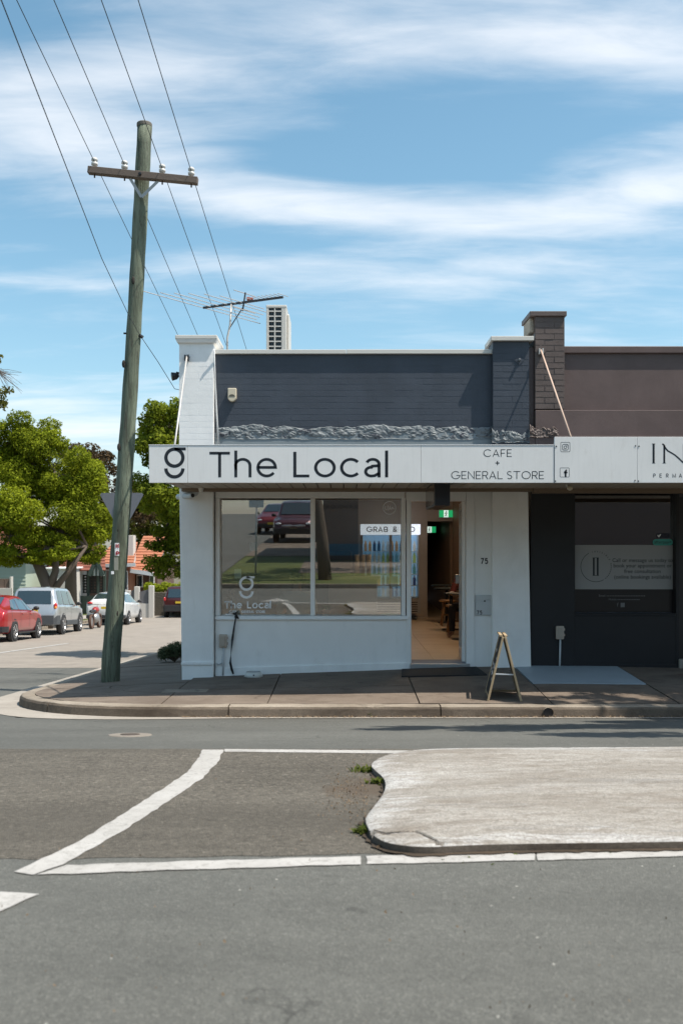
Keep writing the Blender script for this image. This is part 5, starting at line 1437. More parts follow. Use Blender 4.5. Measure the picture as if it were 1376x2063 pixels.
# window bench with pots
wb = thing('window_bench', (-.4, 12.9, 0), 'timber bench shelf along the inside of the cafe window', 'bench')
box('shelf', M('bench_timber', (.22, .15, .10), .5, .15), wb, -1.55, .74, 12.70, 13.02, .50, .54, .004)
for x_ in (-1.5, -.4, .68): box('support', m_tim, wb, x_, x_ + .05, 12.72, 13.0, 0, .499, 0)
pp = thing('potted_plant', W(658, 1240, 12.85), 'small plant in a pink pot inside the cafe window', 'plant')
c_ = Vector((W(658, 1240, 12.85).x, 12.85, .542))
MB().lathe([(.001, 0), (.045, 0), (.062, .12), (.055, .12), (.05, .10), (.001, .10)], c=c_, n=18).build('pot', M('pink_clay', (.55, .33, .27), .6, .06), pp, smooth=True)
mb = MB(); rr = random.Random(5)
for k_ in range(26):
    a = rr.uniform(0, 6.28); l = rr.uniform(.06, .15); b0 = c_ + Vector((0, 0, .1)); tip = b0 + Vector((math.cos(a) * l, math.sin(a) * l * .6, rr.uniform(.02, .10)))
    sd = Vector((-math.sin(a), math.cos(a), 0)) * .02
    md = (b0 + tip) / 2 + Vector((0, 0, .03)); mb.add([b0, md + sd, tip, md - sd], [(0, 1, 2, 3)])
mb.build('leaves', M('houseplant_leaf', (.06, .16, .05), .5, .2), pp, fix=False)
c_ = Vector((W(785, 1240, 12.85).x, 12.85, .542))
tag(MB().lathe([(.001, 0), (.05, 0), (.115, .06), (.108, .062), (.045, .012), (.001, .01)], c=c_, n=24).build('bowl', M('mint_glaze', (.30, .55, .44), .3, .05), None, smooth=True), 'mint green shallow bowl inside the cafe window', 'bowl')
vs_ = thing('flower_vase', W(478, 1235, 12.86), 'white vase of dried flowers behind the window lettering', 'vase')
c_ = Vector((W(478, 1235, 12.86).x, 12.86, .542))
MB().lathe([(.001, 0), (.05, 0), (.07, .06), (.05, .13), (.03, .16), (.036, .18), (.001, .17)], c=c_, n=18).build('vase', M('vase_white', (.6, .62, .58), .4, .05), vs_, smooth=True)
mb = MB()
for k_ in range(14):
    a = rr.uniform(0, 6.28); tip = c_ + Vector((math.cos(a) * .12, math.sin(a) * .06, rr.uniform(.25, .36)))
    mb.tube([c_ + Vector((0, 0, .16)), tip], .003, 5); mb.ellipsoid(tip, (.022, .022, .018), 6, 4)
mb.build('dried_flowers', M('dried_flower', (.40, .28, .20), .8, .2), vs_, fix=False)
# tables and stools by the right wall
m_seat = M('stool_timber', (.30, .16, .07), .5, .2, 4)
def table_at(x, y, lab):
    t = thing('cafe_table', (x, y, 0), lab, 'table', 'round tables by the cafe wall')
    MB().lathe([(.001, .0), (.17, .0), (.17, .012), (.03, .03), (.001, .03)], c=(x, y, .001), n=24).build('base', m_blackpl, t, smooth=False)
    MB().tube([(x, y, .03), (x, y, .72)], .03, 12).build('post', m_blackpl, t, smooth=True)
    MB().lathe([(.001, 0), (.30, 0), (.30, .025), (.001, .025)], c=(x, y, .721), n=28).build('top', M('table_black', (.02, .018, .016), .4, .1), t)
def stool_at(x, y, lab, col, h=.45):
    t = thing('stool', (x, y, 0), lab, 'stool', 'stools by the cafe wall')
    MB().lathe([(.001, 0), (.15, 0), (.16, .015), (.16, .035), (.001, .04)], c=(x, y, h), n=22).build('seat', col, t)
    for k_ in range(4):
        a = math.pi / 4 + k_ * math.pi / 2
        MB().tube([(x + math.cos(a) * .17, y + math.sin(a) * .17, 0), (x + math.cos(a) * .10, y + math.sin(a) * .10, h + .005)], [.016, .02], 8).build('leg', col, t, smooth=True)
    MB().lathe([(.115, .2), (.13, .2), (.13, .215), (.115, .215), (.115, .2)], c=(x, y, 0), n=18).build('foot_ring', col, t)
table_at(2.06, 19.5, 'black round table deepest along the cafe wall'); table_at(1.97, 17.9, 'black round table midway along the cafe wall'); table_at(1.93, 15.9, 'black round table nearest the open cafe door')
stool_at(2.0, 18.75, 'timber stool deepest along the cafe wall', m_seat); stool_at(1.95, 17.15, 'timber stool midway along the cafe wall', m_seat)
stool_at(2.02, 15.2, 'pale green stool nearest the open cafe door', M('pale_green_paint', (.30, .38, .28), .5, .06))
rk = thing('display_rack', (2.1, 14.3, 0), 'narrow white display rack with black shelves behind the glass door', 'rack')
for x_, y_ in ((1.93, 14.2), (2.3, 14.2), (1.93, 14.55), (2.3, 14.55)): MB().bar((x_, y_, 0), (x_, y_, 1.72), .022, .022).build('post', m_white2, rk)
for zz in (.5, .85, 1.15, 1.45): box('shelf', m_blackpl, rk, 1.92, 2.31, 14.19, 14.56, zz, zz + .02, 0)

# ------------------------------------------------------------------ people
def skin(name, joints, edges, mat, parent, sub=2):
    keys = list(joints); me = bpy.data.meshes.new(name)
    og = org(parent)
    me.from_pydata([Vector(joints[k][0]) - og for k in keys], [(keys.index(a), keys.index(b)) for a, b in edges], [])
    o = bpy.data.objects.new(name, me); link(o); o.parent = parent; ORG[o.name] = og
    md = o.modifiers.new('skin', 'SKIN'); md.use_smooth_shade = True
    for i, k in enumerate(keys):
        r = joints[k][1]; me.skin_vertices[0].data[i].radius = (r, r) if not isinstance(r, tuple) else r
        me.skin_vertices[0].data[i].use_root = (i == 0)
    s_ = o.modifiers.new('sub', 'SUBSURF'); s_.levels = sub; s_.render_levels = sub
    me.materials.append(mat); return o
def seated_person(base, yaw, seat, lab, top, legs_, hair, lean=.05):
    t = thing('person', base, lab, 'person')
    B = Vector(base); rz = Matrix.Rotation(yaw, 3, 'Z')
    def q(x, y, z): return B + rz @ Vector((x, y, z))
    s = seat
    J = {'pelvis': (q(0, 0, s + .10), .135), 'waist': (q(0, lean * .3, s + .27), .125), 'chest': (q(0, lean, s + .45), .145), 'neck0': (q(0, lean * 1.2, s + .58), .07), 'neck': (q(0, lean * 1.4, s + .64), .052), 'head': (q(0, lean * 1.9 + .02, s + .76), .085), 'crown': (q(0, lean * 1.9, s + .84), .075)}
    E = [('pelvis', 'waist'), ('waist', 'chest'), ('chest', 'neck0'), ('neck0', 'neck'), ('neck', 'head'), ('head', 'crown')]
    for nm, sg_ in (('l', -1), ('r', 1)):
        J['sh' + nm] = (q(.19 * sg_, lean, s + .53), .062); J['el' + nm] = (q(.25 * sg_, lean + .10, s + .28), .045); J['wr' + nm] = (q(.13 * sg_, lean + .33, s + .30), .030); J['pa' + nm] = (q(.10 * sg_, lean + .40, s + .31), .034)
        J['hi' + nm] = (q(.09 * sg_, .04, s + .07), .085); J['kn' + nm] = (q(.12 * sg_, .44, s + .06), .062); J['an' + nm] = (q(.12 * sg_, .42, .07), .040); J['to' + nm] = (q(.13 * sg_, .56, .03), .034)
        E += [('chest', 'sh' + nm), ('sh' + nm, 'el' + nm), ('el' + nm, 'wr' + nm), ('wr' + nm, 'pa' + nm), ('pelvis', 'hi' + nm), ('hi' + nm, 'kn' + nm), ('kn' + nm, 'an' + nm), ('an' + nm, 'to' + nm)]
        for fi in range(4):
            k = 'f%s%d' % (nm, fi); J[k] = (q((.075 + .018 * fi) * sg_, lean + .44, s + .305), .011); J[k + 'e'] = (q((.072 + .019 * fi) * sg_, lean + .48 - .004 * abs(fi - 1), s + .285), .009); E += [('pa' + nm, k), (k, k + 'e')]
        J['th' + nm] = (q(.05 * sg_, lean + .40, s + .315), .011); E.append(('pa' + nm, 'th' + nm))
    m_sk = M('skin_tone', (.42, .25, .17), .5, .06)
    skin('body', J, E, m_sk, t)
    grow = lambda ks, k=1.14: {a: (J[a][0], J[a][1] * k) for a in ks}
    up = ['pelvis', 'waist', 'chest', 'neck0', 'shl', 'ell', 'shr', 'elr']
    skin('shirt', grow(up, 1.16), [e for e in E if e[0] in up and e[1] in up], top, t)
    lo = ['pelvis', 'hil', 'knl', 'anl', 'hir', 'knr', 'anr']
    skin('trousers', grow(lo, 1.15), [e for e in E if e[0] in lo and e[1] in lo], legs_, t)
    hd = q(0, lean * 1.9 - .015, s + .80)
    MB().ellipsoid(hd, (.098, .108, .10), 16, 10).build('hair', hair, t, smooth=True)
    fa = q(0, lean * 1.9 + .115, s + .755); mb = MB(); mb.ellipsoid(fa, (.014, .02, .022), 8, 6)
    for sg_ in (-1, 1): mb.ellipsoid(q(.036 * sg_, lean * 1.9 + .095, s + .782), (.012, .01, .008), 8, 6); mb.ellipsoid(q(.092 * sg_, lean * 1.9 + .02, s + .765), (.012, .02, .03), 8, 6)
    mb.ellipsoid(q(0, lean * 1.9 + .10, s + .715), (.026, .01, .007), 8, 6)
    mb.build('face', m_sk, t, smooth=True)
    return t
px_ = W(601, 1200, 13.55).x
seated_person((px_, 13.5, 0), .2, .28, 'person in a grey shirt sitting with back to the cafe window', M('grey_shirt', (.50, .50, .46), .8, .08), M('dark_trousers', (.03, .03, .035), .8), M('brown_hair', (.05, .03, .02), .6))
stool_at(px_, 13.5, 'low stool under the person at the cafe window', m_seat, .30)
seated_person((2.13, 16.6, 0), 2.6, .42, 'person in a burgundy top sitting at a table behind the open door', M('burgundy_knit', (.16, .035, .03), .8, .1), M('dark_trousers', (.03, .03, .035)), M('dark_hair', (.02, .014, .01), .6))
stool_at(2.13, 16.6, 'stool under the person in burgundy', m_seat)
# ------------------------------------------------------------------ cars
def interp_st(st, y):
    ys = [s[0] for s in st]
    return [float(np.interp(y, ys, [s[k] for s in st])) for k in range(1, 7)]
m_tyre = M('tyre_rubber', (.018, .018, .019), .8, .15)
m_rim = M('alloy_rim', (.45, .45, .46), .3, .08, metal=.8)
m_cglass = M('car_glass', (.020, .035, .042), .04, .1, spec=.9, coat=.6)
m_trim = M('car_black_trim', (.02, .02, .022), .5, .1)
m_plateY = M('plate_yellow', (.58, .40, .03), .5, .05)
m_tail = M('tail_lamp_red', (.42, .015, .012), .15, .1, coat=.5)
m_amber = M('lamp_amber', (.75, .26, .03), .2, .1)
m_headl = M('head_lamp', (.6, .62, .64), .1, .1, coat=.6)
def car(name, lab, cat, loc, yaw, st, paint, wheels, wr, wins, rearw, windsc, lowtrim=None, lamps=(), plate=None, front=False, pitch=0.0, group=None, handles=(), two_tone=None):
    t = thing(name, loc, lab, cat, group, rot=(pitch, 0, yaw))
    n = 46; y0, y1 = st[0][0], st[-1][0]; rows = []
    ys = sorted(set(list(np.linspace(y0, y1, n)) + [s[0] for s in st]))
    for y in ys:
        zs, zb, zt, wl, wb, wt = interp_st(st, y)
        zm = zs + (zb - zs) * .55
        half = [(0, zs), (wl * .86, zs), (wl * .97, zs + .05), (wl, zs + (zb - zs) * .3), ((wl + wb) / 2 + .018, zm), (wb + .006, zb - .07), (wb, zb), (wb - .03 - (wb - wt) * .06, zb + .012), (wt + .015, zt - .055), (wt - .02, zt - .018), (wt - .12, zt + .004), (0, zt + .02)]
        row = [(x, y, z) for x, z in half] + [(-x, y, z) for x, z in reversed(half[1:-1])]
        rows.append(row)
    mb = MB(); m = len(rows[0]); vs = [p for r in rows for p in r]
    fs = [(i * m + j, i * m + (j + 1) % m, (i + 1) * m + (j + 1) % m, (i + 1) * m + j) for i in range(len(rows) - 1) for j in range(m)]
    fs += [tuple(range(m)), tuple(reversed(range((len(rows) - 1) * m, len(rows) * m)))]
    mb.add(vs, fs); mb.build('body', paint, t, smooth=True, local=True)
    def side(y, v, s_, off=.008):
        zs, zb, zt, wl, wb, wt = interp_st(st, y)
        a = (wb - .03 - (wb - wt) * .06, zb + .012); b = (wt + .015, zt - .055)
        return (s_ * (a[0] + (b[0] - a[0]) * v + off), y, a[1] + (b[1] - a[1]) * v + off * .3)
    for s_ in (-1, 1):
        for w_ in wins:
            bot, top = w_     # (y0,y1) at belt, (y0,y1) at roof
            mb = MB(); k = 5
            g_ = [[side(bot[0] + (bot[1] - bot[0]) * i / k + ((top[0] + (top[1] - top[0]) * i / k) - (bot[0] + (bot[1] - bot[0]) * i / k)) * j / k, .06 + .84 * j / k, s_) for i in range(k + 1)] for j in range(k + 1)]
            mb.add([p for r in g_ for p in r], [(j * (k + 1) + i, j * (k + 1) + i + 1, (j + 1) * (k + 1) + i + 1, (j + 1) * (k + 1) + i) for j in range(k) for i in range(k)])
            mb.build('side_window', m_cglass, t, smooth=True, local=True)
    for nm, (ya, yb) in (('rear_window', rearw), ('windscreen', windsc)):
        mb = MB(); k = 6
        g_ = []
        for j in range(k + 1):
            y = ya + (yb - ya) * j / k; zs, zb, zt, wl, wb, wt = interp_st(st, y)
            g_.append([((wt - .09) * (2 * i / k - 1), y + (-.012 if nm == 'rear_window' else .012), zt + .026 + .004 * (1 - abs(2 * i / k - 1))) for i in range(k + 1)])
        mb.add([p for r in g_ for p in r], [(j * (k + 1) + i, j * (k + 1) + i + 1, (j + 1) * (k + 1) + i + 1, (j + 1) * (k + 1) + i) for j in range(k) for i in range(k)])
        mb.build(nm, m_cglass, t, smooth=True, local=True)
    for wy in wheels:
        for s_ in (-1, 1):
            zs, zb, zt, wl, wb, wt = interp_st(st, wy); xo = s_ * (wl - .08)
            w_ = thing('wheel', (0, 0, 0)); w_.parent = t; w_.location = (xo, wy, wr); ORG[w_.name] = Vector((0, 0, 0))
            MB().lathe([(.001, -.02 * s_), (wr + .055, -.02 * s_), (wr + .055, .092 * s_), (.001, .092 * s_)], axis='x', n=28).build('arch', m_trim, w_, local=True)
            MB().lathe([(wr * .6, -.12 * s_), (wr * .93, -.11 * s_), (wr, -.06 * s_), (wr, .06 * s_), (wr * .95, .105 * s_), (wr * .68, .112 * s_), (wr * .66, .09 * s_), (.001, .085 * s_)], axis='x', n=30).build('tyre', m_tyre, w_, local=True, smooth=True)
            mb = MB(); mb.lathe([(wr * .66, .088 * s_), (wr * .68, .114 * s_), (wr * .61, .112 * s_), (wr * .58, .09 * s_)], axis='x', n=28)
            for k in range(5):
                for dd in (-.13, .13):
                    a = k * 2 * math.pi / 5 + dd; mb.bar((.108 * s_, math.cos(a) * wr * .12, math.sin(a) * wr * .12), (.108 * s_, math.cos(a - dd * .4) * wr * .62, math.sin(a - dd * .4) * wr * .62), .03, .014, (1, 0, 0))
            mb.lathe([(.001, .09 * s_), (wr * .15, .095 * s_), (wr * .13, .12 * s_), (.001, .122 * s_)], axis='x', n=14)
            mb.build('rim', m_rim, w_, local=True)
    if lowtrim:
        for (ya, yb, za, zb_, mt_, nm) in lowtrim:
            mb = MB(); k = 14; row = []
            yy = np.linspace(ya, yb, k)
            for s_ in (1, -1):
                vs = []
                for y in yy:
                    zs, zb, zt, wl, wb, wt = interp_st(st, y)
                    vs += [(s_ * (wl + .014), y, za), (s_ * (wl + .022), y, zb_), (s_ * (wl - .2), y, zb_ - .01), (s_ * (wl - .2), y, za)]
                mb.add(vs, [(4 * i + j, 4 * i + (j + 1) % 4, 4 * i + 4 + (j + 1) % 4, 4 * i + 4 + j) for i in range(k - 1) for j in range(4)])
            if nm == 'bumper':
                yo = ya if abs(ya - y0) < .3 else yb; zs, zb, zt, wl, wb, wt = interp_st(st, yo); sg_ = -1 if yo < 0 else 1
                mb.box(-wl - .02, wl + .02, min(yo, yo + sg_ * .07), max(yo, yo + sg_ * .07), za, zb_)
            mb.build(nm, mt_, t, local=True, bevel=.01)
    for (x, y, z, sx_, sy_, sz_, mt_, nm) in lamps:
        for s_ in (-1, 1):
            MB().ellipsoid((s_ * x, y, z), (sx_, sy_, sz_), 12, 8).build(nm, mt_, t, smooth=True, local=True)
    for s_ in (-1, 1):
        for w_ in wins:
            yb_ = w_[0][0] - .03; zs, zb, zt, wl, wb, wt = interp_st(st, yb_)
            MB().add([(s_ * (wl + .004), yb_, zs + (zb - zs) * .3), (s_ * (wl + .004), yb_ + .014, zs + (zb - zs) * .3), (s_ * ((wl + wb) / 2 + .024), yb_ + .014, zs + (zb - zs) * .55), (s_ * ((wl + wb) / 2 + .024), yb_, zs + (zb - zs) * .55), (s_ * (wb + .012), yb_ + .014, zb - .07), (s_ * (wb + .012), yb_, zb - .07), (s_ * (wb + .004), yb_ + .014, zb), (s_ * (wb + .004), yb_, zb)], [(0, 1, 2, 3), (3, 2, 4, 5), (5, 4, 6, 7)]).build('door_seam', m_trim, t, local=True, fix=False)
    if plate:
        MB().box(-.19, .19, plate[0] - .012, plate[0] + .012, plate[1], plate[1] + .11).build('number_plate', m_plateY, t, local=True, bevel=.003)
    for s_ in (-1, 1):
        zs, zb, zt, wl, wb, wt = interp_st(st, windsc[0] - .25)
        mb = MB(); mb.ellipsoid((s_ * (wb + .10), windsc[1] - .35, zb + .09), (.10, .05, .07), 10, 8); mb.box(min(s_ * (wb - .04), s_ * (wb + .05)), max(s_ * (wb - .04), s_ * (wb + .05)), windsc[1] - .37, windsc[1] - .33, zb + .03, zb + .07)
        mb.build('wing_mirror', m_trim, t, smooth=True, local=True)
        for hy in handles:
            zs, zb, zt, wl, wb, wt = interp_st(st, hy)
            MB().box(min(s_ * wb, s_ * (wb + .035)), max(s_ * wb, s_ * (wb + .035)), hy - .09, hy + .09, zb - .11, zb - .08).build('door_handle', paint, t, local=True, bevel=.006)
    return t
def carpaint(nm, col, metal=.25): return M(nm, col, .28, .04, 3, metal=metal, coat=.8)

SUV = [(-2.20, .46, .74, .80, .76, .78, .66), (-2.14, .36, .98, 1.02, .86, .86, .74), (-2.10, .34, 1.05, 1.12, .87, .87, .73), (-1.93, .32, 1.06, 1.60, .88, .88, .68), (-1.80, .32, 1.06, 1.70, .89, .88, .67), (-1.3, .32, 1.06, 1.735, .90, .89, .66), (0.15, .32, 1.04, 1.72, .90, .89, .66), (.50, .32, 1.03, 1.65, .90, .89, .66), (1.12, .32, 1.02, 1.13, .90, .88, .74), (1.25, .33, 1.0, 1.06, .90, .88, .76), (1.85, .36, .93, .97, .88, .86, .72), (2.10, .4, .80, .84, .82, .80, .64), (2.2, .48, .64, .68, .72, .70, .55)]
SED = [(-2.30, .42, .70, .84, .72, .76, .60), (-2.24, .34, .90, .98, .82, .84, .66), (-2.05, .28, .96, 1.06, .88, .88, .70), (-1.75, .25, .97, 1.12, .90, .89, .66), (-1.05, .24, .96, 1.38, .90, .89, .58), (-.45, .24, .95, 1.445, .90, .89, .56), (.10, .24, .94, 1.43, .90, .89, .56), (.45, .24, .94, 1.36, .90, .89, .58), (1.10, .25, .93, 1.02, .90, .87, .70), (1.3, .26, .91, .96, .90, .86, .72), (1.95, .30, .80, .84, .86, .82, .64), (2.22, .36, .68, .72, .76, .74, .52), (2.3, .42, .58, .62, .66, .64, .42)]
HAT = [(-2.15, .44, .72, .80, .74, .76, .64), (-2.10, .36, .98, 1.04, .84, .84, .68), (-2.0, .30, 1.02, 1.16, .87, .87, .66), (-1.55, .26, 1.02, 1.38, .89, .88, .60), (-1.1, .25, 1.0, 1.47, .89, .88, .58), (-.2, .25, .98, 1.51, .89, .88, .57), (.25, .25, .97, 1.47, .89, .88, .57), (1.05, .26, .96, 1.10, .89, .86, .68), (1.3, .27, .94, 1.02, .89, .85, .70), (1.85, .32, .82, .88, .84, .80, .62), (2.08, .38, .70, .74, .74, .70, .5), (2.15, .44, .6, .64, .64, .62, .4)]
def zg(y): return P(y)
PIT = -math.atan(.054)
silver_trim = M('grey_cladding', (.06, .065, .07), .6, .1)
# centre positions: rear wheel at Y, wheelbase 2.65
yc = 31 + 1.33; car('parked_car', 'bright red sedan parked at the left edge of the side street', 'car', (-11.12, yc, zg(yc)), .03, SED, carpaint('red_car_paint', (.36, .012, .016)), (-1.36, 1.34), .325,
    [((-1.62, -.75), (-1.05, -.55)), ((-.70, .22), (-.52, .14)), ((.27, 1.0), (.19, .42))], (-1.85, -1.1), (.48, 1.08), [(-2.25, -1.95, .30, .48, m_trim, 'bumper'), (-.95, .95, .235, .285, m_trim, 'sill_trim')],
    [(.66, -2.17, .88, .16, .10, .07, m_tail, 'tail_lamp')], (-2.33, .70), pitch=PIT, group='cars parked along the side street', handles=(-.5, .45))
yc = 37 + 1.3; car('parked_car', 'silver four-wheel-drive wagon with grey cladding parked ahead of the red sedan', 'car', (-11.28, yc, zg(yc)), .03, SUV, carpaint('silver_car_paint', (.46, .48, .49), .55), (-1.3, 1.32), .36,
    [((-1.78, -1.18), (-1.66, -1.14)), ((-1.05, -.22), (-1.02, -.24)), ((-.12, .82), (-.14, .40))], (-2.11, -1.94), (.52, 1.1), [(-2.2, -1.78, .36, .70, silver_trim, 'bumper'), (-.86, .88, .32, .50, silver_trim, 'sill_trim'), (1.75, 2.12, .36, .62, silver_trim, 'bumper')],
    [(.80, -2.10, 1.00, .075, .06, .17, m_tail, 'tail_lamp'), (.815, -2.14, .98, .05, .03, .06, m_amber, 'indicator_lamp')], (-2.21, .80), pitch=PIT, group='cars parked along the side street', handles=(-.75, .2))
yc = 46 + 1.3; car('parked_car', 'white hatchback with red lamps parked beyond the utility pole', 'car', (-10.72, yc, zg(yc)), .0, HAT, carpaint('white_car_paint', (.68, .69, .69), .05), (-1.28, 1.3), .32,
    [((-1.72, -1.05), (-1.35, -.95)), ((-.98, .02), (-.90, -.0)), ((.08, .92), (.05, .30))], (-1.95, -1.3), (.28, 1.04), [(-2.1, -1.9, .32, .46, m_trim, 'bumper')],
    [(.70, -2.06, 1.0, .15, .09, .07, m_tail, 'tail_lamp')], (-2.14, .74), pitch=-.04, group='cars parked along the side street', handles=(-.6, .3))
MB().box(-11.3, -10.14, 45.2, 45.24, -1.12, -1.04)
yc = 57; car('parked_car', 'dark maroon car half hidden behind the white pillar', 'car', (-8.95, yc, zg(yc)), 0, SUV, carpaint('maroon_car_paint', (.06, .012, .012)), (-1.3, 1.32), .36,
    [((-1.78, -1.18), (-1.66, -1.14)), ((-1.05, -.22), (-1.02, -.24)), ((-.12, .82), (-.14, .40))], (-2.11, -1.94), (.52, 1.1), [(-2.2, -1.78, .36, .70, m_trim, 'bumper')], [(.80, -2.10, 1.0, .075, .06, .15, m_tail, 'tail_lamp')], (-2.21, .8), pitch=-.03, group='cars parked along the side street')
# motorbike between
mbk = thing('motorbike', (-10.45, 42.2, zg(42.2)), 'motorbike parked between the silver wagon and the white hatchback', 'motorbike')
zz = zg(42.2)
for yy in (41.65, 42.95):
    MB().lathe([(.24, -.05), (.30, -.055), (.315, 0), (.30, .055), (.24, .05), (.24, -.05)], c=(-10.45, yy, zg(yy) + .315), axis='x', n=24).build('wheel', M('dusty_tyre', (.09, .05, .035), .9, .2), mbk, smooth=True)
    MB().lathe([(.01, -.03), (.22, -.012), (.22, .012), (.01, .03)], c=(-10.45, yy, zg(yy) + .315), axis='x', n=18).build('disc', m_rim, mbk)
MB().ellipsoid((-10.45, 42.35, zz + .78), (.15, .32, .14)).build('tank', M('red_tank', (.30, .02, .015), .3, .05, coat=.5), mbk, smooth=True)
MB().ellipsoid((-10.45, 41.85, zz + .76), (.13, .36, .07)).build('seat', m_trim, mbk, smooth=True)
MB().ellipsoid((-10.45, 42.3, zz + .45), (.17, .28, .22)).build('engine', m_metal, mbk, smooth=True)
MB().tube([(-10.45, 42.95, zz + .3), (-10.45, 42.7, zz + .95)], .03).tube([(-10.8, 42.62, zz + 1.0), (-10.1, 42.62, zz + 1.0)], .015).build('fork', m_metal, mbk, smooth=True)

# seen in the window only: cars across the street
yc = -18.6; car('parked_car', 'dark red four-wheel-drive facing the shop, seen mirrored in the cafe window', 'car', (-1.9, yc, zg(yc) + .115), .05, SUV, carpaint('dark_red_paint', (.075, .010, .014)), (-1.3, 1.32), .36,
    [((-1.78, -1.18), (-1.66, -1.14)), ((-1.05, -.22), (-1.02, -.24)), ((-.12, .82), (-.14, .40))], (-2.11, -1.94), (.52, 1.1), [(1.78, 2.16, .38, .62, m_trim, 'bumper')], [(.62, 2.06, .80, .15, .10, .06, m_headl, 'head_lamp'), (.25, 2.19, .72, .26, .03, .05, m_rim, 'grille')], (2.2, .52), pitch=.05 * -1, group='cars mirrored in the window')
yc = -27.5; car('parked_car', 'red hatchback behind the dark red one, seen mirrored in the cafe window', 'car', (-3.35, yc, zg(yc) + .02), .1, HAT, carpaint('red_paint_two', (.20, .012, .012)), (-1.28, 1.3), .32,
    [((-1.72, -1.05), (-1.35, -.95)), ((-.98, .02), (-.90, -.0)), ((.08, .92), (.05, .30))], (-1.95, -1.3), (.28, 1.04), [(1.78, 2.1, .38, .55, m_trim, 'bumper')], [(.60, 2.0, .72, .14, .10, .06, m_headl, 'head_lamp')], (2.16, .5), pitch=-.05, group='cars mirrored in the window')

# ------------------------------------------------------------------ trees
def leaves_mesh(name, clumps, size, mat, parent, seed=1, flat_=.35, aspect=.55):
    rg = np.random.default_rng(seed); Ps, Ns, Ts = [], [], []
    for (c, r, n, tint) in clumps:
        d = rg.normal(size=(n, 3)); d /= np.linalg.norm(d, axis=1)[:, None]
        rad = rg.uniform(.25, 1.0, n) ** .45
        rad *= 1 + .18 * np.sin(d[:, 0] * 5 + c[0] * 3) * np.cos(d[:, 2] * 6 + c[2])
        p = np.array(c) + d * rad[:, None] * np.array(r)
        nn = d * .7 + rg.normal(size=(n, 3)) * .55 + np.array([0, 0, flat_]); nn /= np.linalg.norm(nn, axis=1)[:, None]
        Ps.append(p); Ns.append(nn); Ts.append(np.clip(tint + rg.normal(size=n) * .22, 0, 1))
    Pp, Nn, Tt = np.vstack(Ps), np.vstack(Ns), np.concatenate(Ts); n = len(Pp)
    t = rg.normal(size=(n, 3)); t -= Nn * (t * Nn).sum(1)[:, None]; t /= np.linalg.norm(t, axis=1)[:, None]; b = np.cross(Nn, t)
    s = size * rg.uniform(.6, 1.35, n)[:, None]
    V = np.empty((n, 4, 3)); V[:, 0] = Pp - t * s * .5; V[:, 1] = Pp + b * s * aspect * .5 + Nn * s * .08; V[:, 2] = Pp + t * s * .5; V[:, 3] = Pp - b * s * aspect * .5 + Nn * s * .08
    og = org(parent) if parent is not None else Vector((0, 0, 0)); V -= np.array(og)
    me = bpy.data.meshes.new(name); me.vertices.add(4 * n); me.vertices.foreach_set('co', V.ravel())
    me.loops.add(4 * n); me.loops.foreach_set('vertex_index', np.arange(4 * n)); me.polygons.add(n); me.polygons.foreach_set('loop_start', np.arange(n) * 4)
    me.update(calc_edges=True)
    at_ = me.attributes.new('tint', 'FLOAT', 'POINT'); at_.data.foreach_set('value', np.repeat(Tt, 4))
    me.materials.append(mat); me.validate()
    o = bpy.data.objects.new(name, me); link(o)
    if parent is not None: o.parent = parent; ORG[o.name] = og
    return o
m_bark = M('grey_brown_bark', (.12, .092, .07), .9, .3, 4, bump=.8, bscale=18, bdist=.03, stretch=(3, 3, .6))
m_leafA = foliage('leaf_yellow_green', (.026, .050, .004), (.325, .375, .022))
m_leafB = foliage('leaf_mid_green', (.026, .045, .006), (.23, .275, .020))
m_leafC = foliage('leaf_rust', (.035, .028, .016), (.15, .10, .05))
m_leafD = foliage('leaf_olive', (.05, .06, .012), (.24, .23, .045))
def tree(name, lab, base, stems, blobs, mat, leaf, dens, seed, sub=9, group='trees along the side street', crown_tint=.5, branches=True):
    t = thing(name, base, lab, 'tree', group); rg = np.random.default_rng(seed); B = Vector(base)
    mb = MB()
    for pts, r0, r1 in stems:
        k = len(pts); mb.tube([Vector(p) for p in pts], [r0 + (r1 - r0) * i / (k - 1) for i in range(k)], 10)
    clumps = []
    for (c, r) in blobs:
        c = np.array(c); r = np.array(r); top = Vector(stems[int(rg.integers(len(stems)))][0][-1])
        if branches: mb.tube([top, (top + Vector(c)) / 2 + Vector(rg.normal(size=3) * .12), Vector(c)], [.06, .04, .012], 6)
        for i in range(sub):
            d = rg.normal(size=3); d /= np.linalg.norm(d); cc = c + d * r * rg.uniform(.45, .95); rr = r * rg.uniform(.26, .46)
            if branches: mb.tube([Vector(c), Vector(cc)], [.018, .006], 5)
            clumps.append((cc, rr, max(20, int(dens * float(np.prod(rr) ** (2 / 3)))), crown_tint + rg.uniform(-.18, .18)))
    mb.build('trunk', m_bark, t, smooth=True)
    leaves_mesh('crown', clumps, leaf, mat, t, seed)
    return t
def g3(px, py, Y): p = W(px, py, Y); return (p.x, p.y, p.z)
Y = 42; bz = P(Y)
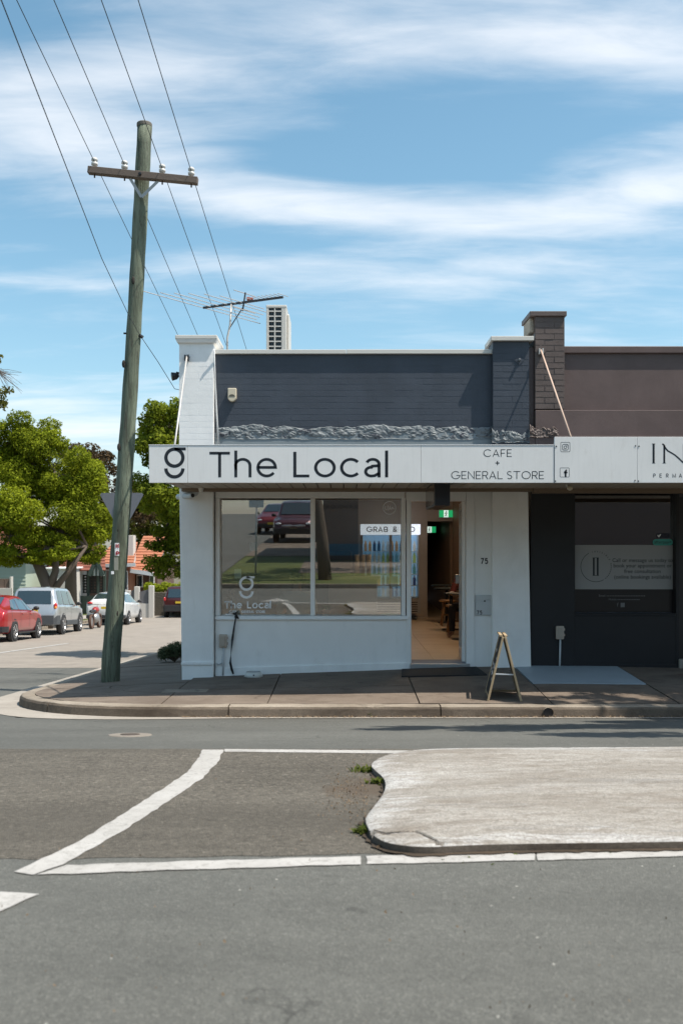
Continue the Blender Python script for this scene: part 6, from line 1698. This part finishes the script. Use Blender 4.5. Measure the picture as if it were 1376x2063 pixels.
tree('street_tree', 'big yellow-green street tree with forked trunk behind the silver wagon', (g3(88, 1200, Y)[0], Y, bz),
     [([(g3(92, 1200, Y)[0], Y, bz), g3(95, 1180, Y), g3(70, 1120, Y), g3(55, 1040, Y), g3(60, 970, Y)], .30, .12), ([g3(97, 1195, Y), g3(112, 1150, Y), g3(110, 1060, Y)], .2, .1), ([g3(106, 1192, Y), g3(135, 1155, Y), g3(175, 1100, Y)], .16, .07)],
     [(g3(45, 930, Y), (1.9, 1.8, 1.6)), (g3(110, 950, Y), (2.0, 1.8, 1.5)), (g3(-20, 990, Y), (2.0, 1.8, 1.8)), (g3(60, 1030, Y - .6), (2.2, 1.8, 1.5)), (g3(150, 1000, Y + .4), (1.6, 1.6, 1.5)), (g3(180, 1060, Y + .6), (1.1, 1.3, 1.2)), (g3(20, 1080, Y), (1.7, 1.5, .9)), (g3(120, 1080, Y), (1.5, 1.5, .8)), (g3(70, 890, Y), (1.5, 1.4, 1.1)), (g3(-10, 900, Y), (1.9, 1.6, 1.3)), (g3(-70, 960, Y), (1.9, 1.6, 2.0)), (g3(165, 955, Y), (1.3, 1.4, 1.2)), (g3(30, 1120, Y - .8), (1.4, 1.2, .6)), (g3(90, 1105, Y - 1.0), (1.3, 1.0, .6)), (g3(-30, 1120, Y), (1.2, 1.2, .8))], m_leafA, .105, 4300, 21, crown_tint=.64)
Y = 50; bz = P(Y)
tree('street_tree', 'second street tree with dark straight trunk beside the lattice verandah', (g3(142, 1210, Y)[0], Y, bz), [([(g3(142, 1215, Y)[0], Y, bz), g3(143, 1150, Y), g3(150, 1080, Y)], .34, .2)],
     [(g3(150, 1040, Y), (1.9, 1.8, 1.6)), (g3(190, 1000, Y), (1.2, 1.4, 1.6)), (g3(185, 1085, Y), (1.0, 1.2, .9)), (g3(120, 1110, Y), (1.2, 1.2, .8)), (g3(172, 1112, Y - 1), (1.4, 1.2, .7)), (g3(203, 1050, Y - .5), (.8, 1.0, 1.2))], m_leafA, .125, 3000, 33, crown_tint=.54)
Y = 22.5; bz = P(Y)
tree('footpath_tree', 'glossy green tree beside the white pillar on the side footpath', (-3.35, Y, zf(-3.35, Y)), [([(-3.3, Y + .3, zf(-3.3, Y)), (-3.28, Y + .2, .6), (-3.2, Y, 1.6), (-3.1, Y, 3.0)], .13, .05)],
     [(g3(335, 850, Y), (.62, 1.3, .7)), (g3(310, 900, Y), (.5, 1.2, .5)), (g3(345, 930, Y), (.9, 1.6, .6)), (g3(320, 1000, Y), (.75, 1.7, .5)), (g3(350, 1060, Y), (.75, .9, .6)), (g3(318, 1090, Y), (.45, .6, .35)), (g3(335, 1140, Y), (.55, .6, .35)), (g3(372, 900, Y), (1.0, 1.6, .9)), (g3(375, 1000, Y), (1.0, 1.6, .9))], m_leafB, .085, 5000, 45, crown_tint=.68)
Y = 75
tree('far_tree', 'rust brown tree crown rising behind the big street tree', (g3(190, 1230, Y)[0], Y, P(Y)), [([(g3(190, 1230, Y)[0], Y, P(Y)), g3(190, 1050, Y), g3(185, 950, Y)], .4, .15)],
     [(g3(160, 920, Y), (1.8, 2, 1.2)), (g3(195, 915, Y), (1.6, 2, 1.0)), (g3(215, 950, Y), (1.4, 2, 1.8)), (g3(175, 960, Y), (2.2, 2, 1.6)), (g3(265, 1050, Y), (1.6, 2, 1.6)), (g3(275, 1000, Y), (1.2, 2, 1.6)), (g3(240, 1010, Y), (2, 2, 2))], m_leafC, .26, 420, 51, crown_tint=.45)
tree('far_tree', 'olive tree far down the side street behind the orange roof', (g3(300, 1230, 90)[0], 90, P(90)), [([(g3(300, 1230, 90)[0], 90, P(90)), g3(300, 1080, 90)], .4, .2)],
     [(g3(300, 1030, 90), (3.5, 3, 3)), (g3(350, 1060, 90), (3.5, 3, 3)), (g3(260, 1080, 90), (2, 3, 2)), (g3(330, 1130, 90), (3, 3, 2))], m_leafD, .34, 260, 57, crown_tint=.4)
Y = 30
tree('edge_tree', 'olive gum tree branches entering at the left edge against the sky', (-12.9, Y, P(Y)), [([(-13.6, Y, P(Y)), (-13.5, Y, 2), (-12.6, Y, 4.5), (-11.6, Y, 6.0)], .25, .07)],
     [(g3(-10, 800, Y), (.5, .5, .38)), (g3(-8, 728, Y), (.30, .4, .26)), (g3(-60, 770, Y), (.8, .8, .8)), (g3(-90, 700, Y), (1.0, 1, .9))], m_leafD, .12, 1700, 63, crown_tint=.5, branches=False)
twig = MB(); rr = random.Random(4)
for i in range(26):
    a = W(-8, 745, 30); b = W(rr.uniform(5, 48), rr.uniform(745, 795), 30 + rr.uniform(-.3, .3)); twig.tube([a, (a + b) / 2 + Vector((0, 0, rr.uniform(-.06, .1))), b], [.010, .006, .003], 4)
o = twig.build('twigs', m_bark, bpy.data.objects['edge_tree'])
# bush by the side wall
Y = 17.0
bs = thing('bush', (g3(350, 1318, Y)[0], Y, zf(-2.6, Y)), 'grey-green bush growing beside the cafe side wall', 'bush')
rg = np.random.default_rng(8); cl = []
for i in range(34):
    u_ = rg.uniform(-24, 26); cl.append((np.array(g3(350 + u_, 1318 - rg.uniform(0, 1) * (14 + u_ * .55), Y + rg.uniform(-.3, .3))), np.array([.09, .12, .11]), 90, .5 + rg.uniform(-.2, .2)))
mb = MB()
for c, *_ in cl: mb.tube([(g3(352, 1322, Y)[0], Y, zf(-2.6, Y)), Vector(c)], [.012, .004], 5)
mb.build('stems', m_bark, bs); leaves_mesh('foliage', cl, .055, foliage('bush_leaf', (.03, .045, .02), (.16, .19, .10)), bs, 8, aspect=.3)
# street tree out of the frame to the right: its shade falls across the lane and kerb
tree('shade_tree', 'street tree at the kerb right of the frame whose dappled shade crosses the lane', (6.6, 10.6, zf(6.6, 10.6)), [([(6.6, 10.6, -.15), (6.5, 10.5, 2), (6.2, 10.2, 4.2), (5.9, 9.8, 5.6)], .2, .1)],
     [((4.6, 7.35, 6.9), (1.0, .32, .4)), ((5.5, 7.6, 6.7), (1.0, .42, .5)), ((6.2, 6.9, 6.9), (1.1, .42, .5)), ((6.6, 7.9, 6.6), (1.1, .6, .6)), ((5.3, 9.3, 5.9), (.75, .3, .35)), ((6.9, 8.9, 6.6), (1.2, .8, .7)), ((6.2, 9.9, 5.6), (.9, .35, .4)), ((7.6, 6.9, 6.8), (1.0, .5, .5))], m_leafB, .13, 3000, 71, group='street trees nearby', sub=10, branches=False)
# tree across the street, mirrored in the window
tree('verge_tree', 'leaning street tree on the grass verge, mirrored in the cafe window', (-.45, -.75, .42), [([(-.42, -.75, .3), (-.5, -.8, 1.4), (-.75, -1.0, 3.2), (-.9, -1.4, 5.2)], .19, .12)],
     [((-1.4, -1.8, 6.2), (1.5, 1.3, 1.0)), ((-.2, -2.2, 6.4), (1.4, 1.3, 1.0)), ((.8, -3.6, 6.0), (1.4, 1.5, 1.0)), ((2.6, -4.4, 5.8), (1.6, 1.5, 1.0)), ((4.6, -4.6, 6.0), (1.6, 1.5, 1.0)), ((6.5, -4.6, 6.2), (1.6, 1.5, 1.0))], m_leafB, .14, 700, 77, group='street trees nearby', sub=8)
# wall across the street, mirrored in the windows
bw = thing('brick_hall', (5, -7, P(-7)), 'pinkish brick hall with a blue band across the street, mirrored in the windows', 'building')
m_pink = M('pink_brick', (.17, .125, .11), .8, .12, 5, bump=.4, bscale=30)
box('wall', m_pink, bw, -.6, 26, -7.6, -7.2, P(-7), 5.2, 0)
box('blue_band', M('blue_paint', (.03, .12, .19), .5, .06), bw, -.6, 26, -7.199, -7.17, .92, 1.30, .004)
box('dark_base', M('dark_render', (.06, .05, .05), .8, .1), bw, -.6, 26, -7.198, -7.175, P(-7) - .2, .919, 0)
box('roof', m_metal, bw, -.8, 26.2, -14, -7.1, 5.201, 5.35, 0)
bfont('BURWOOD RD', .55, 2.45, .17, -7.19, m_ink, bw, flip=True)
sp_ = thing('parking_sign', (-2.35, -2.0, P(-2)), 'white parking sign on a thin post, mirrored in the left window pane', 'road sign')
MB().tube([(-2.35, -2.0, P(-2)), (-2.30, -2.0, 2.9)], .025, 8).build('post', m_galv, sp_, smooth=True)
MB().box(-2.52, -2.12, -1.97, -1.96, 2.35, 2.85).build('plate', m_sign, sp_)

# ------------------------------------------------------------------ houses down the side street
m_tileO = M('orange_tile', (.36, .135, .07), .8, .18, 8)
m_tileR = M('dark_red_tile', (.19, .06, .035), .8, .2, 8)
m_clap = M('sage_weatherboard', (.40, .46, .38), .6, .05)
m_render = M('cream_render', (.52, .49, .45), .8, .06)
m_brickO = M('orange_brick', (.30, .13, .075), .8, .2, 10, bump=.4)
def tiled_plane(nm, mat, parent, a, b, c, d, rows):
    "a,b = eave ends, d,c = ridge ends; overlapping courses of tiles"
    a, b, c, d = map(Vector, (a, b, c, d)); nrm = (b - a).cross(d - a).normalized()
    if nrm.z < 0: nrm = -nrm
    for i in range(rows):
        t0, t1 = i / rows, (i + 1.12) / rows
        p = [a.lerp(d, t0), b.lerp(c, t0), b.lerp(c, min(1, t1)), a.lerp(d, min(1, t1))]
        up = [.07, .07, .02, .02]
        MB().hexa([q for q in p], [q + nrm * u for q, u in zip(p, up)]).build('tile_course', mat, parent)
def house_clap():
    Y = 56; h = thing('weatherboard_house', g3(0, 1240, Y), 'pale sage weatherboard house behind the forked tree at the left edge', 'house')
    A, B = W(-150, 1235, Y), W(52, 1120, Y)
    box('wall', m_clap, h, A.x, B.x, Y, Y + 6, A.z, B.z, 0)
    n = 16
    for i in range(n):
        z0 = A.z + (B.z - A.z) * i / n; z1 = A.z + (B.z - A.z) * (i + 1) / n
        MB().hexa([(A.x, Y - .045, z0), (B.x, Y - .045, z0), (B.x, Y - .001, z0), (A.x, Y - .001, z0)], [(A.x, Y - .012, z1), (B.x, Y - .012, z1), (B.x, Y - .001, z1), (A.x, Y - .001, z1)]).build('weatherboard', m_clap, h)
    MB().hexa([(A.x - .5, Y - .6, B.z), (B.x + .5, Y - .6, B.z), (B.x + .5, Y + 6.5, B.z), (A.x - .5, Y + 6.5, B.z)], [(A.x - .4, Y + 2.9, B.z + 2), (B.x - 1.5, Y + 2.9, B.z + 2), (B.x - 1.5, Y + 3, B.z + 2), (A.x - .4, Y + 3, B.z + 2)]).build('roof', m_tileR, h)
    p0, p1 = W(-20, 1150, Y), W(-3, 1128, Y)
    w_ = box('window', m_white2, h, p0.x - .6, p1.x, Y - .08, Y - .05, p0.z - .5, p1.z, 0); box('pane', m_cglass, w_, p0.x - .5, p1.x - .1, Y - .09, Y - .081, p0.z - .4, p1.z - .1, 0)
house_clap()
Y = 53; gw_ = thing('garden_wall', g3(10, 1195, Y), 'low tan garden wall with brown panels left of the forked tree', 'wall')
A, B = W(-120, 1240, Y), W(24, 1166, Y)
box('panel', M('brown_panel', (.16, .11, .085), .8, .1), gw_, A.x, W(8, 0, Y).x, Y, Y + .1, A.z, B.z, 0)
box('panel', M('brown_panel', (.16, .11, .085)), gw_, W(9, 0, Y).x, W(20, 0, Y).x, Y, Y + .1, A.z, B.z, 0)
box('post', m_render, gw_, W(20, 0, Y).x + .01, B.x, Y - .1, Y + .2, A.z, B.z + .1, .01)
box('base', m_render, gw_, A.x, B.x, Y - .11, Y - .01, A.z, W(0, 1185, Y).z, .01)
Y = 57; wg = thing('white_garage', g3(118, 1240, Y), 'small cream rendered outbuilding between the trees', 'building')
A, B = W(94, 1240, Y), W(139, 1147, Y)
box('wall', m_render, wg, A.x, B.x, Y, Y + 4, A.z, B.z, .02)
box('coping', m_white2, wg, A.x - .1, B.x + .1, Y - .1, Y + 4.1, B.z + .001, B.z + .1, .02)
Y = 60; hv = thing('lattice_house', g3(175, 1240, Y), 'red tiled house with dark lattice verandah and half-timbered gable', 'house')
A, B = W(135, 1240, Y), W(212, 1150, Y)
m_dkgreen = M('dark_green_paint', (.03, .05, .04), .6, .1)
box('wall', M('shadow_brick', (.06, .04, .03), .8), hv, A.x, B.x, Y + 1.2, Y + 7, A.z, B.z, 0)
for px_ in (140, 160, 178, 198, 211):
    p = W(px_, 1150, Y); box('verandah_post', m_dkgreen, hv, p.x - .07, p.x + .07, Y - .07, Y + .07, A.z, B.z, 0)
lat = MB(); x0, x1, z0, z1 = W(142, 0, Y).x, W(210, 0, Y).x, W(0, 1195, Y).z, W(0, 1160, Y).z
k = x0
while k < x1: lat.box(k, k + .09, Y - .02, Y + .0, z0, z1); k += .19
k = z0
while k < z1: lat.box(x0, x1, Y + .002, Y + .02, k, k + .09); k += .17
lat.build('lattice', M('lattice_black', (.014, .014, .012), .7), hv)
box('fence_panel', m_dkgreen, hv, x0, x1, Y - .5, Y - .44, A.z, W(0, 1200, Y).z, 0)
tiled_plane('roof', m_tileR, hv, (A.x - 2.6, Y - .7, B.z), (B.x + .2, Y - .7, B.z), (B.x - .8, Y + 3, B.z + 1.5), (A.x - 2.6, Y + 3, B.z + 1.5), 8)
ga, gb, gc = W(180, 1160, Y - .9), W(208, 1160, Y - .9), W(194, 1128, Y - .9)
MB().prism([(ga.x, ga.z), (gb.x, gb.z), (gc.x, gc.z)], 'xz', Y - .9, Y - .6).build('gable', M('gable_white', (.55, .56, .52), .7), hv)
for a_, b_ in ((ga, gc), (gb, gc)): MB().bar(a_ + Vector((0, -.05, 0)), b_ + Vector((0, -.05, .05)), .1, .22).build('barge_board', m_dkgreen, hv)
for t_ in (.25, .5, .75):
    q0 = ga.lerp(gb, t_); hgt = (1 - abs(2 * t_ - 1)) * (gc.z - ga.z); MB().bar(q0 + Vector((0, -.03, 0)), q0 + Vector((0, -.03, hgt)), .1, .05, (0, 1, 0)).build('timber', m_dkgreen, hv)
Y = 64; hb_ = thing('brick_house', g3(270, 1240, Y), 'orange tiled brick bungalow right of the utility pole', 'house')
A, B = W(190, 1245, Y), W(268, 1135, Y)
box('wall', m_brickO, hb_, A.x, W(262, 0, Y).x, Y, Y + 8, A.z, W(0, 1140, Y).z, 0)
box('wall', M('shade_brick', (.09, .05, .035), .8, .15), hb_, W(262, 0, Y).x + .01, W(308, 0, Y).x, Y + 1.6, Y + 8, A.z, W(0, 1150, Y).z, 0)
tiled_plane('roof', m_tileO, hb_, (W(190, 0, Y).x, Y - .6, W(0, 1140, Y).z), (W(272, 0, Y).x, Y - .6, W(0, 1140, Y).z), (W(255, 0, Y).x, Y + 3.5, W(0, 1092, Y).z), (W(205, 0, Y).x, Y + 3.5, W(0, 1092, Y).z), 9)
tiled_plane('roof', m_tileO, hb_, (W(255, 0, Y).x, Y + 1.0, W(0, 1143, Y).z), (W(312, 0, Y).x, Y + 1.0, W(0, 1143, Y).z), (W(312, 0, Y).x, Y + 5.5, W(0, 1078, Y).z), (W(255, 0, Y).x, Y + 5.5, W(0, 1078, Y).z), 11)
tiled_plane('verandah_roof', m_tileO, hb_, (W(262, 0, Y).x, Y - .2, W(0, 1153, Y).z), (W(309, 0, Y).x, Y - .2, W(0, 1158, Y).z), (W(309, 0, Y).x, Y + 1.6, W(0, 1140, Y).z), (W(262, 0, Y).x, Y + 1.6, W(0, 1138, Y).z), 4)
MB().bar(W(262, 1150, Y - .3), W(309, 1157, Y - .3), .06, .25).build('fascia', m_greypl, hb_)
MB().bar(W(190, 1140, Y - .7), W(273, 1138, Y - .7), .06, .22).build('fascia', m_greypl, hb_)
box('chimney', m_render, hb_, W(250, 0, Y).x, W(262, 0, Y).x, Y + 1, Y + 1.8, W(0, 1135, Y).z, W(0, 1078, Y).z, .02)
for a_, b_, y0_, y1_ in ((266, 278, 1160, 1185), (292, 302, 1160, 1182)):
    w_ = box('window', m_white2, hb_, W(a_, 0, Y).x, W(b_, 0, Y).x, Y + 1.5, Y + 1.59, W(0, y1_, Y).z, W(0, y0_, Y).z, 0)
    box('pane', m_cglass, w_, W(a_ + 1.2, 0, Y).x, W(b_ - 1.2, 0, Y).x, Y + 1.48, Y + 1.499, W(0, y1_ - 1.5, Y).z, W(0, y0_ + 1.5, Y).z, 0)
w_ = box('window', m_white2, hb_, W(248, 0, Y).x, W(258, 0, Y).x, Y - .06, Y - .001, W(0, 1190, Y).z, W(0, 1150, Y).z, 0)
box('pane', m_cglass, w_, W(249.5, 0, Y).x, W(256.5, 0, Y).x, Y - .08, Y - .061, W(0, 1187, Y).z, W(0, 1152, Y).z, 0)
Y = 55; fn_ = thing('front_fence', g3(285, 1240, Y), 'white pillared front fence with sloping mesh panels beyond the white hatchback', 'fence')
zb_ = P(Y)
for px_, py_ in ((258, 1190), (276, 1182), (305, 1180)):
    p = W(px_, py_, Y); box('pillar', m_render, fn_, p.x - .14, p.x + .14, Y - .12, Y + .16, zb_ - .2, p.z, .02)
for a_, b_ in ((261, 272.5), (280, 301)):
    MB().hexa([(W(a_, 0, Y).x, Y, W(0, 1216, Y).z), (W(b_, 0, Y).x, Y, W(0, 1216, Y).z), (W(b_, 0, Y).x, Y + .04, W(0, 1216, Y).z), (W(a_, 0, Y).x, Y + .04, W(0, 1216, Y).z)], [(W(a_, 0, Y).x, Y, W(0, 1193, Y).z), (W(b_, 0, Y).x, Y, W(0, 1187, Y).z), (W(b_, 0, Y).x, Y + .04, W(0, 1187, Y).z), (W(a_, 0, Y).x, Y + .04, W(0, 1193, Y).z)]).build('mesh_panel', M('grey_mesh', (.12, .12, .13), .6, .15), fn_)
    box('base_wall', m_render, fn_, W(a_, 0, Y).x, W(b_, 0, Y).x, Y - .05, Y + .1, zb_ - .2, W(0, 1216, Y).z - .002, 0)
lw_ = thing('stone_wall', g3(340, 1230, 58), 'low dark stone wall under a hedge near the maroon car', 'wall')
box('wall', M('dark_stone', (.09, .075, .055), .9, .3, 6, bump=.8, bscale=10, bdist=.05), lw_, W(308, 0, 58).x, W(400, 0, 58).x, 58, 58.4, P(58) - .2, W(0, 1194, 58).z, .02)
hg = thing('hedge', g3(330, 1194, 58.8), 'bright green clipped hedge above the low stone wall', 'hedge')
leaves_mesh('foliage', [(np.array(g3(300 + 11 * i, 1182 + (i % 3) * 2, 58.9)), np.array([.35, .4, .28]), 300, .75) for i in range(8)], .13, m_leafA, hg, 5)
MB().tube([g3(300, 1196, 58.9), g3(380, 1196, 58.9)], .08, 6).build('stems', m_bark, hg)

# ------------------------------------------------------------------ weeds and litter
m_weed = foliage('weed_leaf', (.05, .075, .015), (.20, .23, .05))
def weed(pixs, lab, n, hgt, spread, seed):
    x, y = ground_at(*pixs); t = thing('weed_clump', (x, y, P(y)), lab, 'weed')
    rr = random.Random(seed); mb = MB()
    for i in range(n):
        bx_, by_ = x + rr.gauss(0, spread), y + rr.gauss(0, spread * .55); a = rr.uniform(0, 6.28); l = hgt * rr.uniform(.5, 1.3); w_ = rr.uniform(.004, .011)
        b0 = Vector((bx_, by_, P(by_) - .004)); d = Vector((math.cos(a), math.sin(a), 0)); tip = b0 + d * l * rr.uniform(.4, 1.0) + Vector((0, 0, l * rr.uniform(.4, .9))); md = (b0 + tip) / 2 + Vector((0, 0, l * .18)); sd = Vector((-d.y, d.x, 0)) * w_
        mb.add([b0 - sd * .6, b0 + sd * .6, md + sd, tip, md - sd], [(0, 1, 2, 3, 4)])
    o = mb.build('blades', m_weed, t, fix=False)
    me = o.data; at_ = me.attributes.new('tint', 'FLOAT', 'POINT'); vals = []
    for i in range(n): vals += [rr.uniform(.1, 1)] * 5
    at_.data.foreach_set('value', vals)
weed((741, 1556), 'weed tuft at the rear nose of the traffic island', 80, .05, .04, 1)
weed((765, 1580), 'weed tuft in the notch of the traffic island nose', 70, .045, .03, 2)
weed((738, 1680), 'round weed tuft at the front left corner of the traffic island', 100, .048, .024, 3)
weed((888, 1709), 'small weeds at the end of the island crack', 45, .03, .025, 4)
weed((1010, 1705), 'thin weeds along the island front edge', 160, .022, .2, 5)
weed((745, 1446), 'tiny weed growing at the foot of the kerb', 26, .06, .02, 6)
mb = MB(); rr = random.Random(9)
def litter(x, y, z, s, n3=True):
    a = rr.uniform(0, 6.28); c, q = math.cos(a) * s, math.sin(a) * s
    mb.add([(x - c, y - q, z + rr.uniform(0, .006)), (x + q * .4, y - c * .4, z + rr.uniform(0, .014)), (x + c, y + q, z + rr.uniform(0, .012)), (x - q * .4, y + c * .4, z + .003)], [(0, 1, 2, 3)])
for i in range(900):
    x = rr.uniform(-1.6, 5); y = 10.02 - abs(rr.gauss(0, .035)); litter(x, y, P(y) + .012, rr.uniform(.006, .02))
for i in range(700):
    px_ = rr.uniform(760, 1376); py_ = 1709 - (px_ - 900) * .013 + abs(rr.gauss(0, 3)); x, y = ground_at(px_, py_); litter(x, y, P(y) + .010, rr.uniform(.003, .010))
for i in range(700):
    px_, py_ = rr.gauss(718, 34), rr.gauss(1600, 34); x, y = ground_at(px_, py_)
    if px_ < 742: litter(x, y, P(y) + .006, rr.uniform(.002, .006))
for i in range(130):
    px_, py_ = rr.uniform(0, 1376), rr.uniform(1520, 2050); x, y = ground_at(px_, py_)
    if not (px_ > 730 and py_ < 1710): litter(x, y, P(y) + .011, rr.uniform(.002, .006))
o = mb.build('leaf_litter', M('dry_leaf', (.17, .115, .065), .9, .45, 30), None, fix=False); tag(o, 'dry brown leaf litter along kerb, island edge and road', 'leaf litter', kind='stuff')
o = MB().box(3.86, 4.3, 11.75, 11.8, 0, .01)
lf = thing('palm_husk', (4.22, 11.75, zf(4.22, 11.75)), 'dry dark palm frond husk lying on the footpath at the right edge', 'leaf')
mb = MB(); 
for k_ in range(9):
    a = 2.6 + k_ * .12; l = .35 + .1 * math.sin(k_ * 2)
    b0 = Vector((4.35, 11.72, zf(4.35, 11.72) + .02)); tip = b0 + Vector((math.cos(a) * l, math.sin(a) * l * .5, .01)); sd = Vector((0, .012, .004)); md = (b0 + tip) / 2 + Vector((0, 0, .025))
    mb.add([b0, md + sd, tip, md - sd], [(0, 1, 2, 3)])
mb.build('frond', M('dry_frond', (.10, .05, .035), .8, .3), lf, fix=False)
